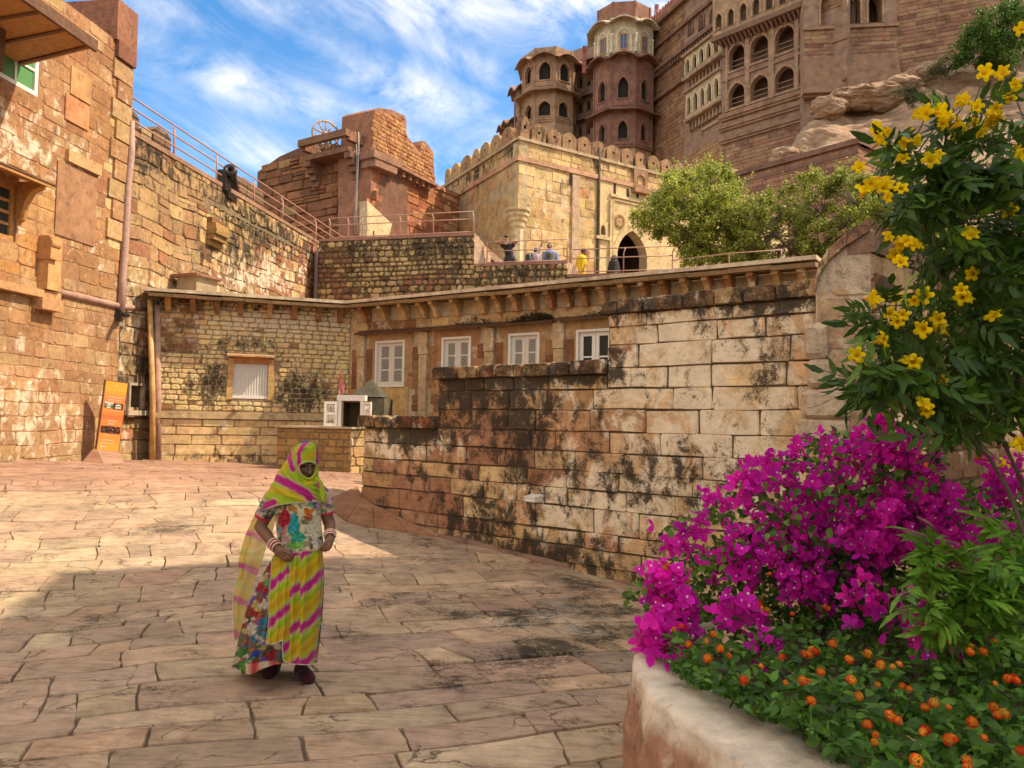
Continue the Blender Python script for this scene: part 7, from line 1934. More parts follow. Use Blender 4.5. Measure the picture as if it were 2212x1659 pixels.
BP = [(1424, 1152), (1444, 1130), (1500, 1104), (1545, 1062), (1600, 1040), (1640, 1012), (1700, 985), (1745, 940), (1800, 930), (1850, 940), (1885, 915), (1900, 890), (1925, 900), (1975, 925), (1985, 965), (2055, 985), (2055, 1010), (2010, 1030), (2020, 1060), (2080, 1100), (2075, 1170), (2030, 1190), (2000, 1180), (1980, 1190), (1930, 1215), (1940, 1245), (1900, 1250), (1860, 1225), (1800, 1300), (1740, 1290), (1700, 1240), (1640, 1260), (1600, 1240), (1560, 1230), (1520, 1235), (1530, 1190), (1560, 1150), (1600, 1120), (1520, 1130), (1480, 1160)]
spots = [(x, y, 4.15 + .55 * rnd.random()) for x, y in poly_sample(BP, 330)]
for (x, y, sx, sy, n, d) in ((1440, 1260, 18, 26, 12, 4.0), (1425, 1375, 16, 32, 20, 3.95), (1460, 1330, 25, 30, 12, 4.0), (2170, 1050, 40, 28, 30, 4.5), (2120, 1040, 50, 20, 16, 4.6), (2195, 1010, 15, 12, 6, 4.5), (1590, 1320, 18, 14, 7, 4.0), (2060, 1190, 40, 18, 14, 4.1), (1880, 1310, 15, 20, 5, 3.9), (1870, 1160, 50, 30, 14, 4.1), (1910, 1110, 40, 25, 12, 4.2),
      (2010, 1360, 20, 14, 5, 3.5), (1490, 1160, 20, 8, 5, 4.2), (2140, 1160, 25, 15, 6, 4.1), (1640, 1395, 12, 6, 2, 3.6), (1640, 1020, 12, 10, 3, 4.3)):
 spots += [(rnd.gauss(x, sx * .6), rnd.gauss(y, sy * .6), d + rnd.uniform(-.15, .15)) for _ in range(n)]
spots.sort(key=lambda s: s[2]); bm_, bt_ = [], []
bheads = [P(x, y, 4.45) for x, y in ((1480, 1140), (1600, 1080), (1700, 1020), (1780, 960), (1910, 910), (1970, 960), (2050, 1000), (1560, 1200), (1700, 1180), (1900, 1200), (2160, 1040), (1430, 1390), (1760, 1250))]
for h in bheads:
 b = bb + Vector((rnd.uniform(-.3, .3), rnd.uniform(-.2, .2), 0)); m_ = b + (h - b) * .5 + Vector((0, 0, .22)); mb = MB(); pts = smooth_line([b, m_, h], 4); mb.tube(pts, [.014 - .010 * i / (len(pts) - 1) for i in range(len(pts))], 6); mb.build('branch', M['bark'], bo)
for i, (x, y, d) in enumerate(spots):
 p = P(x, y, d); z_ = Vector((rnd.gauss(-.1, .5), rnd.gauss(-.6, .4), rnd.gauss(.5, .5))); me = rnd.choice(BC); s_ = rnd.uniform(.75, 1.2); ro = rnd.uniform(0, 6.28)
 if i < 290: put('blossom', me, bo, p, z_, ro, s_)
 else: bm_.append(me); bt_.append(mtx(p, z_, ro, s_))
if bm_: tag(merge_instances('bract_mass', bm_, bt_, bo, M['petal']), kind='stuff')
# its own leaves and the dark green mass behind the flowers
lp = [P(x, y, 4.2 + rnd.random() * .9) for x, y in poly_sample(BP, 2200)]
dark = [(1480, 1180), (1560, 1180), (1700, 1100), (1850, 1050), (2000, 1040), (2240, 1060), (2240, 1330), (1900, 1360), (1500, 1340), (1440, 1260)]
lp += [P(x, y, 4.35 + rnd.random() * .9) for x, y in poly_sample(dark, 4600)]
lp += [P(rnd.gauss(x, 22), rnd.gauss(y, 14), 4.05 + rnd.uniform(-.1, .1)) for x, y in ((1660, 1160), (1480, 1230), (1790, 1060), (1920, 1030), (1860, 1080), (1560, 1190), (1370, 1280), (1400, 1285), (1450, 1270), (1700, 1100), (1760, 1150), (1990, 1050)) for _ in range(16)]
lp = np.array([tuple(p) for p in lp]); n = len(lp)
V, F, k = leaf_arrays(lp, rdir(n) + np.array((-.1, -.3, -.3)), rdir(n) + np.array((0, -.6, .6)), nrg.uniform(.035, .065, n), .62, LEAF8)
tag(np_mesh('foliage', V, F, M['leaf'], tint_var(n, [(.06, .125, .018), (.08, .18, .022), (.15, .28, .035), (.04, .09, .014)], k, .3), smooth=True, parent=bo), kind='stuff')
# ---- orange and red lantana along the planter edge
la = thing('lantana', 'low lantana bed with small orange and red flower heads behind the plaster edge', 'flower bed', (1.6, 3.4, PZ - .1))
LP = [(1462, 1440), (1440, 1415), (1440, 1370), (1470, 1330), (1530, 1300), (1620, 1310), (1750, 1320), (1900, 1310), (1990, 1330), (2240, 1290), (2480, 1290), (2480, 1700), (1960, 1700), (1835, 1640), (1765, 1584), (1680, 1546), (1600, 1514), (1520, 1474)]
def mound(x, y): return .54 + (.16 + .12 * mnoise.noise(Vector((x * .016, y * .022, 0)))) * rnd.random() ** .6
pts = [W(x, y, mound(x, y)) for x, y in poly_sample(LP, 8200) if rnd.random() < .68 + .9 * mnoise.noise(Vector((x * .03, y * .045, 5.)))]
pts += [W(x + rnd.gauss(0, 6), y + rnd.gauss(0, 6), PZ + .02 + rnd.random() * .08) for (x, y) in [(1452 + (1820 - 1452) * f, float(np.interp(1452 + 368 * f, (1452, 1510, 1614, 1680, 1765, 1820), (1434, 1466, 1511, 1538, 1576, 1625)))) for f in [rnd.random() for _ in range(380)]]]
lp = np.array([tuple(p) for p in pts]); n = len(lp)
V, F, k = leaf_arrays(lp, rdir(n) * np.array((1, 1, .5)) + np.array((-.05, -.25, -.05)), rdir(n) * .8 + np.array((0, -.45, .8)), nrg.uniform(.028, .066, n), .60, LEAF8)
tag(np_mesh('foliage', V, F, M['leaf'], tint_var(n, [(.055, .14, .018), (.075, .19, .022), (.11, .24, .03), (.04, .10, .014)], k, .3), smooth=True, parent=la), kind='stuff')
def lantana_head(seed, c1, c2):
 r = random.Random(seed); V = []; F = []; T_ = []
 for j in range(26):
  f = (j + .5) / 26; th = j * 2.39996; z = 1 - f * 1.05; rr2 = sqrt(max(0, 1 - z * z)); c = Vector((rr2 * cos(th), rr2 * sin(th), z * .7)) * .017; fd = Vector((rr2 * cos(th), rr2 * sin(th), z)).normalized(); x = fd.orthogonal().normalized(); y = fd.cross(x)
  col = c2 if z > .55 else c1; kk = r.uniform(.8, 1.2); i0 = len(V); V.append(c + fd * .001); T_.append(tuple(q * .8 for q in col))
  for q in range(8):
   rad = (.0078 if q % 2 == 0 else .0042) * r.uniform(.7, 1.2); V.append(c + (x * cos(q * .785) + y * sin(q * .785)) * rad + fd * r.uniform(.001, .003)); T_.append(tuple(q_ * kk for q_ in col))
  for q in range(8): F.append((i0, i0 + 1 + q, i0 + 1 + (q + 1) % 8))
 return mesh_from(V, F, M['petal'], T_, 'flower_head', False)
LH = [lantana_head(i, c1, c2) for i, (c1, c2) in enumerate((((.66, .05, .012), (.75, .22, .02)), ((.72, .09, .012), (.80, .30, .03)), ((.55, .02, .01), (.62, .06, .012)), ((.72, .12, .02), (.78, .36, .04)), ((.6, .04, .012), (.72, .18, .02))))]
LF = [(1385 + 65, 1360), (1468, 1345), (1530, 1380), (1660, 1310), (1705, 1325), (1590, 1420), (1640, 1440), (1700, 1430), (1745, 1410), (1760, 1405), (1770, 1455), (1745, 1470), (1830, 1430), (1835, 1465), (1870, 1410), (1905, 1440), (1945, 1440), (1955, 1480), (1900, 1480), (1855, 1500), (1925, 1540), (1940, 1550), (1990, 1530), (2035, 1520), (2040, 1525), (2100, 1560), (2150, 1535), (2165, 1540), (2160, 1470), (2180, 1468), (2200, 1470), (2100, 1400), (2130, 1405), (2090, 1330), (2105, 1328), (2165, 1300), (2190, 1330), (2195, 1300), (2205, 1290), (2050, 1380), (2150, 1390), (1870, 1570), (1885, 1600), (2000, 1580), (2060, 1600), (2120, 1590), (1990, 1640), (2090, 1650), (2200, 1620), (1610, 1310), (1640, 1305), (1480, 1250), (1440, 1228), (1560, 1400), (1545, 1370), (1500, 1400), (1530, 1420), (1600, 1470), (1750, 1500), (1690, 1470), (1800, 1395), (1780, 1310), (2110, 985), (2000, 1000), (1650, 1240)]
for (x, y) in LF:
 for k in range(1 if rnd.random() < .55 else 2):
  xx, yy = x + rnd.gauss(0, 7), y + rnd.gauss(0, 5); p = W(xx, yy, .80) if yy > 1290 else P(xx, yy, 4.0)
  if (p - CAM).length > 4.2: p = P(xx, yy, 4.0)
  put('flower_head', rnd.choice(LH), la, p, Vector((rnd.gauss(-.1, .4), rnd.gauss(-.7, .3), rnd.gauss(.8, .3))), rnd.uniform(0, 6), rnd.uniform(.5, .95))
# pale runner of bare stems
for a, b in (((1880, 1515), (1935, 1560)), ((1990, 1610), (1960, 1590))):
 mb = MB(); mb.tube([W(*a, .7), W(*b, .7)], .003, 5); mb.build('stem', plain('dry_stem', (.36, .25, .1)), la)
# ---- leafy light green plant in front, right
lv_b = W(2090, 1420, .55)
gp = thing('leafy_plant', 'light green leafy plant with long pointed leaflets right of the bougainvillea', 'plant', lv_b)
GL = [pinnate(80 + i, n=3, L=.13, ll=.10, wd=.30, cols=((.13, .28, .03), (.18, .34, .04), (.08, .20, .025))) for i in range(6)]
for (x, y, n, s, d) in ((2030, 1180, 10, 30, 3.5), (2060, 1230, 14, 40, 3.45), (1990, 1240, 10, 34, 3.5), (2010, 1290, 12, 40, 3.45), (2130, 1210, 12, 44, 3.5), (2190, 1160, 12, 34, 3.5), (2160, 1270, 14, 44, 3.4), (2100, 1290, 14, 44, 3.4), (2060, 1350, 12, 44, 3.4), (2200, 1340, 10, 34, 3.4), (2200, 1225, 10, 30, 3.5), (2130, 1370, 8, 40, 3.4)):
 c = P(x, y, d); mb = MB(); mb.tube(smooth_line([lv_b + Vector((rnd.uniform(-.15, .15), rnd.uniform(-.05, .2), 0)), (lv_b + c) / 2 + Vector((.02, .05, .03)), c], 3), .006, 5); mb.build('stem', M['stem'], gp)
 for k in range(n):
  p = P(x + rnd.gauss(0, s * .5), y + rnd.gauss(0, s * .4), d + rnd.uniform(-.1, .15)); a = Vector((rnd.gauss(-.15, .8), rnd.gauss(-.35, .5), rnd.gauss(.05, .45)))
  put('leaf', rnd.choice(GL), gp, p, a, rnd.uniform(-.8, .8) + pi * .0, rnd.uniform(.75, 1.15))
# fallen petal on the plaster edge
mb = MB(); c = W(1632, 1545, PZ + .02); mb.grid(lambda u, v: c + Vector(((u - .5) * .022, (v - .5) * .018, .006 * sin(u * 3) * sin(v * 3))), 4, 4); mb.tint = (.5, .01, .3)
o = mb.build('fallen_petal', M['petal'], None); tag(o, 'single magenta petal fallen on the white planter edge', 'petal')
# ------------------------------------------------------------------ figures
def capsule(mb, a, b, ra, rb, seg=14, flat=1.0):
 """tapered limb with round ends"""
 a, b = Vector(a), Vector(b); d = b - a; L = d.length
 if L < 1e-5: d = Vector((0, 0, 1)); L = 1e-5
 z = d / L; x = z.orthogonal().normalized(); y = z.cross(x)
 prof = []
 for k in range(5): t_ = -pi / 2 + (pi / 2) * k / 4; prof.append((ra * cos(t_), ra * sin(t_)))
 for k in range(5): t_ = (pi / 2) * k / 4; prof.append((rb * cos(t_), L + rb * sin(t_)))
 rings = [mb.vs([a + z * h + (x * cos(2 * pi * k / seg) + y * sin(2 * pi * k / seg)) * max(r, 1e-4) for k in range(seg)]) for r, h in prof]
 for i in range(len(prof) - 1):
  for k in range(seg):
   j = (k + 1) % seg; mb.face([rings[i] + k, rings[i] + j, rings[i + 1] + j, rings[i + 1] + k], True)
 mb.face([rings[0] + k for k in reversed(range(seg))]); mb.face([rings[-1] + k for k in range(seg)])
def ellipsoid(mb, c, rx, ry, rz, R=None, seg=20, rows=12):
 c = Vector(c); rings = []
 for i in range(rows + 1):
  t_ = -pi / 2 + pi * i / rows; r_ = max(cos(t_), 1e-3)
  pts = []
  for k in range(seg):
   v_ = Vector((rx * r_ * cos(2 * pi * k / seg), ry * r_ * sin(2 * pi * k / seg), rz * sin(t_)))
   pts.append(c + (R @ v_ if R is not None else v_))
  rings.append(mb.vs(pts))
 for i in range(rows):
  for k in range(seg):
   j = (k + 1) % seg; mb.face([rings[i] + k, rings[i] + j, rings[i + 1] + j, rings[i + 1] + k], True)
 mb.face([rings[0] + k for k in reversed(range(seg))]); mb.face([rings[-1] + k for k in range(seg)])
def fuse(mb, name, mat, parent, voxel=.005, smooth=3):
 """one continuous skin over the joined limbs"""
 me = bpy.data.meshes.new(name + '_src'); me.from_pydata(mb.V, [], mb.F); tmp = bpy.data.objects.new('tmp', me)
 sc2 = bpy.data.scenes.new('tmp_scene'); sc2.collection.objects.link(tmp)
 md = tmp.modifiers.new('r', 'REMESH'); md.mode = 'VOXEL'; md.voxel_size = voxel; md.use_smooth_shade = True
 ms = tmp.modifiers.new('s', 'SMOOTH'); ms.iterations = smooth; ms.factor = .5
 vl = sc2.view_layers[0]; vl.update(); dg = vl.depsgraph; dg.update()
 m2_ = bpy.data.meshes.new_from_object(tmp.evaluated_get(dg)); m2_.name = name
 bpy.data.objects.remove(tmp); bpy.data.scenes.remove(sc2); bpy.data.meshes.remove(me)
 m2_.materials.clear(); m2_.materials.append(mat)
 return link(name, m2_, parent)
def skin_mat(name, col):
 m, t, bs = new_mat(name); tc_ = t.n('ShaderNodeNewGeometry'); n = t.noise(tc_.outputs['Position'], 40, 4, .6)
 t.L.new(t.mix(n, tuple(x * .8 for x in col), tuple(x * 1.2 for x in col)), bs.inputs['Base Color']); bs.inputs['Roughness'].default_value = .55
 try: bs.inputs['Subsurface Weight'].default_value = .05; bs.inputs['Subsurface Radius'].default_value = (.01, .004, .002)
 except Exception: pass
 return m
M['skin'] = skin_mat('brown_skin', (.155, .070, .036)); M['skin2'] = skin_mat('fair_skin', (.42, .22, .14)); M['skin3'] = skin_mat('tan_skin', (.24, .12, .07))
def cloth_mat(name, trans=.25, alpha=0., weave=260., rough=.85):
 m = bpy.data.materials.new(name); m.use_nodes = True; t = NT(m.node_tree)
 for nd in list(t.N): t.N.remove(nd)
 out = t.n('ShaderNodeOutputMaterial'); at = t.n('ShaderNodeAttribute', attribute_name='tint'); geo = t.n('ShaderNodeNewGeometry')
 n = t.noise(geo.outputs['Position'], weave, 3, .7); n2 = t.noise(t.scale(geo.outputs['Position'], (1, 1, .35)), 38, 5, .6)
 c = t.mix(1., at.outputs['Color'], t.ramp(n, ((.3, (.86, .86, .86)), (.7, (1.1, 1.1, 1.1)))), 'MULTIPLY')
 pb = t.n('ShaderNodeBsdfPrincipled'); t.L.new(c, pb.inputs['Base Color']); pb.inputs['Roughness'].default_value = rough; pb.inputs['Specular IOR Level'].default_value = .15
 try: pb.inputs['Sheen Weight'].default_value = .15
 except Exception: pass
 b = t.n('ShaderNodeBump'); b.inputs['Strength'].default_value = .45; b.inputs['Distance'].default_value = .008; t.L.new(n2, b.inputs['Height']); t.L.new(b.outputs[0], pb.inputs['Normal'])
 tr = t.n('ShaderNodeBsdfTranslucent'); t.L.new(c, tr.inputs[0]); mx = t.n('ShaderNodeMixShader'); mx.inputs[0].default_value = trans
 t.L.new(pb.outputs[0], mx.inputs[1]); t.L.new(tr.outputs[0], mx.inputs[2]); o_ = mx.outputs[0]
 if alpha:
  tp = t.n('ShaderNodeBsdfTransparent'); m2_ = t.n('ShaderNodeMixShader'); m2_.inputs[0].default_value = alpha
  t.L.new(o_, m2_.inputs[1]); t.L.new(tp.outputs[0], m2_.inputs[2]); o_ = m2_.outputs[0]
 t.L.new(o_, out.inputs[0]); return m
M['print'] = cloth_mat('printed_cotton', .12); M['veil'] = cloth_mat('tie_dye_muslin', .30, 0., 300.); M['sheer'] = cloth_mat('sheer_muslin', .40, .20, 300.)
WD = W(640, 1478, 0).y
def wp(cx, cy, y=0.): return P(449.3 + cx * .354, 921.7 + cy * .354, WD + y)
MM = .354 * WD / FPX
wo = W(595, 1474, 0)
wm_ = thing('person', 'woman in lime, yellow and magenta tie dye veil walking on the paving', 'person', (wo.x, wo.y, 0))
def interp(x, xs, ys): return float(np.interp(x, xs, ys))
def loft(name, mat, tab, top, bot, colour, fold=lambda th, cy, t: 0., nth=120, nr=90, y0=0., keep=None, th0=0., th1=2 * pi, off=0.):
 """garment round the body: tab rows (cy, xl, xr, depth, yc); top/bot give the edges for xn in 0..1"""
 T_ = np.array(tab, float); mb = MB(); closed = abs(th1 - th0 - 2 * pi) < 1e-6; m_ = nth if closed else nth + 1
 for j in range(nr + 1):
  t_ = j / nr
  for i in range(m_):
   th = th0 + (th1 - th0) * i / nth; xn = (1 + cos(th)) / 2
   cy = top(xn) + (bot(xn) - top(xn)) * t_
   xl, xr, b, yc = (interp(cy, T_[:, 0], T_[:, k]) for k in (1, 2, 3, 4))
   a = (xr - xl) / 2; f = fold(th, cy, t_, (xl + xr) / 2 + a * cos(th)) if name == 'veil' else fold(th, cy, t_)
   cx = (xl + xr) / 2 + (a + off / MM + f / MM * .8) * cos(th); y = yc - (b + f + off) * sin(th)
   mb.tint = colour(cx, cy, th); mb.vs([wp(cx, cy, y + y0)])
 for j in range(nr):
  for i in range(nth):
   a = j * m_ + i; b = j * m_ + (i + 1) % m_
   if keep is not None:
    c = [(a, b, b + m_, a + m_)]
    q = sum((Vector(mb.V[k]) for k in c[0]), Vector()) / 4
    X, Y = proj(q);
    if not keep((X - 449.3) / .354, (Y - 921.7) / .354, sin(th0 + (th1 - th0) * (i + .5) / nth)): continue
   mb.face((a, b, b + m_, a + m_), True)
 return mb.build(name, mat, wm_)
def mixc(a, b, t_): return tuple(x + (y - x) * t_ for x, y in zip(a, b))
def sst(a, b, x):
 t_ = min(1, max(0, (x - a) / (b - a))); return t_ * t_ * (3 - 2 * t_)
MAG, YEL, GRN, LIM = (.52, .018, .22), (.62, .43, .02), (.31, .43, .018), (.43, .55, .035)
def segdist(p, line):
 best = 1e9
 for (ax, ay), (bx, by) in zip(line, line[1:]):
  dx, dy = bx - ax, by - ay; t_ = max(0, min(1, ((p[0] - ax) * dx + (p[1] - ay) * dy) / (dx * dx + dy * dy + 1e-9)))
  best = min(best, math.hypot(p[0] - ax - dx * t_, p[1] - ay - dy * t_))
 return best
# --- printed cloth: overlapping flowers and leaves
def print_fn(seed, region, n, cols, base, rmin, rmax, extra=()):
 r = random.Random(seed); bl = []
 for _ in range(n):
  bl.append((r.uniform(region[0], region[1]), r.uniform(region[2], region[3]), r.uniform(rmin, rmax), r.uniform(.6, 1.5), r.uniform(0, pi), r.choice(cols)))
 bl += list(extra)
 def f(cx, cy, th=0):
  c = base(cx, cy) if callable(base) else base
  wx = cx + 9 * mnoise.noise(Vector((cx * .035, cy * .035, seed))) + 4 * mnoise.noise(Vector((cx * .11, cy * .11, seed + 3)))
  wy = cy + 9 * mnoise.noise(Vector((cx * .035, cy * .035, seed + 9))) + 4 * mnoise.noise(Vector((cx * .11, cy * .11, seed + 5)))
  for (x, y, rr2, asp, an, col) in bl:
   dx, dy = wx - x, wy - y
   if abs(dx) > rr2 * 1.8 or abs(dy) > rr2 * 1.8: continue
   u = (dx * cos(an) + dy * sin(an)) / (rr2 * asp); v_ = (-dx * sin(an) + dy * cos(an)) / (rr2 / asp); q = u * u + v_ * v_
   if q < 1.15:
    pet = .75 + .35 * cos(5 * atan2(v_, u) + rr2) * (.4 + .6 * q)
    c = mixc(c, tuple(min(1, k * pet) for k in col), 1 - sst(.8, 1.15, q))
  k = 1 + .18 * mnoise.noise(Vector((cx * .06, cy * .06, 1.)))
  return tuple(max(.004, q * k) for q in c)
 return f
SKC = [(.30, .02, .02), (.06, .16, .03), (.03, .06, .30), (.42, .10, .02), (.03, .03, .02), (.10, .28, .05), (.55, .40, .28), (.40, .06, .16), (.02, .16, .22), (.50, .34, .10), (.10, .07, .03), (.16, .05, .28), (.55, .46, .34)]
f_sk = print_fn(4, (140, 720, 700, 1530), 520, SKC, lambda x, y: (.50, .36, .26) if y < 950 else (.12, .075, .05), 12, 38)
f_bl = print_fn(9, (400, 710, 380, 800), 150, [(.36, .29, .15), (.20, .17, .08), (.52, .46, .32), (.12, .10, .05), (.62, .56, .44), (.24, .26, .10), (.44, .40, .22)], lambda x, y: (.54, .47, .30) if x < 590 else (.58, .51, .36), 8, 22,
 extra=[(520, 600, 52, .75, 0, (.02, .34, .36)), (545, 675, 44, 1.2, .4, (.03, .34, .22)), (520, 725, 30, 1.5, .2, (.14, .42, .06)), (560, 720, 24, 1.2, 0, (.22, .48, .10)), (466, 560, 46, .85, .2, (.46, .012, .03)), (466, 556, 30, .9, 1., (.34, .006, .02)), (470, 552, 15, 1, 0, (.5, .03, .05)), (468, 640, 22, .6, .2, (.62, .22, .22)), (480, 690, 20, .7, 1.9, (.60, .26, .25)),
  (615, 530, 26, 1.6, .9, (.58, .14, .02)), (632, 512, 18, 1.6, 2.4, (.62, .22, .03)), (600, 556, 16, 1.5, .5, (.40, .07, .02)), (640, 478, 22, 1.6, .1, (.10, .06, .34)), (672, 480, 16, .7, 0, (.52, .28, .48)), (620, 480, 18, 1.4, 0, (.16, .4, .12)), (435, 700, 22, .6, .3, (.10, .22, .05)), (440, 635, 16, .7, 0, (.28, .30, .5)), (690, 650, 14, .8, 0, (.6, .55, .5)), (640, 640, 30, 1.1, .5, (.62, .55, .42)), (660, 700, 26, 1, .2, (.58, .52, .42)), (515, 500, 24, 1.3, .3, (.50, .22, .05))])
f_sl = print_fn(12, (280, 780, 330, 600), 150, [(.52, .42, .32), (.05, .22, .18), (.20, .05, .30), (.44, .03, .08), (.05, .05, .04), (.50, .30, .22), (.06, .10, .30), (.14, .3, .08)], (.50, .38, .28), 10, 22)
def hem(colour, line, w_, col):
 def f(cx, cy, th=0):
  c = colour(cx, cy, th); d = line(cx) - cy
  return col if 0 <= d < w_ else c
 return f
# --- skirt
sk_tab = [(700, 425, 690, .10, .02), (800, 396, 698, .125, .02), (900, 332, 702, .16, .03), (1000, 286, 698, .19, .04), (1100, 240, 690, .205, .05), (1200, 214, 680, .215, .05), (1300, 194, 668, .225, .05), (1400, 174, 655, .23, .05), (1470, 160, 645, .235, .05), (1530, 158, 640, .235, .05)]
def sk_fold(th, cy, t_): return (.004 + .016 * t_) * sin(13 * th + 1.2 * sin(3 * th) + .002 * cy) + .008 * t_ * sin(29 * th + 2)
def sk_bot(xn): return interp(xn, (0, .08, .2, .34, .5, .62, .8, 1), (1462, 1490, 1514, 1480, 1452, 1446, 1450, 1440))
loft('skirt', M['print'], sk_tab, lambda xn: 715, sk_bot, lambda x, y, th: (mixc((.55, .44, .32), (.45, .05, .04), .5 + .5 * sin(x * .05)) if y > 1438 + 8 * sin(x * .03) and x > 230 else f_sk(x + 40 * sin(th * .5), y, th)), sk_fold, nth=200, nr=110)
# --- blouse
bl_tab = [(370, 440, 680, .085, .01), (400, 424, 692, .10, .01), (450, 412, 694, .118, .0), (520, 410, 690, .122, .0), (600, 417, 690, .115, .0), (680, 424, 698, .118, .0), (740, 424, 706, .128, .0), (800, 420, 708, .135, .0)]
bl_bot = lambda xn: interp(xn, (0, .3, 1), (796, 783, 747))
def bl_col(cx, cy, th):
 c = f_bl(cx, cy, th); e = interp((cx - 424) / 282, (0, .3, 1), (796, 783, 747)) - cy
 if e < 5: return (.60, .42, .30)
 if e < 9: return (.42, .04, .03)
 if e < 14: return (.62, .50, .38)
 return c
loft('blouse', M['print'], bl_tab, lambda xn: 372, bl_bot, bl_col, lambda th, cy, t_: .003 * sin(7 * th + cy * .02) + .004 * t_ * sin(11 * th), nth=150, nr=110)
# --- sleeves
def sleeve(pts, rs, nm='sleeve'):
 mb = MB(); P3 = smooth_line([wp(*p) for p in pts], 7); R_ = np.interp(np.linspace(0, 1, len(P3)), np.linspace(0, 1, len(rs)), rs)
 seg = 26; rings = []; prev = None
 for i, p in enumerate(P3):
  t_ = (P3[min(i + 1, len(P3) - 1)] - P3[max(i - 1, 0)]).normalized(); x = t_.orthogonal().normalized() if prev is None else (prev - t_ * prev.dot(t_)).normalized(); prev = x; y = t_.cross(x)
  ids = []
  for k in range(seg):
   a = 2 * pi * k / seg; rr2 = R_[i] * (1 + .05 * sin(3 * a + i * .7) + .03 * sin(5 * a - i)); q = p + (x * cos(a) + y * sin(a)) * rr2
   X, Y = proj(q); cx, cy = (X - 449.3) / .354, (Y - 921.7) / .354
   mb.tint = (.46, .03, .05) if i >= len(P3) - 3 else f_sl(cx, cy); ids.append(mb.vs([q]))
  rings.append(ids)
 for i in range(len(rings) - 1):
  for k in range(seg): mb.face([rings[i][k], rings[i][(k + 1) % seg], rings[i + 1][(k + 1) % seg], rings[i + 1][k]], True)
 mb.build(nm, M['print'], wm_)
SL, EL, WL = (428, 410, .01), (318, 612, .02), (424, 742, -.13)
SR, ER, WR = (678, 400, .02), (742, 590, .05), (744, 672, -.06)
sleeve([(446, 396, .01), (405, 440, .01), (362, 500, .015), (330, 560, .02)], [.055, .062, .058, .050])
sleeve([(662, 385, .02), (694, 420, .025), (716, 480, .035), (728, 535, .04)], [.050, .058, .054, .047])
t1 = G(449.3 + 622 * .354, 921.7 + 1582 * .354); h1 = t1 + Vector((-.135, .215, 0))
t2 = G(449.3 + 358 * .354, 921.7 + 1550 * .354); h2 = t2 + Vector((-.004, .235, 0))
# --- body: one skin, arms, hands with fingers, head with face
bd = MB()
capsule(bd, wp(555, 420, .03), wp(555, 560, .02), .095, .085); capsule(bd, wp(555, 560, .02), wp(550, 780, .03), .085, .11)
capsule(bd, wp(470, 405, .02), wp(640, 395, .02), .055, .055)
for (s, e, w_, side) in ((SL, EL, WL, -1), (SR, ER, WR, 1)):
 capsule(bd, wp(*s), wp(*e), .046, .037); m_ = wp(*e) * .65 + wp(*w_) * .35
 capsule(bd, wp(*e), m_, .037, .036); capsule(bd, m_, wp(*w_), .036, .024)
def finger(pts, r0, r1):
 q = [wp(*p) for p in pts]; n = len(q)
 for i in range(n - 1): capsule(bd, q[i], q[i + 1], r0 + (r1 - r0) * i / (n - 1), r0 + (r1 - r0) * (i + 1) / (n - 1), seg=10)
# hand at the left of the picture: back of the hand to us, fingers pinching the hem
capsule(bd, wp(424, 742, -.13), wp(440, 760, -.145), .024, .026); capsule(bd, wp(438, 752, -.145), wp(474, 776, -.165), .025, .021); capsule(bd, wp(430, 772, -.14), wp(464, 796, -.155), .024, .019)
finger([(474, 768, -.17), (494, 779, -.185), (509, 793, -.18), (515, 803, -.165)], .0095, .0075)
finger([(468, 781, -.17), (488, 795, -.187), (500, 808, -.18), (503, 816, -.162)], .0098, .0078)
finger([(460, 792, -.165), (477, 807, -.18), (487, 817, -.172), (488, 822, -.155)], .0095, .0075)
finger([(450, 798, -.155), (464, 812, -.168), (472, 819, -.162), (473, 823, -.15)], .0085, .0068)
finger([(450, 752, -.165), (478, 762, -.19), (500, 776, -.195), (516, 790, -.185)], .0115, .0085)
# hand at the right
capsule(bd, wp(744, 672, -.06), wp(742, 694, -.08), .023, .025); capsule(bd, wp(748, 690, -.08), wp(738, 728, -.105), .024, .021); capsule(bd, wp(732, 692, -.085), wp(722, 722, -.11), .022, .019)
finger([(722, 720, -.12), (706, 730, -.14), (694, 740, -.142), (688, 747, -.13)], .0095, .0075)
finger([(728, 728, -.12), (715, 744, -.138), (704, 752, -.135), (697, 755, -.12)], .0097, .0076)
finger([(737, 733, -.115), (728, 750, -.13), (717, 757, -.126), (709, 758, -.112)], .0093, .0073)
finger([(746, 730, -.105), (741, 746, -.118), (732, 753, -.114), (725, 755, -.104)], .0083, .0066)
finger([(725, 700, -.105), (708, 716, -.135), (698, 732, -.145), (690, 742, -.14)], .0112, .0082)
# neck and head, turned a little to the right and looking down
capsule(bd, wp(580, 380, .02), wp(596, 270, .0), .052, .050)
Rh = Matrix.Rotation(radians(30), 3, 'Z') @ Matrix.Rotation(radians(18), 3, 'X')
hc = wp(600, 212, .0)
def hp(x, y, z): return hc + Rh @ Vector((x, y, z))
ellipsoid(bd, hp(0, .012, .018), .074, .092, .098, Rh); ellipsoid(bd, hp(0, -.028, -.045), .058, .062, .068, Rh)
ellipsoid(bd, hp(0, -.072, -.094), .022, .022, .02, Rh); ellipsoid(bd, hp(.034, -.055, -.035), .026, .024, .026, Rh); ellipsoid(bd, hp(-.034, -.055, -.035), .026, .024, .026, Rh)
capsule(bd, hp(0, -.084, .004), hp(0, -.106, -.036), .008, .013, 10); ellipsoid(bd, hp(.012, -.092, -.040), .010, .011, .009, Rh); ellipsoid(bd, hp(-.012, -.092, -.040), .010, .011, .009, Rh)
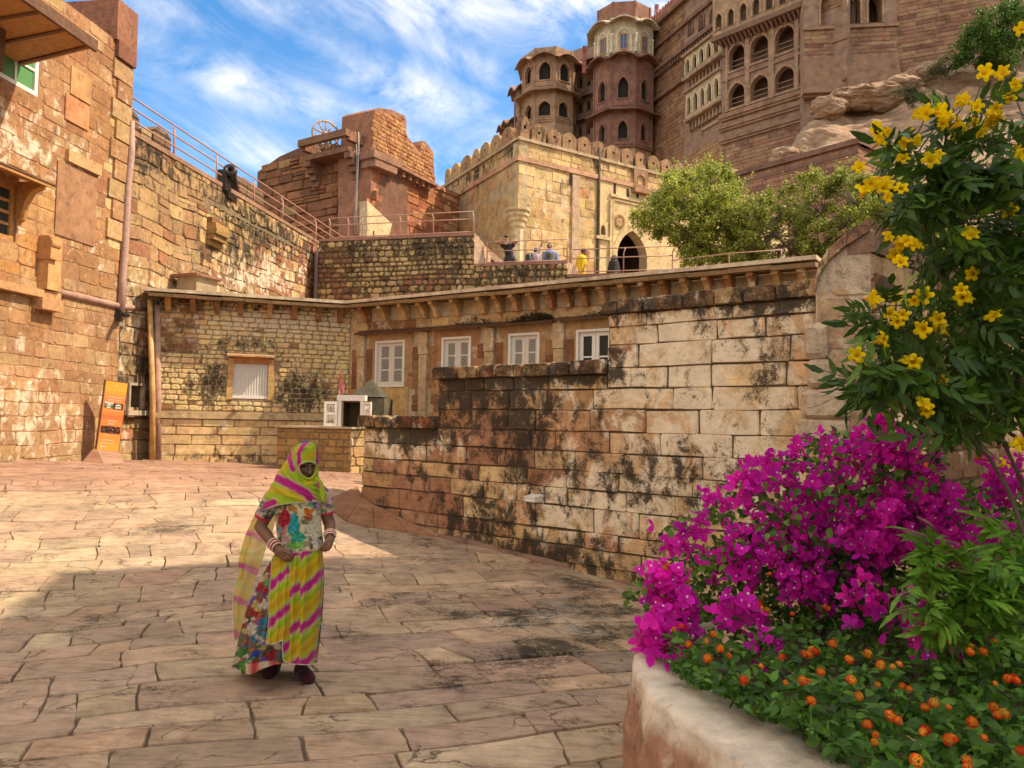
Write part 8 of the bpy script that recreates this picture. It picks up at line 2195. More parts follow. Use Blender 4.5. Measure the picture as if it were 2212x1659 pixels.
capsule(bd, hp(-.018, -.084, -.063), hp(.018, -.084, -.063), .0075, .0075, 10); capsule(bd, hp(-.014, -.083, -.074), hp(.014, -.083, -.074), .0085, .0085, 10)
capsule(bd, hp(-.036, -.075, .016), hp(-.012, -.086, .012), .009, .009, 10); capsule(bd, hp(.036, -.075, .016), hp(.012, -.086, .012), .009, .009, 10)
for s in (-1, 1): ellipsoid(bd, hp(.077 * s, .01, -.01), .010, .022, .032, Rh)
# legs down to the feet
for (h_, k_, tt_, hh_) in (((500, 800, .03), (430, 1130, .02), t2, h2), ((600, 800, .03), (585, 1130, -.05), t1, h1)):
 capsule(bd, wp(*h_), wp(*k_), .085, .055); a_2 = hh_ * .72 + tt_ * .28 + Vector((0, 0, .10)); capsule(bd, wp(*k_), a_2, .055, .032); capsule(bd, a_2, hh_ * .5 + tt_ * .5 + Vector((0, 0, .04)), .030, .022)
capsule(bd, wp(500, 790, .03), wp(600, 790, .03), .10, .10)
body = fuse(bd, 'body', M['skin'], wm_, .0042, 3)
# closed eyes looking down, brows, lips
mb = MB()
for s in (-1, 1):
 mb.tube([hp(s * .040, -.070, -.004), hp(s * .028, -.079, -.009), hp(s * .016, -.080, -.006)], .0022, 6); mb.tube([hp(s * .044, -.072, .024), hp(s * .028, -.085, .028), hp(s * .012, -.087, .022)], .0026, 6)
mb.build('eyelashes', M['black'], wm_)
mb = MB((.17, .045, .035)); mb.tube([hp(-.019, -.088, -.066), hp(-.007, -.0945, -.063), hp(.007, -.0945, -.063), hp(.019, -.088, -.066)], [.002, .0042, .0042, .002], 8); mb.tube([hp(-.016, -.088, -.071), hp(0, -.094, -.074), hp(.016, -.088, -.071)], [.002, .0052, .002], 8); mb.build('lips', M['print'], wm_)
mb = MB(); ellipsoid(mb, hp(0, .03, .03), .079, .088, .10, Rh); hr_ = mb.build('hair', M['black'], wm_)
# --- veil over head and shoulders
ve_tab = [(92, 588, 622, .02, .0), (97, 566, 640, .05, .0), (108, 545, 653, .078, .0), (130, 524, 664, .105, .0), (160, 506, 672, .118, .005), (200, 480, 677, .128, .01), (250, 447, 674, .132, .015), (300, 417, 672, .132, .015), (340, 395, 690, .135, .015), (380, 368, 695, .140, .01), (420, 344, 697, .145, .01), (470, 320, 697, .15, .01), (540, 290, 690, .15, .01)]
FACE = [(552, 246), (560, 232), (580, 219), (606, 212), (632, 213), (652, 222), (662, 236), (660, 262), (652, 288), (640, 306), (626, 318), (606, 318), (586, 310), (570, 296), (558, 275)]
def ve_bot(xn): return interp(xn, (0, .12, .28, .5, .75, 1), (515, 497, 478, 465, 459, 456))
VM = [([(404, 305), (470, 338), (540, 372), (600, 408), (640, 452)], 26), ([(606, 96), (572, 122), (552, 165), (556, 215), (574, 280)], 13), ([(500, 165), (496, 200), (512, 245), (520, 262)], 15), ([(290, 520), (330, 488), (400, 462)], 22), ([(670, 150), (668, 200), (664, 225)], 9), ([(690, 330), (700, 365)], 9)]
VY = [([(470, 205), (440, 265), (420, 300)], 32), ([(370, 380), (450, 395), (520, 405), (580, 450)], 24), ([(610, 190), (650, 160)], 20), ([(640, 330), (600, 345)], 14), ([(545, 130), (535, 180)], 14)]
def ve_col(cx, cy, th=0):
 w_ = 6 * mnoise.noise(Vector((cx * .03, cy * .03, 2.)))
 c = mixc(GRN, LIM, .5 + .5 * mnoise.noise(Vector((cx * .02, cy * .025, 8.))))
 for ln, wd in VY: c = mixc(c, YEL, .95 * (1 - sst(wd * .5, wd * 1.35, segdist((cx, cy), ln) + w_)))
 for ln, wd in VM:
  d = segdist((cx, cy), ln) + w_; c = mixc(c, (.62, .42, .34), .55 * (1 - sst(wd * 1.1, wd * 1.5, d))); c = mixc(c, MAG, 1 - sst(wd * .65, wd * 1.15, d))
 return c
RID = [([(612, 100), (552, 160), (538, 235), (556, 300), (606, 346), (684, 350)], 13, .014), ([(560, 112), (508, 195), (500, 275), (555, 345), (690, 392)], 12, .012), ([(470, 180), (455, 270), (520, 350), (690, 425)], 13, .011), ([(425, 290), (520, 385), (685, 448)], 12, .010), ([(385, 350), (480, 420), (600, 456)], 12, .010), ([(345, 420), (420, 455)], 12, .009)]
def ve_fold(th, cy, t_, cx=0):
 if sin(th) > 0: return .004 * sin(9 * th + cy * .035) + sum(h * exp(-(segdist((cx, cy), l) / w_) ** 2) for l, w_, h in RID) - .006
 return .004 * sin(9 * th + cy * .035) + .006 * t_ * sin(5 * th - cy * .05) + .003 * sin(17 * th + cy * .02)
loft('veil', M['veil'], ve_tab, lambda xn: 92, ve_bot, ve_col, ve_fold, nth=190, nr=150, keep=lambda x, y, s: not (s > .12 and inside((x, y), FACE)))
# rolled edge of the face opening and bead trim
def ve_y(cx, cy):
 T_ = np.array(ve_tab); xl, xr, b, yc = (interp(cy, T_[:, 0], T_[:, k]) for k in (1, 2, 3, 4)); c = (xl + xr) / 2; a = (xr - xl) / 2
 q = min(.999, abs((cx - c) / a)); return yc - (b + .002) * sqrt(1 - q * q)
rim = smooth_line([wp(x, y, ve_y(x, y) - .003) for x, y in FACE] + [wp(*FACE[0], ve_y(*FACE[0]) - .003)], 4)
mb = MB()
for i, p in enumerate(rim): pass
seg = 8; rings = []
for i, p in enumerate(rim):
 t_ = (rim[(i + 1) % len(rim)] - rim[i - 1]).normalized(); x = t_.cross(Vector((0, -1, 0))).normalized(); y = t_.cross(x); X, Y = proj(p); mb.tint = ve_col((X - 449.3) / .354, (Y - 921.7) / .354)
 rings.append(mb.vs([p + (x * cos(2 * pi * k / seg) * .009 + y * sin(2 * pi * k / seg) * .006) for k in range(seg)]))
for i in range(len(rings) - 1):
 for k in range(seg): mb.face([rings[i] + k, rings[i] + (k + 1) % seg, rings[i + 1] + (k + 1) % seg, rings[i + 1] + k], True)
mb.build('veil_rim', M['veil'], wm_)
def beads(name, pts, step=.010, r=.0036):
 mb = MB(); L = 0; nxt = 0
 for a, b in zip(pts, pts[1:]):
  d = (b - a).length
  while nxt <= L + d and d > 0:
   c = a + (b - a) * ((nxt - L) / d); i0 = mb.vs([c + Vector(v_) * r for v_ in ((1, 0, 0), (-1, 0, 0), (0, 1, 0), (0, -1, 0), (0, 0, 1), (0, 0, -1))])
   for f in ((0, 2, 4), (2, 1, 4), (1, 3, 4), (3, 0, 4), (2, 0, 5), (1, 2, 5), (3, 1, 5), (0, 3, 5)): mb.face([i0 + q for q in f], True)
   nxt += step
  L += d
 return tag(mb.build(name, M['white'], wm_), kind='stuff')
beads('bead_trim', smooth_line([wp(x, y, ve_y(x, y) - .012) for x, y in [(552, 246), (560, 232), (580, 219), (606, 212), (632, 213), (652, 222), (662, 234)]], 4))
beads('bead_trim', [wp(x, interp((x - 320) / 376, (0, .12, .28, .5, .75, 1), (515, 497, 478, 465, 459, 456)) + 1, ve_y(x, 462) - .006) for x in range(330, 692, 6)])
# small roll of veil falling from the right shoulder
mb = MB(); P3 = smooth_line([wp(*p) for p in ((650, 318, -.13), (676, 335, -.12), (690, 365, -.12), (697, 400, -.125), (702, 440, -.13), (708, 462, -.125))], 5)
for q in (): pass
R_ = [.010, .016, .018, .016, .012, .004]; seg = 10; rings = []
for i, p in enumerate(P3):
 t_ = (P3[min(i + 1, len(P3) - 1)] - P3[max(i - 1, 0)]).normalized(); x = t_.cross(Vector((0, -1, 0))).normalized(); y = t_.cross(x); X, Y = proj(p); rr2 = interp(i / (len(P3) - 1), np.linspace(0, 1, 6), R_)
 ids = []
 for k in range(seg):
  a = 2 * pi * k / seg; q = p + x * cos(a) * rr2 * 1.1 + y * sin(a) * rr2 * .6; mb.tint = ve_col((X - 449.3) / .354 + 10 * cos(a), (Y - 921.7) / .354); ids.append(mb.vs([q]))
 rings.append(ids)
for i in range(len(rings) - 1):
 for k in range(seg): mb.face([rings[i][k], rings[i][(k + 1) % seg], rings[i + 1][(k + 1) % seg], rings[i + 1][k]], True)
mb.build('veil_fold', M['veil'], wm_)
# --- front length of the veil tucked into the skirt
def dr_col(cx, cy):
 panel = 0 if cx < 492 + .02 * (cy - 900) else (1 if cx < 560 else 2)
 s = cx * .62 + cy * .76 + (0, 55, 20)[panel] + 12 * mnoise.noise(Vector((cx * .02, cy * .02, 4.))) + .00035 * (cx - 520) ** 2 * (1 if cx > 520 else -1)
 ph = ((s - 955) / 172.) % 1.0
 seq = [(0, MAG), (.15, MAG), (.22, (.58, .40, .26)), (.28, LIM), (.40, GRN), (.52, YEL), (.70, (.55, .33, .012)), (.80, YEL), (.88, LIM), (.94, (.50, .34, .2)), (1., MAG)]
 for (a, ca), (b, cb_) in zip(seq, seq[1:]):
  if a <= ph <= b: return mixc(ca, cb_, sst(0, 1, (ph - a) / (b - a)))
 return MAG
xlT = ([740, 900, 1050, 1200, 1320], [396, 384, 369, 372, 356])
def dr_bot(u): return interp(u, (0, .10, .22, .30, .325, .36, .5, .8, 1), (1316, 1326, 1318, 1300, 1385, 1430, 1446, 1452, 1446))
T_ = np.array(sk_tab); mb = MB(); nu, nv = 130, 110
for j in range(nv + 1):
 for i in range(nu + 1):
  u, v_ = i / nu, j / nv; top_ = 790 - 45 * u; cy = top_ + (dr_bot(u) - top_) * v_
  xl, xr, b, yc = (interp(cy, T_[:, 0], T_[:, k]) for k in (1, 2, 3, 4)); xr += 7
  x0 = interp(cy, *xlT); cx = x0 + (xr - x0) * u
  a = (xr - xl) / 2; c = (xl + xr) / 2; q = min(1., abs((cx - c) / a)); y = yc - (b + .036 + .03 * v_ * v_) * sqrt(max(0, 1 - q * q))
  # folds gather at the waist and open downwards
  ph = 38 * u + 3 * sin(4 * u) + .6 * sin(v_ * 5)
  y -= (.010 + .006 * v_) * sin(ph) * (1 - .4 * v_) + .012 * exp(-((u - .40 - .05 * v_) / .05) ** 2) + .010 * exp(-((u - .62) / .06) ** 2)
  y -= .018 * exp(-((u - .30) / .04) ** 2) * sst(.5, 1., v_)
  cx += 3.0 * sin(ph + 1) * (1 - v_ * .5)
  mb.tint = dr_col(cx + 5 * sin(ph), cy); mb.vs([wp(cx, cy, y)])
for j in range(nv):
 for i in range(nu): k0 = j * (nu + 1) + i; mb.face((k0, k0 + 1, k0 + nu + 2, k0 + nu + 1), True)
mb.build('front_drape', M['veil'], wm_)
V_ = mb.V
beads('bead_trim', [Vector(V_[j * (nu + 1)]) + Vector((-.002, -.004, 0)) for j in range(0, nv + 1)])
beads('bead_trim', [Vector(V_[nv * (nu + 1) + i]) + Vector((0, -.004, 0)) for i in range(0, nu + 1)])
# --- tail of the veil trailing behind the left arm
tl = [(455, 345, 440), (490, 312, 430), (540, 283, 425), (600, 255, 405), (660, 228, 390), (720, 210, 362), (770, 197, 345), (810, 187, 335), (900, 186, 302), (960, 170, 275), (1010, 156, 262), (1100, 151, 240), (1200, 154, 226), (1306, 160, 213)]
T2 = np.array(tl, float); mb = MB(); nu, nv = 50, 120
for j in range(nv + 1):
 for i in range(nu + 1):
  u, v_ = i / nu, j / nv; cy = 455 + (1306 - 455 - 22 * u) * v_; x0, x1 = interp(cy, T2[:, 0], T2[:, 1]), interp(cy, T2[:, 0], T2[:, 2])
  if v_ < .2: x1 += 0
  cx = x0 + (x1 - x0) * u; s = cy - .42 * (cx - 200) + 10 * mnoise.noise(Vector((cx * .02, cy * .02, 6.)))
  y = .14 + .05 * v_ + .020 * sin(u * 7 + v_ * 4) * (1 - .5 * v_) - .09 * exp(-(v_ / .12) ** 2)
  c = mixc(LIM, GRN, .4)
  ph = ((s - 610) / 218.) % 1.
  for (pc_, wd, col) in ((.08, .13, MAG), (1.08, .13, MAG), (.42, .20, YEL), (.84, .16, YEL)): c = mixc(c, col, 1 - sst(wd * .5, wd * 1.2, abs(ph - pc_)))
  edge = 1 - sst(.16, .30, u) if cy < 930 else .35 * (1 - sst(.0, .2, u))
  pale = mixc(c, (.72, .54, .40), .24); mb.tint = mixc(pale, c, edge); mb.vs([wp(cx, cy, y - .03 * edge)])
for j in range(nv):
 for i in range(nu): k0 = j * (nu + 1) + i; mb.face((k0, k0 + 1, k0 + nu + 2, k0 + nu + 1), True)
mb.build('veil_tail', M['sheer'], wm_)
V_ = mb.V
beads('bead_trim', [Vector(V_[j * (nu + 1)]) + Vector((0, -.004, 0)) for j in range(62, nv + 1)])
# --- bangles, anklet, shoes
def ring(c, ax, r, tr, mat, name, tint=(.6, .5, .4)):
 mb = MB(tint); ax = ax.normalized(); x = ax.orthogonal().normalized(); y = ax.cross(x); n = 22
 pts = [c + (x * cos(2 * pi * k / n) + y * sin(2 * pi * k / n)) * r for k in range(n)]
 rings = []
 for k in range(n):
  rd = (pts[k] - c).normalized(); rings.append(mb.vs([pts[k] + (rd * cos(2 * pi * q / 6) + ax * sin(2 * pi * q / 6)) * tr for q in range(6)]))
 for k in range(n):
  for q in range(6): mb.face([rings[k] + q, rings[k] + (q + 1) % 6, rings[(k + 1) % n] + (q + 1) % 6, rings[(k + 1) % n] + q], True)
 return mb.build(name, mat, wm_)
for (e, w_, n_) in ((EL, WL, 5), (ER, WR, 5)):
 a, b = wp(*e), wp(*w_)
 for k in range(n_): ring(b + (a - b) * (.03 + .052 * k) + Vector((rnd.uniform(-.002, .002), 0, 0)), (b - a) + Vector((rnd.uniform(-.02, .02), 0, rnd.uniform(-.02, .02))), .0335 + .0006 * k, .0048, M['print'], 'bangle', ((.72, .58, .44), (.50, .05, .05), (.74, .62, .5), (.50, .06, .05), (.72, .56, .42))[k])
ring(h1 * .72 + t1 * .28 + Vector((0, 0, .115)), Vector((.2, .1, 1)), .040, .004, M['white'], 'anklet')
def shoe(toe, heel):
 mb = MB((.045, .008, .010)); d = (toe - heel); L = d.length; d.normalize(); sd = d.cross(Vector((0, 0, 1))); n = 14; seg = 16; rings = []
 for i in range(n + 1):
  t_ = i / n; w_ = interp(t_, (0, .06, .2, .45, .7, .88, .97, 1), (.012, .034, .042, .043, .053, .048, .030, .006)); h_ = interp(t_, (0, .06, .2, .38, .6, .85, .97, 1), (.04, .078, .092, .096, .082, .062, .044, .024))
  c = heel + d * L * t_; c.z = ground_z(c.x, c.y) + .004
  ids = []
  for k in range(seg):
   a = 2 * pi * k / seg; z = sin(a); mb.tint = (.018, .006, .006) if z < -.35 else (.050, .008, .011); ids.append(mb.vs([c + sd * w_ * cos(a) * (1 if z < 0 else 1 - .12 * z) + Vector((0, 0, (h_ * .5 + h_ * .5 * (z if z > -.55 else -1))))]))
  rings.append(ids)
 for i in range(n):
  for k in range(seg): mb.face([rings[i][k], rings[i][(k + 1) % seg], rings[i + 1][(k + 1) % seg], rings[i + 1][k]], True)
 mb.face(list(reversed(rings[0]))); mb.face(rings[-1]); mb.build('shoe', M['print'], wm_)
shoe(t1, h1); shoe(t2, h2)
# ------------------------------------------------------------------ visitors on the terrace
def col_mat(name, col, rough=.85): return plain(name, col, rough, var=.15, scale=14)
def vis(x, y, dep, dy=0.): return P(921.7 + x * .2604, 426.3 + y * .2604, dep + dy)
def head(mbody, c, r=.105, nose=None):
 ellipsoid(mbody, c + Vector((0, 0, .01)), r * .72, r * .88, r * 1.08)
 if nose is not None: ellipsoid(mbody, c + nose * r * .9 + Vector((0, 0, -.015)), .016, .016, .022)
dA = PT.p(PT.uv(1093, 560)[0], 0, -.62).y
g1 = thing('person', 'man in a black shirt and black cap leaning his elbows on the terrace rail', 'person', (vis(690, 500, dA).x, dA, zF2), group='visitors on the terrace')
b = MB(); hd = vis(660, 340, dA); head(b, hd, .115, Vector((0, -1, 0))); capsule(b, hd, vis(664, 385, dA), .055, .06)
for (e, h_, s) in (((572, 373), (648, 380), (622, 392)), ((748, 364), (668, 379), (722, 390))):
 capsule(b, vis(*s, dA, .0), vis(*e, dA, -.14), .062, .055); capsule(b, vis(*e, dA, -.14), vis(*h_, dA, -.24), .055, .04)
 for k in range(4): capsule(b, vis(h_[0], h_[1] + k * 3 - 4, dA, -.3), vis(h_[0] + (12 if h_[0] < 658 else -12), h_[1] + 8 + k * 4 - 4, dA, -.33), .013, .009, 8)
capsule(b, vis(672, 420, dA), vis(690, 520, dA, .05), .14, .13)
zf = zF2 + .04
for x in (664, 718): k_ = vis(x, 560, dA, .0); capsule(b, vis(x, 520, dA, .05), Vector((k_.x, k_.y, zf + .5)), .085, .06); capsule(b, Vector((k_.x, k_.y, zf + .5)), Vector((k_.x, k_.y + .03, zf + .06)), .055, .04)
fuse(b, 'body', M['skin2'], g1, .014, 2)
b = MB(); capsule(b, vis(632, 398, dA), vis(712, 396, dA), .10, .10); capsule(b, vis(672, 410, dA), vis(690, 500, dA, .05), .175, .15); capsule(b, vis(624, 394, dA), vis(620, 392, dA, -.02), .07, .06); capsule(b, vis(720, 392, dA), vis(722, 391, dA, -.02), .07, .06); fuse(b, 'shirt', col_mat('black_cotton', (.022, .02, .022)), g1, .016, 2)
b = MB(); capsule(b, vis(676, 510, dA, .05), vis(704, 510, dA, .05), .15, .15)
for x in (664, 718): k_ = vis(x, 560, dA); capsule(b, vis(x, 520, dA, .05), Vector((k_.x, k_.y, zf + .5)), .11, .10)
fuse(b, 'shorts', col_mat('dark_cotton', (.03, .03, .035)), g1, .018, 2)
b = MB(); ellipsoid(b, hd + Vector((0, .01, .065)), .09, .11, .07); b.box(hd + Vector((0, -.12, .055)), (.13, .10, .015)); b.build('cap', M['black'], g1)
b = MB(); b.box(hd + Vector((-.035, -.10, .015)), (.05, .012, .032)); b.box(hd + Vector((.035, -.10, .015)), (.05, .012, .032)); b.box(hd + Vector((0, -.10, .022)), (.14, .01, .008)); b.build('sunglasses', M['black'], g1)
dB2 = dA - .1
g3 = thing('person', 'man in a blue striped shirt with a dark backpack behind the terrace rail', 'person', (vis(1030, 500, dB2).x, dB2, zF2), group='visitors on the terrace')
b = MB(); hd = vis(1018, 412, dB2, .1); head(b, hd, .115); capsule(b, hd, vis(1022, 450, dB2, .1), .055, .06); capsule(b, vis(1024, 470, dB2, .1), vis(1026, 560, dB2, .1), .14, .13)
for s in (975, 1072): capsule(b, vis(s, 468, dB2, .1), vis(s + (-8 if s < 1000 else 10), 530, dB2, .06), .06, .045); capsule(b, vis(s + (-8 if s < 1000 else 10), 530, dB2, .06), vis(s, 560, dB2, -.1), .045, .03)
for x in (1000, 1048): k_ = vis(x, 600, dB2, .1); capsule(b, vis(x, 560, dB2, .1), Vector((k_.x, k_.y, zf + .05)), .09, .045)
fuse(b, 'body', M['skin3'], g3, .016, 2)
b = MB(); capsule(b, vis(985, 468, dB2, .1), vis(1062, 468, dB2, .1), .10, .10); capsule(b, vis(1024, 475, dB2, .1), vis(1026, 560, dB2, .1), .20, .18)
for s in (975, 1072): capsule(b, vis(s, 468, dB2, .1), vis(s + (-8 if s < 1000 else 10), 520, dB2, .06), .085, .07)
m, t, bs = new_mat('blue_striped_cotton'); geo = t.n('ShaderNodeNewGeometry'); wv = t.n('ShaderNodeTexWave'); wv.inputs['Scale'].default_value = 14; t.L.new(geo.outputs['Position'], wv.inputs['Vector']); t.L.new(t.mix(wv.outputs['Fac'], (.05, .10, .28), (.30, .36, .48)), bs.inputs['Base Color']); bs.inputs['Roughness'].default_value = .85
fuse(b, 'shirt', m, g3, .018, 2)
b = MB(); ellipsoid(b, hd + Vector((0, .015, .025)), .095, .11, .115); b.build('hair', M['black'], g3)
b = MB(); capsule(b, vis(1020, 480, dB2, -.12), vis(1030, 540, dB2, -.12), .13, .14); capsule(b, vis(1028, 520, dB2, -.2), vis(1030, 540, dB2, -.2), .08, .08); capsule(b, vis(995, 460, dB2, -.06), vis(998, 500, dB2, -.1), .035, .035); capsule(b, vis(1050, 460, dB2, -.06), vis(1055, 500, dB2, -.1), .035, .035); fuse(b, 'backpack', col_mat('grey_nylon', (.07, .065, .055)), g3, .018, 1)
g2 = thing('person', 'stooping visitor in a pale shirt with one arm raised, beside a black bag', 'person', (vis(900, 500, dB2).x, dB2, zF2), group='visitors on the terrace')
b = MB(); hd = vis(908, 446, dB2, .1); head(b, hd, .11); capsule(b, hd, vis(905, 480, dB2, .1), .055, .06); capsule(b, vis(905, 490, dB2, .1), vis(905, 570, dB2, .15), .13, .13)
capsule(b, vis(915, 478, dB2, .05), vis(938, 425, dB2, -.02), .055, .045); capsule(b, vis(938, 425, dB2, -.02), vis(957, 385, dB2, -.05), .045, .03)
for k in range(5): capsule(b, vis(957, 385, dB2, -.05), vis(946 + k * 6, 362 + abs(k - 2) * 3, dB2, -.06), .016, .010, 8)
capsule(b, vis(890, 485, dB2, .05), vis(880, 540, dB2, -.05), .055, .045)
for x in (892, 918): k_ = vis(x, 600, dB2, .15); capsule(b, vis(x, 570, dB2, .15), Vector((k_.x, k_.y, zf + .05)), .09, .045)
fuse(b, 'body', M['skin3'], g2, .016, 2)
b = MB(); capsule(b, vis(888, 486, dB2, .08), vis(920, 480, dB2, .08), .10, .10); capsule(b, vis(905, 490, dB2, .1), vis(905, 560, dB2, .15), .175, .17); capsule(b, vis(915, 478, dB2, .05), vis(940, 420, dB2, -.02), .082, .06); fuse(b, 'shirt', col_mat('pale_lilac_cotton', (.48, .42, .46)), g2, .018, 2)
b = MB(); ellipsoid(b, hd + Vector((0, -.01, .02)), .092, .11, .11); b.build('hair', M['black'], g2)
b = MB(); capsule(b, vis(845, 490, dB2, .0), vis(852, 545, dB2, .0), .12, .16); capsule(b, vis(866, 470, dB2, .0), vis(845, 500, dB2, .0), .05, .08)
o = fuse(b, 'shoulder_bag', M['black'], None, .018, 2); tag(o, 'black bag hanging beside the stooping visitor at the terrace rail', 'bag')
dC = PT.p(PT.uv(1255, 590)[0], 0, -.8).y
g4 = thing('person', 'person in a bright yellow shirt and black woollen hat on the terrace', 'person', (vis(1280, 600, dC).x, dC, zF3), group='visitors on the terrace'); zf3 = zF3 + .04
b = MB(); hd = vis(1309, 458, dC); head(b, hd, .118, Vector((.9, -.3, 0))); capsule(b, hd, vis(1300, 490, dC), .058, .065); capsule(b, vis(1285, 510, dC), vis(1278, 640, dC), .15, .14)
capsule(b, vis(1308, 520, dC, -.05), vis(1312, 570, dC, -.1), .06, .048); capsule(b, vis(1312, 570, dC, -.1), vis(1302, 610, dC, -.22), .046, .032); capsule(b, vis(1260, 520, dC, .1), vis(1252, 600, dC, .1), .06, .045)
for k in range(4): capsule(b, vis(1302 - k * 2, 610, dC, -.22), vis(1297 - k * 3, 624, dC, -.26), .012, .009, 8)
for x in (1262, 1300): k_ = vis(x, 690, dC); capsule(b, vis(x, 640, dC), Vector((k_.x, k_.y, zf3 + .05)), .095, .045)
fuse(b, 'body', M['skin3'], g4, .016, 2)
b = MB(); capsule(b, vis(1268, 508, dC), vis(1302, 506, dC), .12, .11); capsule(b, vis(1284, 515, dC), vis(1278, 640, dC), .19, .175); capsule(b, vis(1308, 518, dC, -.05), vis(1313, 556, dC, -.09), .088, .075); capsule(b, vis(1260, 518, dC, .1), vis(1252, 560, dC, .1), .085, .075); fuse(b, 'shirt', col_mat('yellow_cotton', (.72, .46, .015)), g4, .018, 2)
b = MB(); ellipsoid(b, hd + Vector((-.02, .01, .055)), .115, .125, .09); b.build('hat', M['black'], g4)
dD = PT.p(PT.uv(1328, 590)[0], 0, -3.2).y
g5 = thing('person', 'person wrapped in dark clothes sitting in front of the gate arch', 'person', (vis(1552, 600, dD).x, dD, zF3), group='visitors on the terrace')
b = MB(); hd = vis(1556, 512, dD); head(b, hd, .12, Vector((.8, -.5, 0))); capsule(b, hd, vis(1554, 545, dD), .06, .07); capsule(b, vis(1554, 560, dD), vis(1552, 625, dD), .16, .2)
capsule(b, vis(1545, 625, dD), vis(1580, 640, dD, -.4), .09, .06); fuse(b, 'body', M['skin3'], g5, .018, 2)
b = MB(); capsule(b, hd + Vector((0, .02, .02)), vis(1555, 550, dD), .135, .15); capsule(b, vis(1553, 555, dD), vis(1550, 650, dD), .21, .30); capsule(b, vis(1545, 640, dD), vis(1580, 655, dD, -.4), .16, .12); fuse(b, 'shawl', col_mat('dark_shawl', (.012, .010, .012)), g5, .02, 2)
# ------------------------------------------------------------------ orange sign in front of the fortress wall
def sq(x, y, dep): return P(172.8 + x * .1319, 794.9 + y * .1319, dep)
dS = 17.75
bl_, br_, tl_, tr_ = sq(275, 1335, dS), sq(630, 1368, dS + .30), sq(430, 205, dS), sq(778, 265, dS + .30)
sg = thing('sign', 'tall leaning orange information sign with photographs and white lettering', 'sign', G(235, 1000))
eX = (br_ - bl_); eY = (tl_ - bl_); nN = eX.cross(eY).normalized()
if nN.dot(CAM - bl_) < 0: nN = -nN
def sp(x, y, d=0.):
 """panel coordinates 0..1 across, 0..1 up"""
 return bl_ + eX * x + eY * y + nN * d
def panel(mb, x0, x1, y0, y1, d0, d1):
 return mb.hexa([sp(x0, y0, d1), sp(x1, y0, d1), sp(x1, y0, d0), sp(x0, y0, d0), sp(x0, y1, d1), sp(x1, y1, d1), sp(x1, y1, d0), sp(x0, y1, d0)])
m, t, bs = new_mat('orange_sign_print')
at = t.n('ShaderNodeAttribute', attribute_name='tint'); t.L.new(at.outputs['Color'], bs.inputs['Base Color']); bs.inputs['Roughness'].default_value = .45; M['sprint'] = m
mb = MB((.16, .075, .05)); panel(mb, -.035, 1.035, -.012, 1.012, -.12, -.004); mb.build('sign_body', M['sprint'], sg)
bands = [(0, .14, (.72, .33, .05)), (.14, .26, (.70, .27, .05)), (.26, .45, (.70, .23, .05)), (.45, .53, (.64, .16, .045)), (.53, .80, (.70, .23, .05)), (.80, .86, (.71, .28, .05)), (.86, 1.0, (.74, .36, .05))]
mb = MB()
NB = 60
b0 = None
for k in range(NB + 1):
 y = k / NB; c = next(cc for a, b, cc in bands if a <= y <= b + 1e-6)
 y2 = min(1, y + .03); c2 = next(cc for a, b, cc in bands if a <= y2 <= b + 1e-6); mb.tint = mixc(c, c2, .5)
 i0 = mb.vs([sp(.0, y, .001), sp(1., y, .001)])
 if k: mb.face([i0 - 2, i0 - 1, i0 + 1, i0])
mb.build('sign_face', M['sprint'], sg)
def text(body, cx, cy, hgt, col, name='lettering', width=None, d=.006):
 cu = bpy.data.curves.new('t', 'FONT'); cu.body = body; cu.size = 1.; cu.align_x = 'CENTER'; cu.align_y = 'CENTER'
 o = bpy.data.objects.new('t', cu); sc2 = bpy.data.scenes.new('tmp_scene'); sc2.collection.objects.link(o); vl = sc2.view_layers[0]; vl.update(); vl.depsgraph.update()
 me = bpy.data.meshes.new_from_object(o.evaluated_get(vl.depsgraph)); bpy.data.objects.remove(o); bpy.data.scenes.remove(sc2); bpy.data.curves.remove(cu)
 co = np.empty(len(me.vertices) * 3, np.float32); me.vertices.foreach_get('co', co); co = co.reshape(-1, 3)
 w_ = co[:, 0].max() - co[:, 0].min(); hh = co[:, 1].max() - co[:, 1].min(); xm = (co[:, 0].max() + co[:, 0].min()) / 2; ym = (co[:, 1].max() + co[:, 1].min()) / 2
 mb = MB(col)
 sx = width / w_; sy = hgt / hh
 i0 = mb.vs([sp(cx + (x - xm) * sx, cy + (y - ym) * sy, d) for x, y, _ in co])
 for p in me.polygons: mb.face([i0 + k for k in p.vertices])
 bpy.data.meshes.remove(me); return mb.build(name, M['sprint'], sg)
WH, YL = (.82, .74, .58), (.80, .58, .12)
text('CHOKELAO BAGH', .50, .775, .024, WH, width=.72); text('BUFFET LUNCH', .50, .732, .024, WH, width=.60)
text('CHOKELAO', .50, .432, .026, WH, width=.46); text('MAHAL', .50, .388, .026, WH, width=.28)
text('CHOKELAO BAGH', .42, .148, .019, WH, width=.60); text('CHOKELAO MAHAL', .43, .103, .019, WH, width=.64)
def flat(x0, x1, y0, y1, col, name, d=.005):
 mb = MB(col); i0 = mb.vs([sp(x0, y0, d), sp(x1, y0, d), sp(x1, y1, d), sp(x0, y1, d)]); mb.face([i0, i0 + 1, i0 + 2, i0 + 3]); return mb.build(name, M['sprint'], sg)
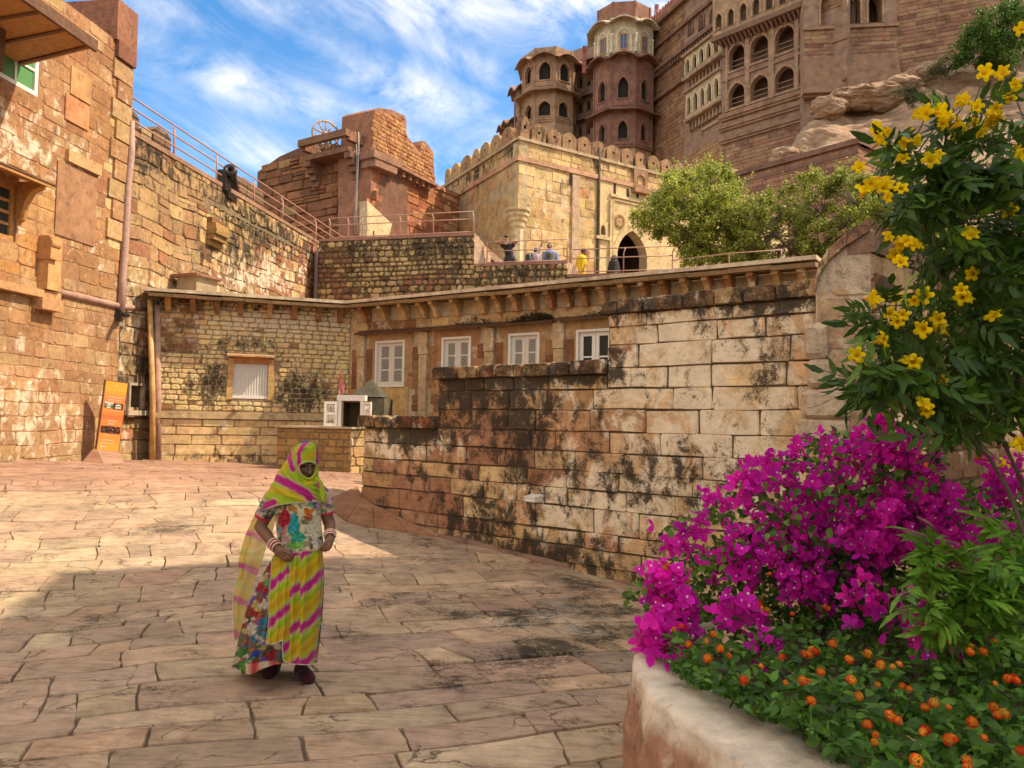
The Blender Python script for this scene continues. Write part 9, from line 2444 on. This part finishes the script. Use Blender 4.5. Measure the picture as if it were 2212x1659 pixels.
# top emblem and the worn yellow line of print under it
mb = MB(YL); i0 = mb.vs([sp(.47, .915, .005), sp(.53, .915, .005), sp(.52, .945, .005), sp(.53, .955, .005), sp(.50, .975, .005), sp(.47, .955, .005), sp(.48, .945, .005)]); mb.face([i0 + k for k in range(7)]); mb.build('emblem', M['sprint'], sg)
mb = MB(YL)
for k in range(24):
 if k % 5 != 3: a = .08 + k * .035; i0 = mb.vs([sp(a, .868, .005), sp(a + .024, .868, .005), sp(a + .024, .880 + .006 * (k % 2), .005), sp(a, .880 + .006 * (k % 2), .005)]); mb.face([i0, i0 + 1, i0 + 2, i0 + 3])
tag(mb.build('small_print', M['sprint'], sg), kind='stuff')
mb = MB((.78, .60, .42))
for (y, x0, x1) in ((.573, .05, .96), (.213, .16, .88)):
 k = 0; a = x0
 while a < x1: i0 = mb.vs([sp(a, y, .005), sp(a + .018, y, .005), sp(a + .018, y + .008, .005), sp(a, y + .008, .005)]); mb.face([i0, i0 + 1, i0 + 2, i0 + 3]); a += .026 if k % 6 else .04; k += 1
tag(mb.build('small_print', M['sprint'], sg), kind='stuff')
# printed photographs: pavilion, arch, night view
def photo(x0, x1, y0, y1, fn, name='printed_photo', n=28):
 mb = MB()
 for j in range(n):
  for i in range(n):
   u, v_ = (i + .5) / n, (j + .5) / n; mb.tint = fn(u, v_); a, b = x0 + (x1 - x0) * i / n, x0 + (x1 - x0) * (i + 1) / n; c, e = y0 + (y1 - y0) * j / n, y0 + (y1 - y0) * (j + 1) / n
   i0 = mb.vs([sp(a, c, .005), sp(b, c, .005), sp(b, e, .005), sp(a, e, .005)]); mb.face([i0, i0 + 1, i0 + 2, i0 + 3])
 return mb.build(name, M['sprint'], sg)
def f_pav(u, v_):
 if v_ > .72: return (.62, .56, .52)
 if abs(u - .5) < .32 * (1 - (v_ - .4) / .3) and .4 < v_ < .7: return (.72, .68, .6)
 if abs(u - .5) < .22 and v_ < .22: return (.7, .66, .6)
 return (.09, .14, .04) if v_ < .55 or abs(u - .2) < .2 else (.38, .24, .22)
def f_arc(u, v_):
 inside_ = abs(u - .5) < .32 and v_ < .62 or ((u - .5) / .32) ** 2 + ((v_ - .62) / .26) ** 2 < 1
 if not inside_ or v_ < .12: return (.02, .012, .01)
 return (.66, .58, .48) if v_ > .62 else ((.14, .18, .06) if v_ > .42 else (.60, .50, .40))
def f_nig(u, v_):
 n = mnoise.noise(Vector((u * 9, v_ * 7, 3.))); return (.30, .08, .03) if (n > .15 and (v_ > .55 or v_ < .2)) else ((.5, .3, .14) if n > .42 else (.025, .012, .012))
photo(.07, .47, .615, .70, f_pav); photo(.48, .93, .605, .69, f_arc); photo(.05, .95, .25, .355, f_nig)
# arrow pointing left
mb = MB(WH)
for q in (((.14, .048), (.42, .044), (.42, .052), (.14, .056)), ((.125, .050), (.20, .075), (.215, .070), (.15, .050)), ((.125, .052), (.15, .052), (.215, .030), (.20, .025))):
 i0 = mb.vs([sp(a, b, .005) for a, b in q]); mb.face([i0, i0 + 1, i0 + 2, i0 + 3])
mb.build('arrow', M['sprint'], sg)
# folded steel foot
f0, f1 = G(172.8 * 1 + 385 * .1319, 794.9 + 1560 * .1319), G(172.8 + 722 * .1319, 794.9 + 1555 * .1319)
bk0 = sq(20, 1545, dS + .6);
mb = MB((.33, .19, .13)); a, b = sp(.06, .0, -.02), sp(1.0, .0, -.02); th_ = nN * -.10
mb.hexa([f0, f1, f1 + th_ * 1.5, f0 + th_ * 1.5, a, b, b + th_, a + th_]); recalc(mb.build('foot', M['plaster'], sg))
mb = MB((.24, .12, .075)); g0 = G(172.8 + 60 * .1319, 794.9 + 1545 * .1319); mb.hexa([g0, f0 - eX.normalized() * .005, f0 - eX.normalized() * .005 + th_ * 1.4, g0 + th_ * 1.4, sp(-.03, .02, -.10), sp(.05, .0, -.03), sp(.05, .0, -.12), sp(-.03, .02, -.16)]); recalc(mb.build('foot_side', M['plaster'], sg))
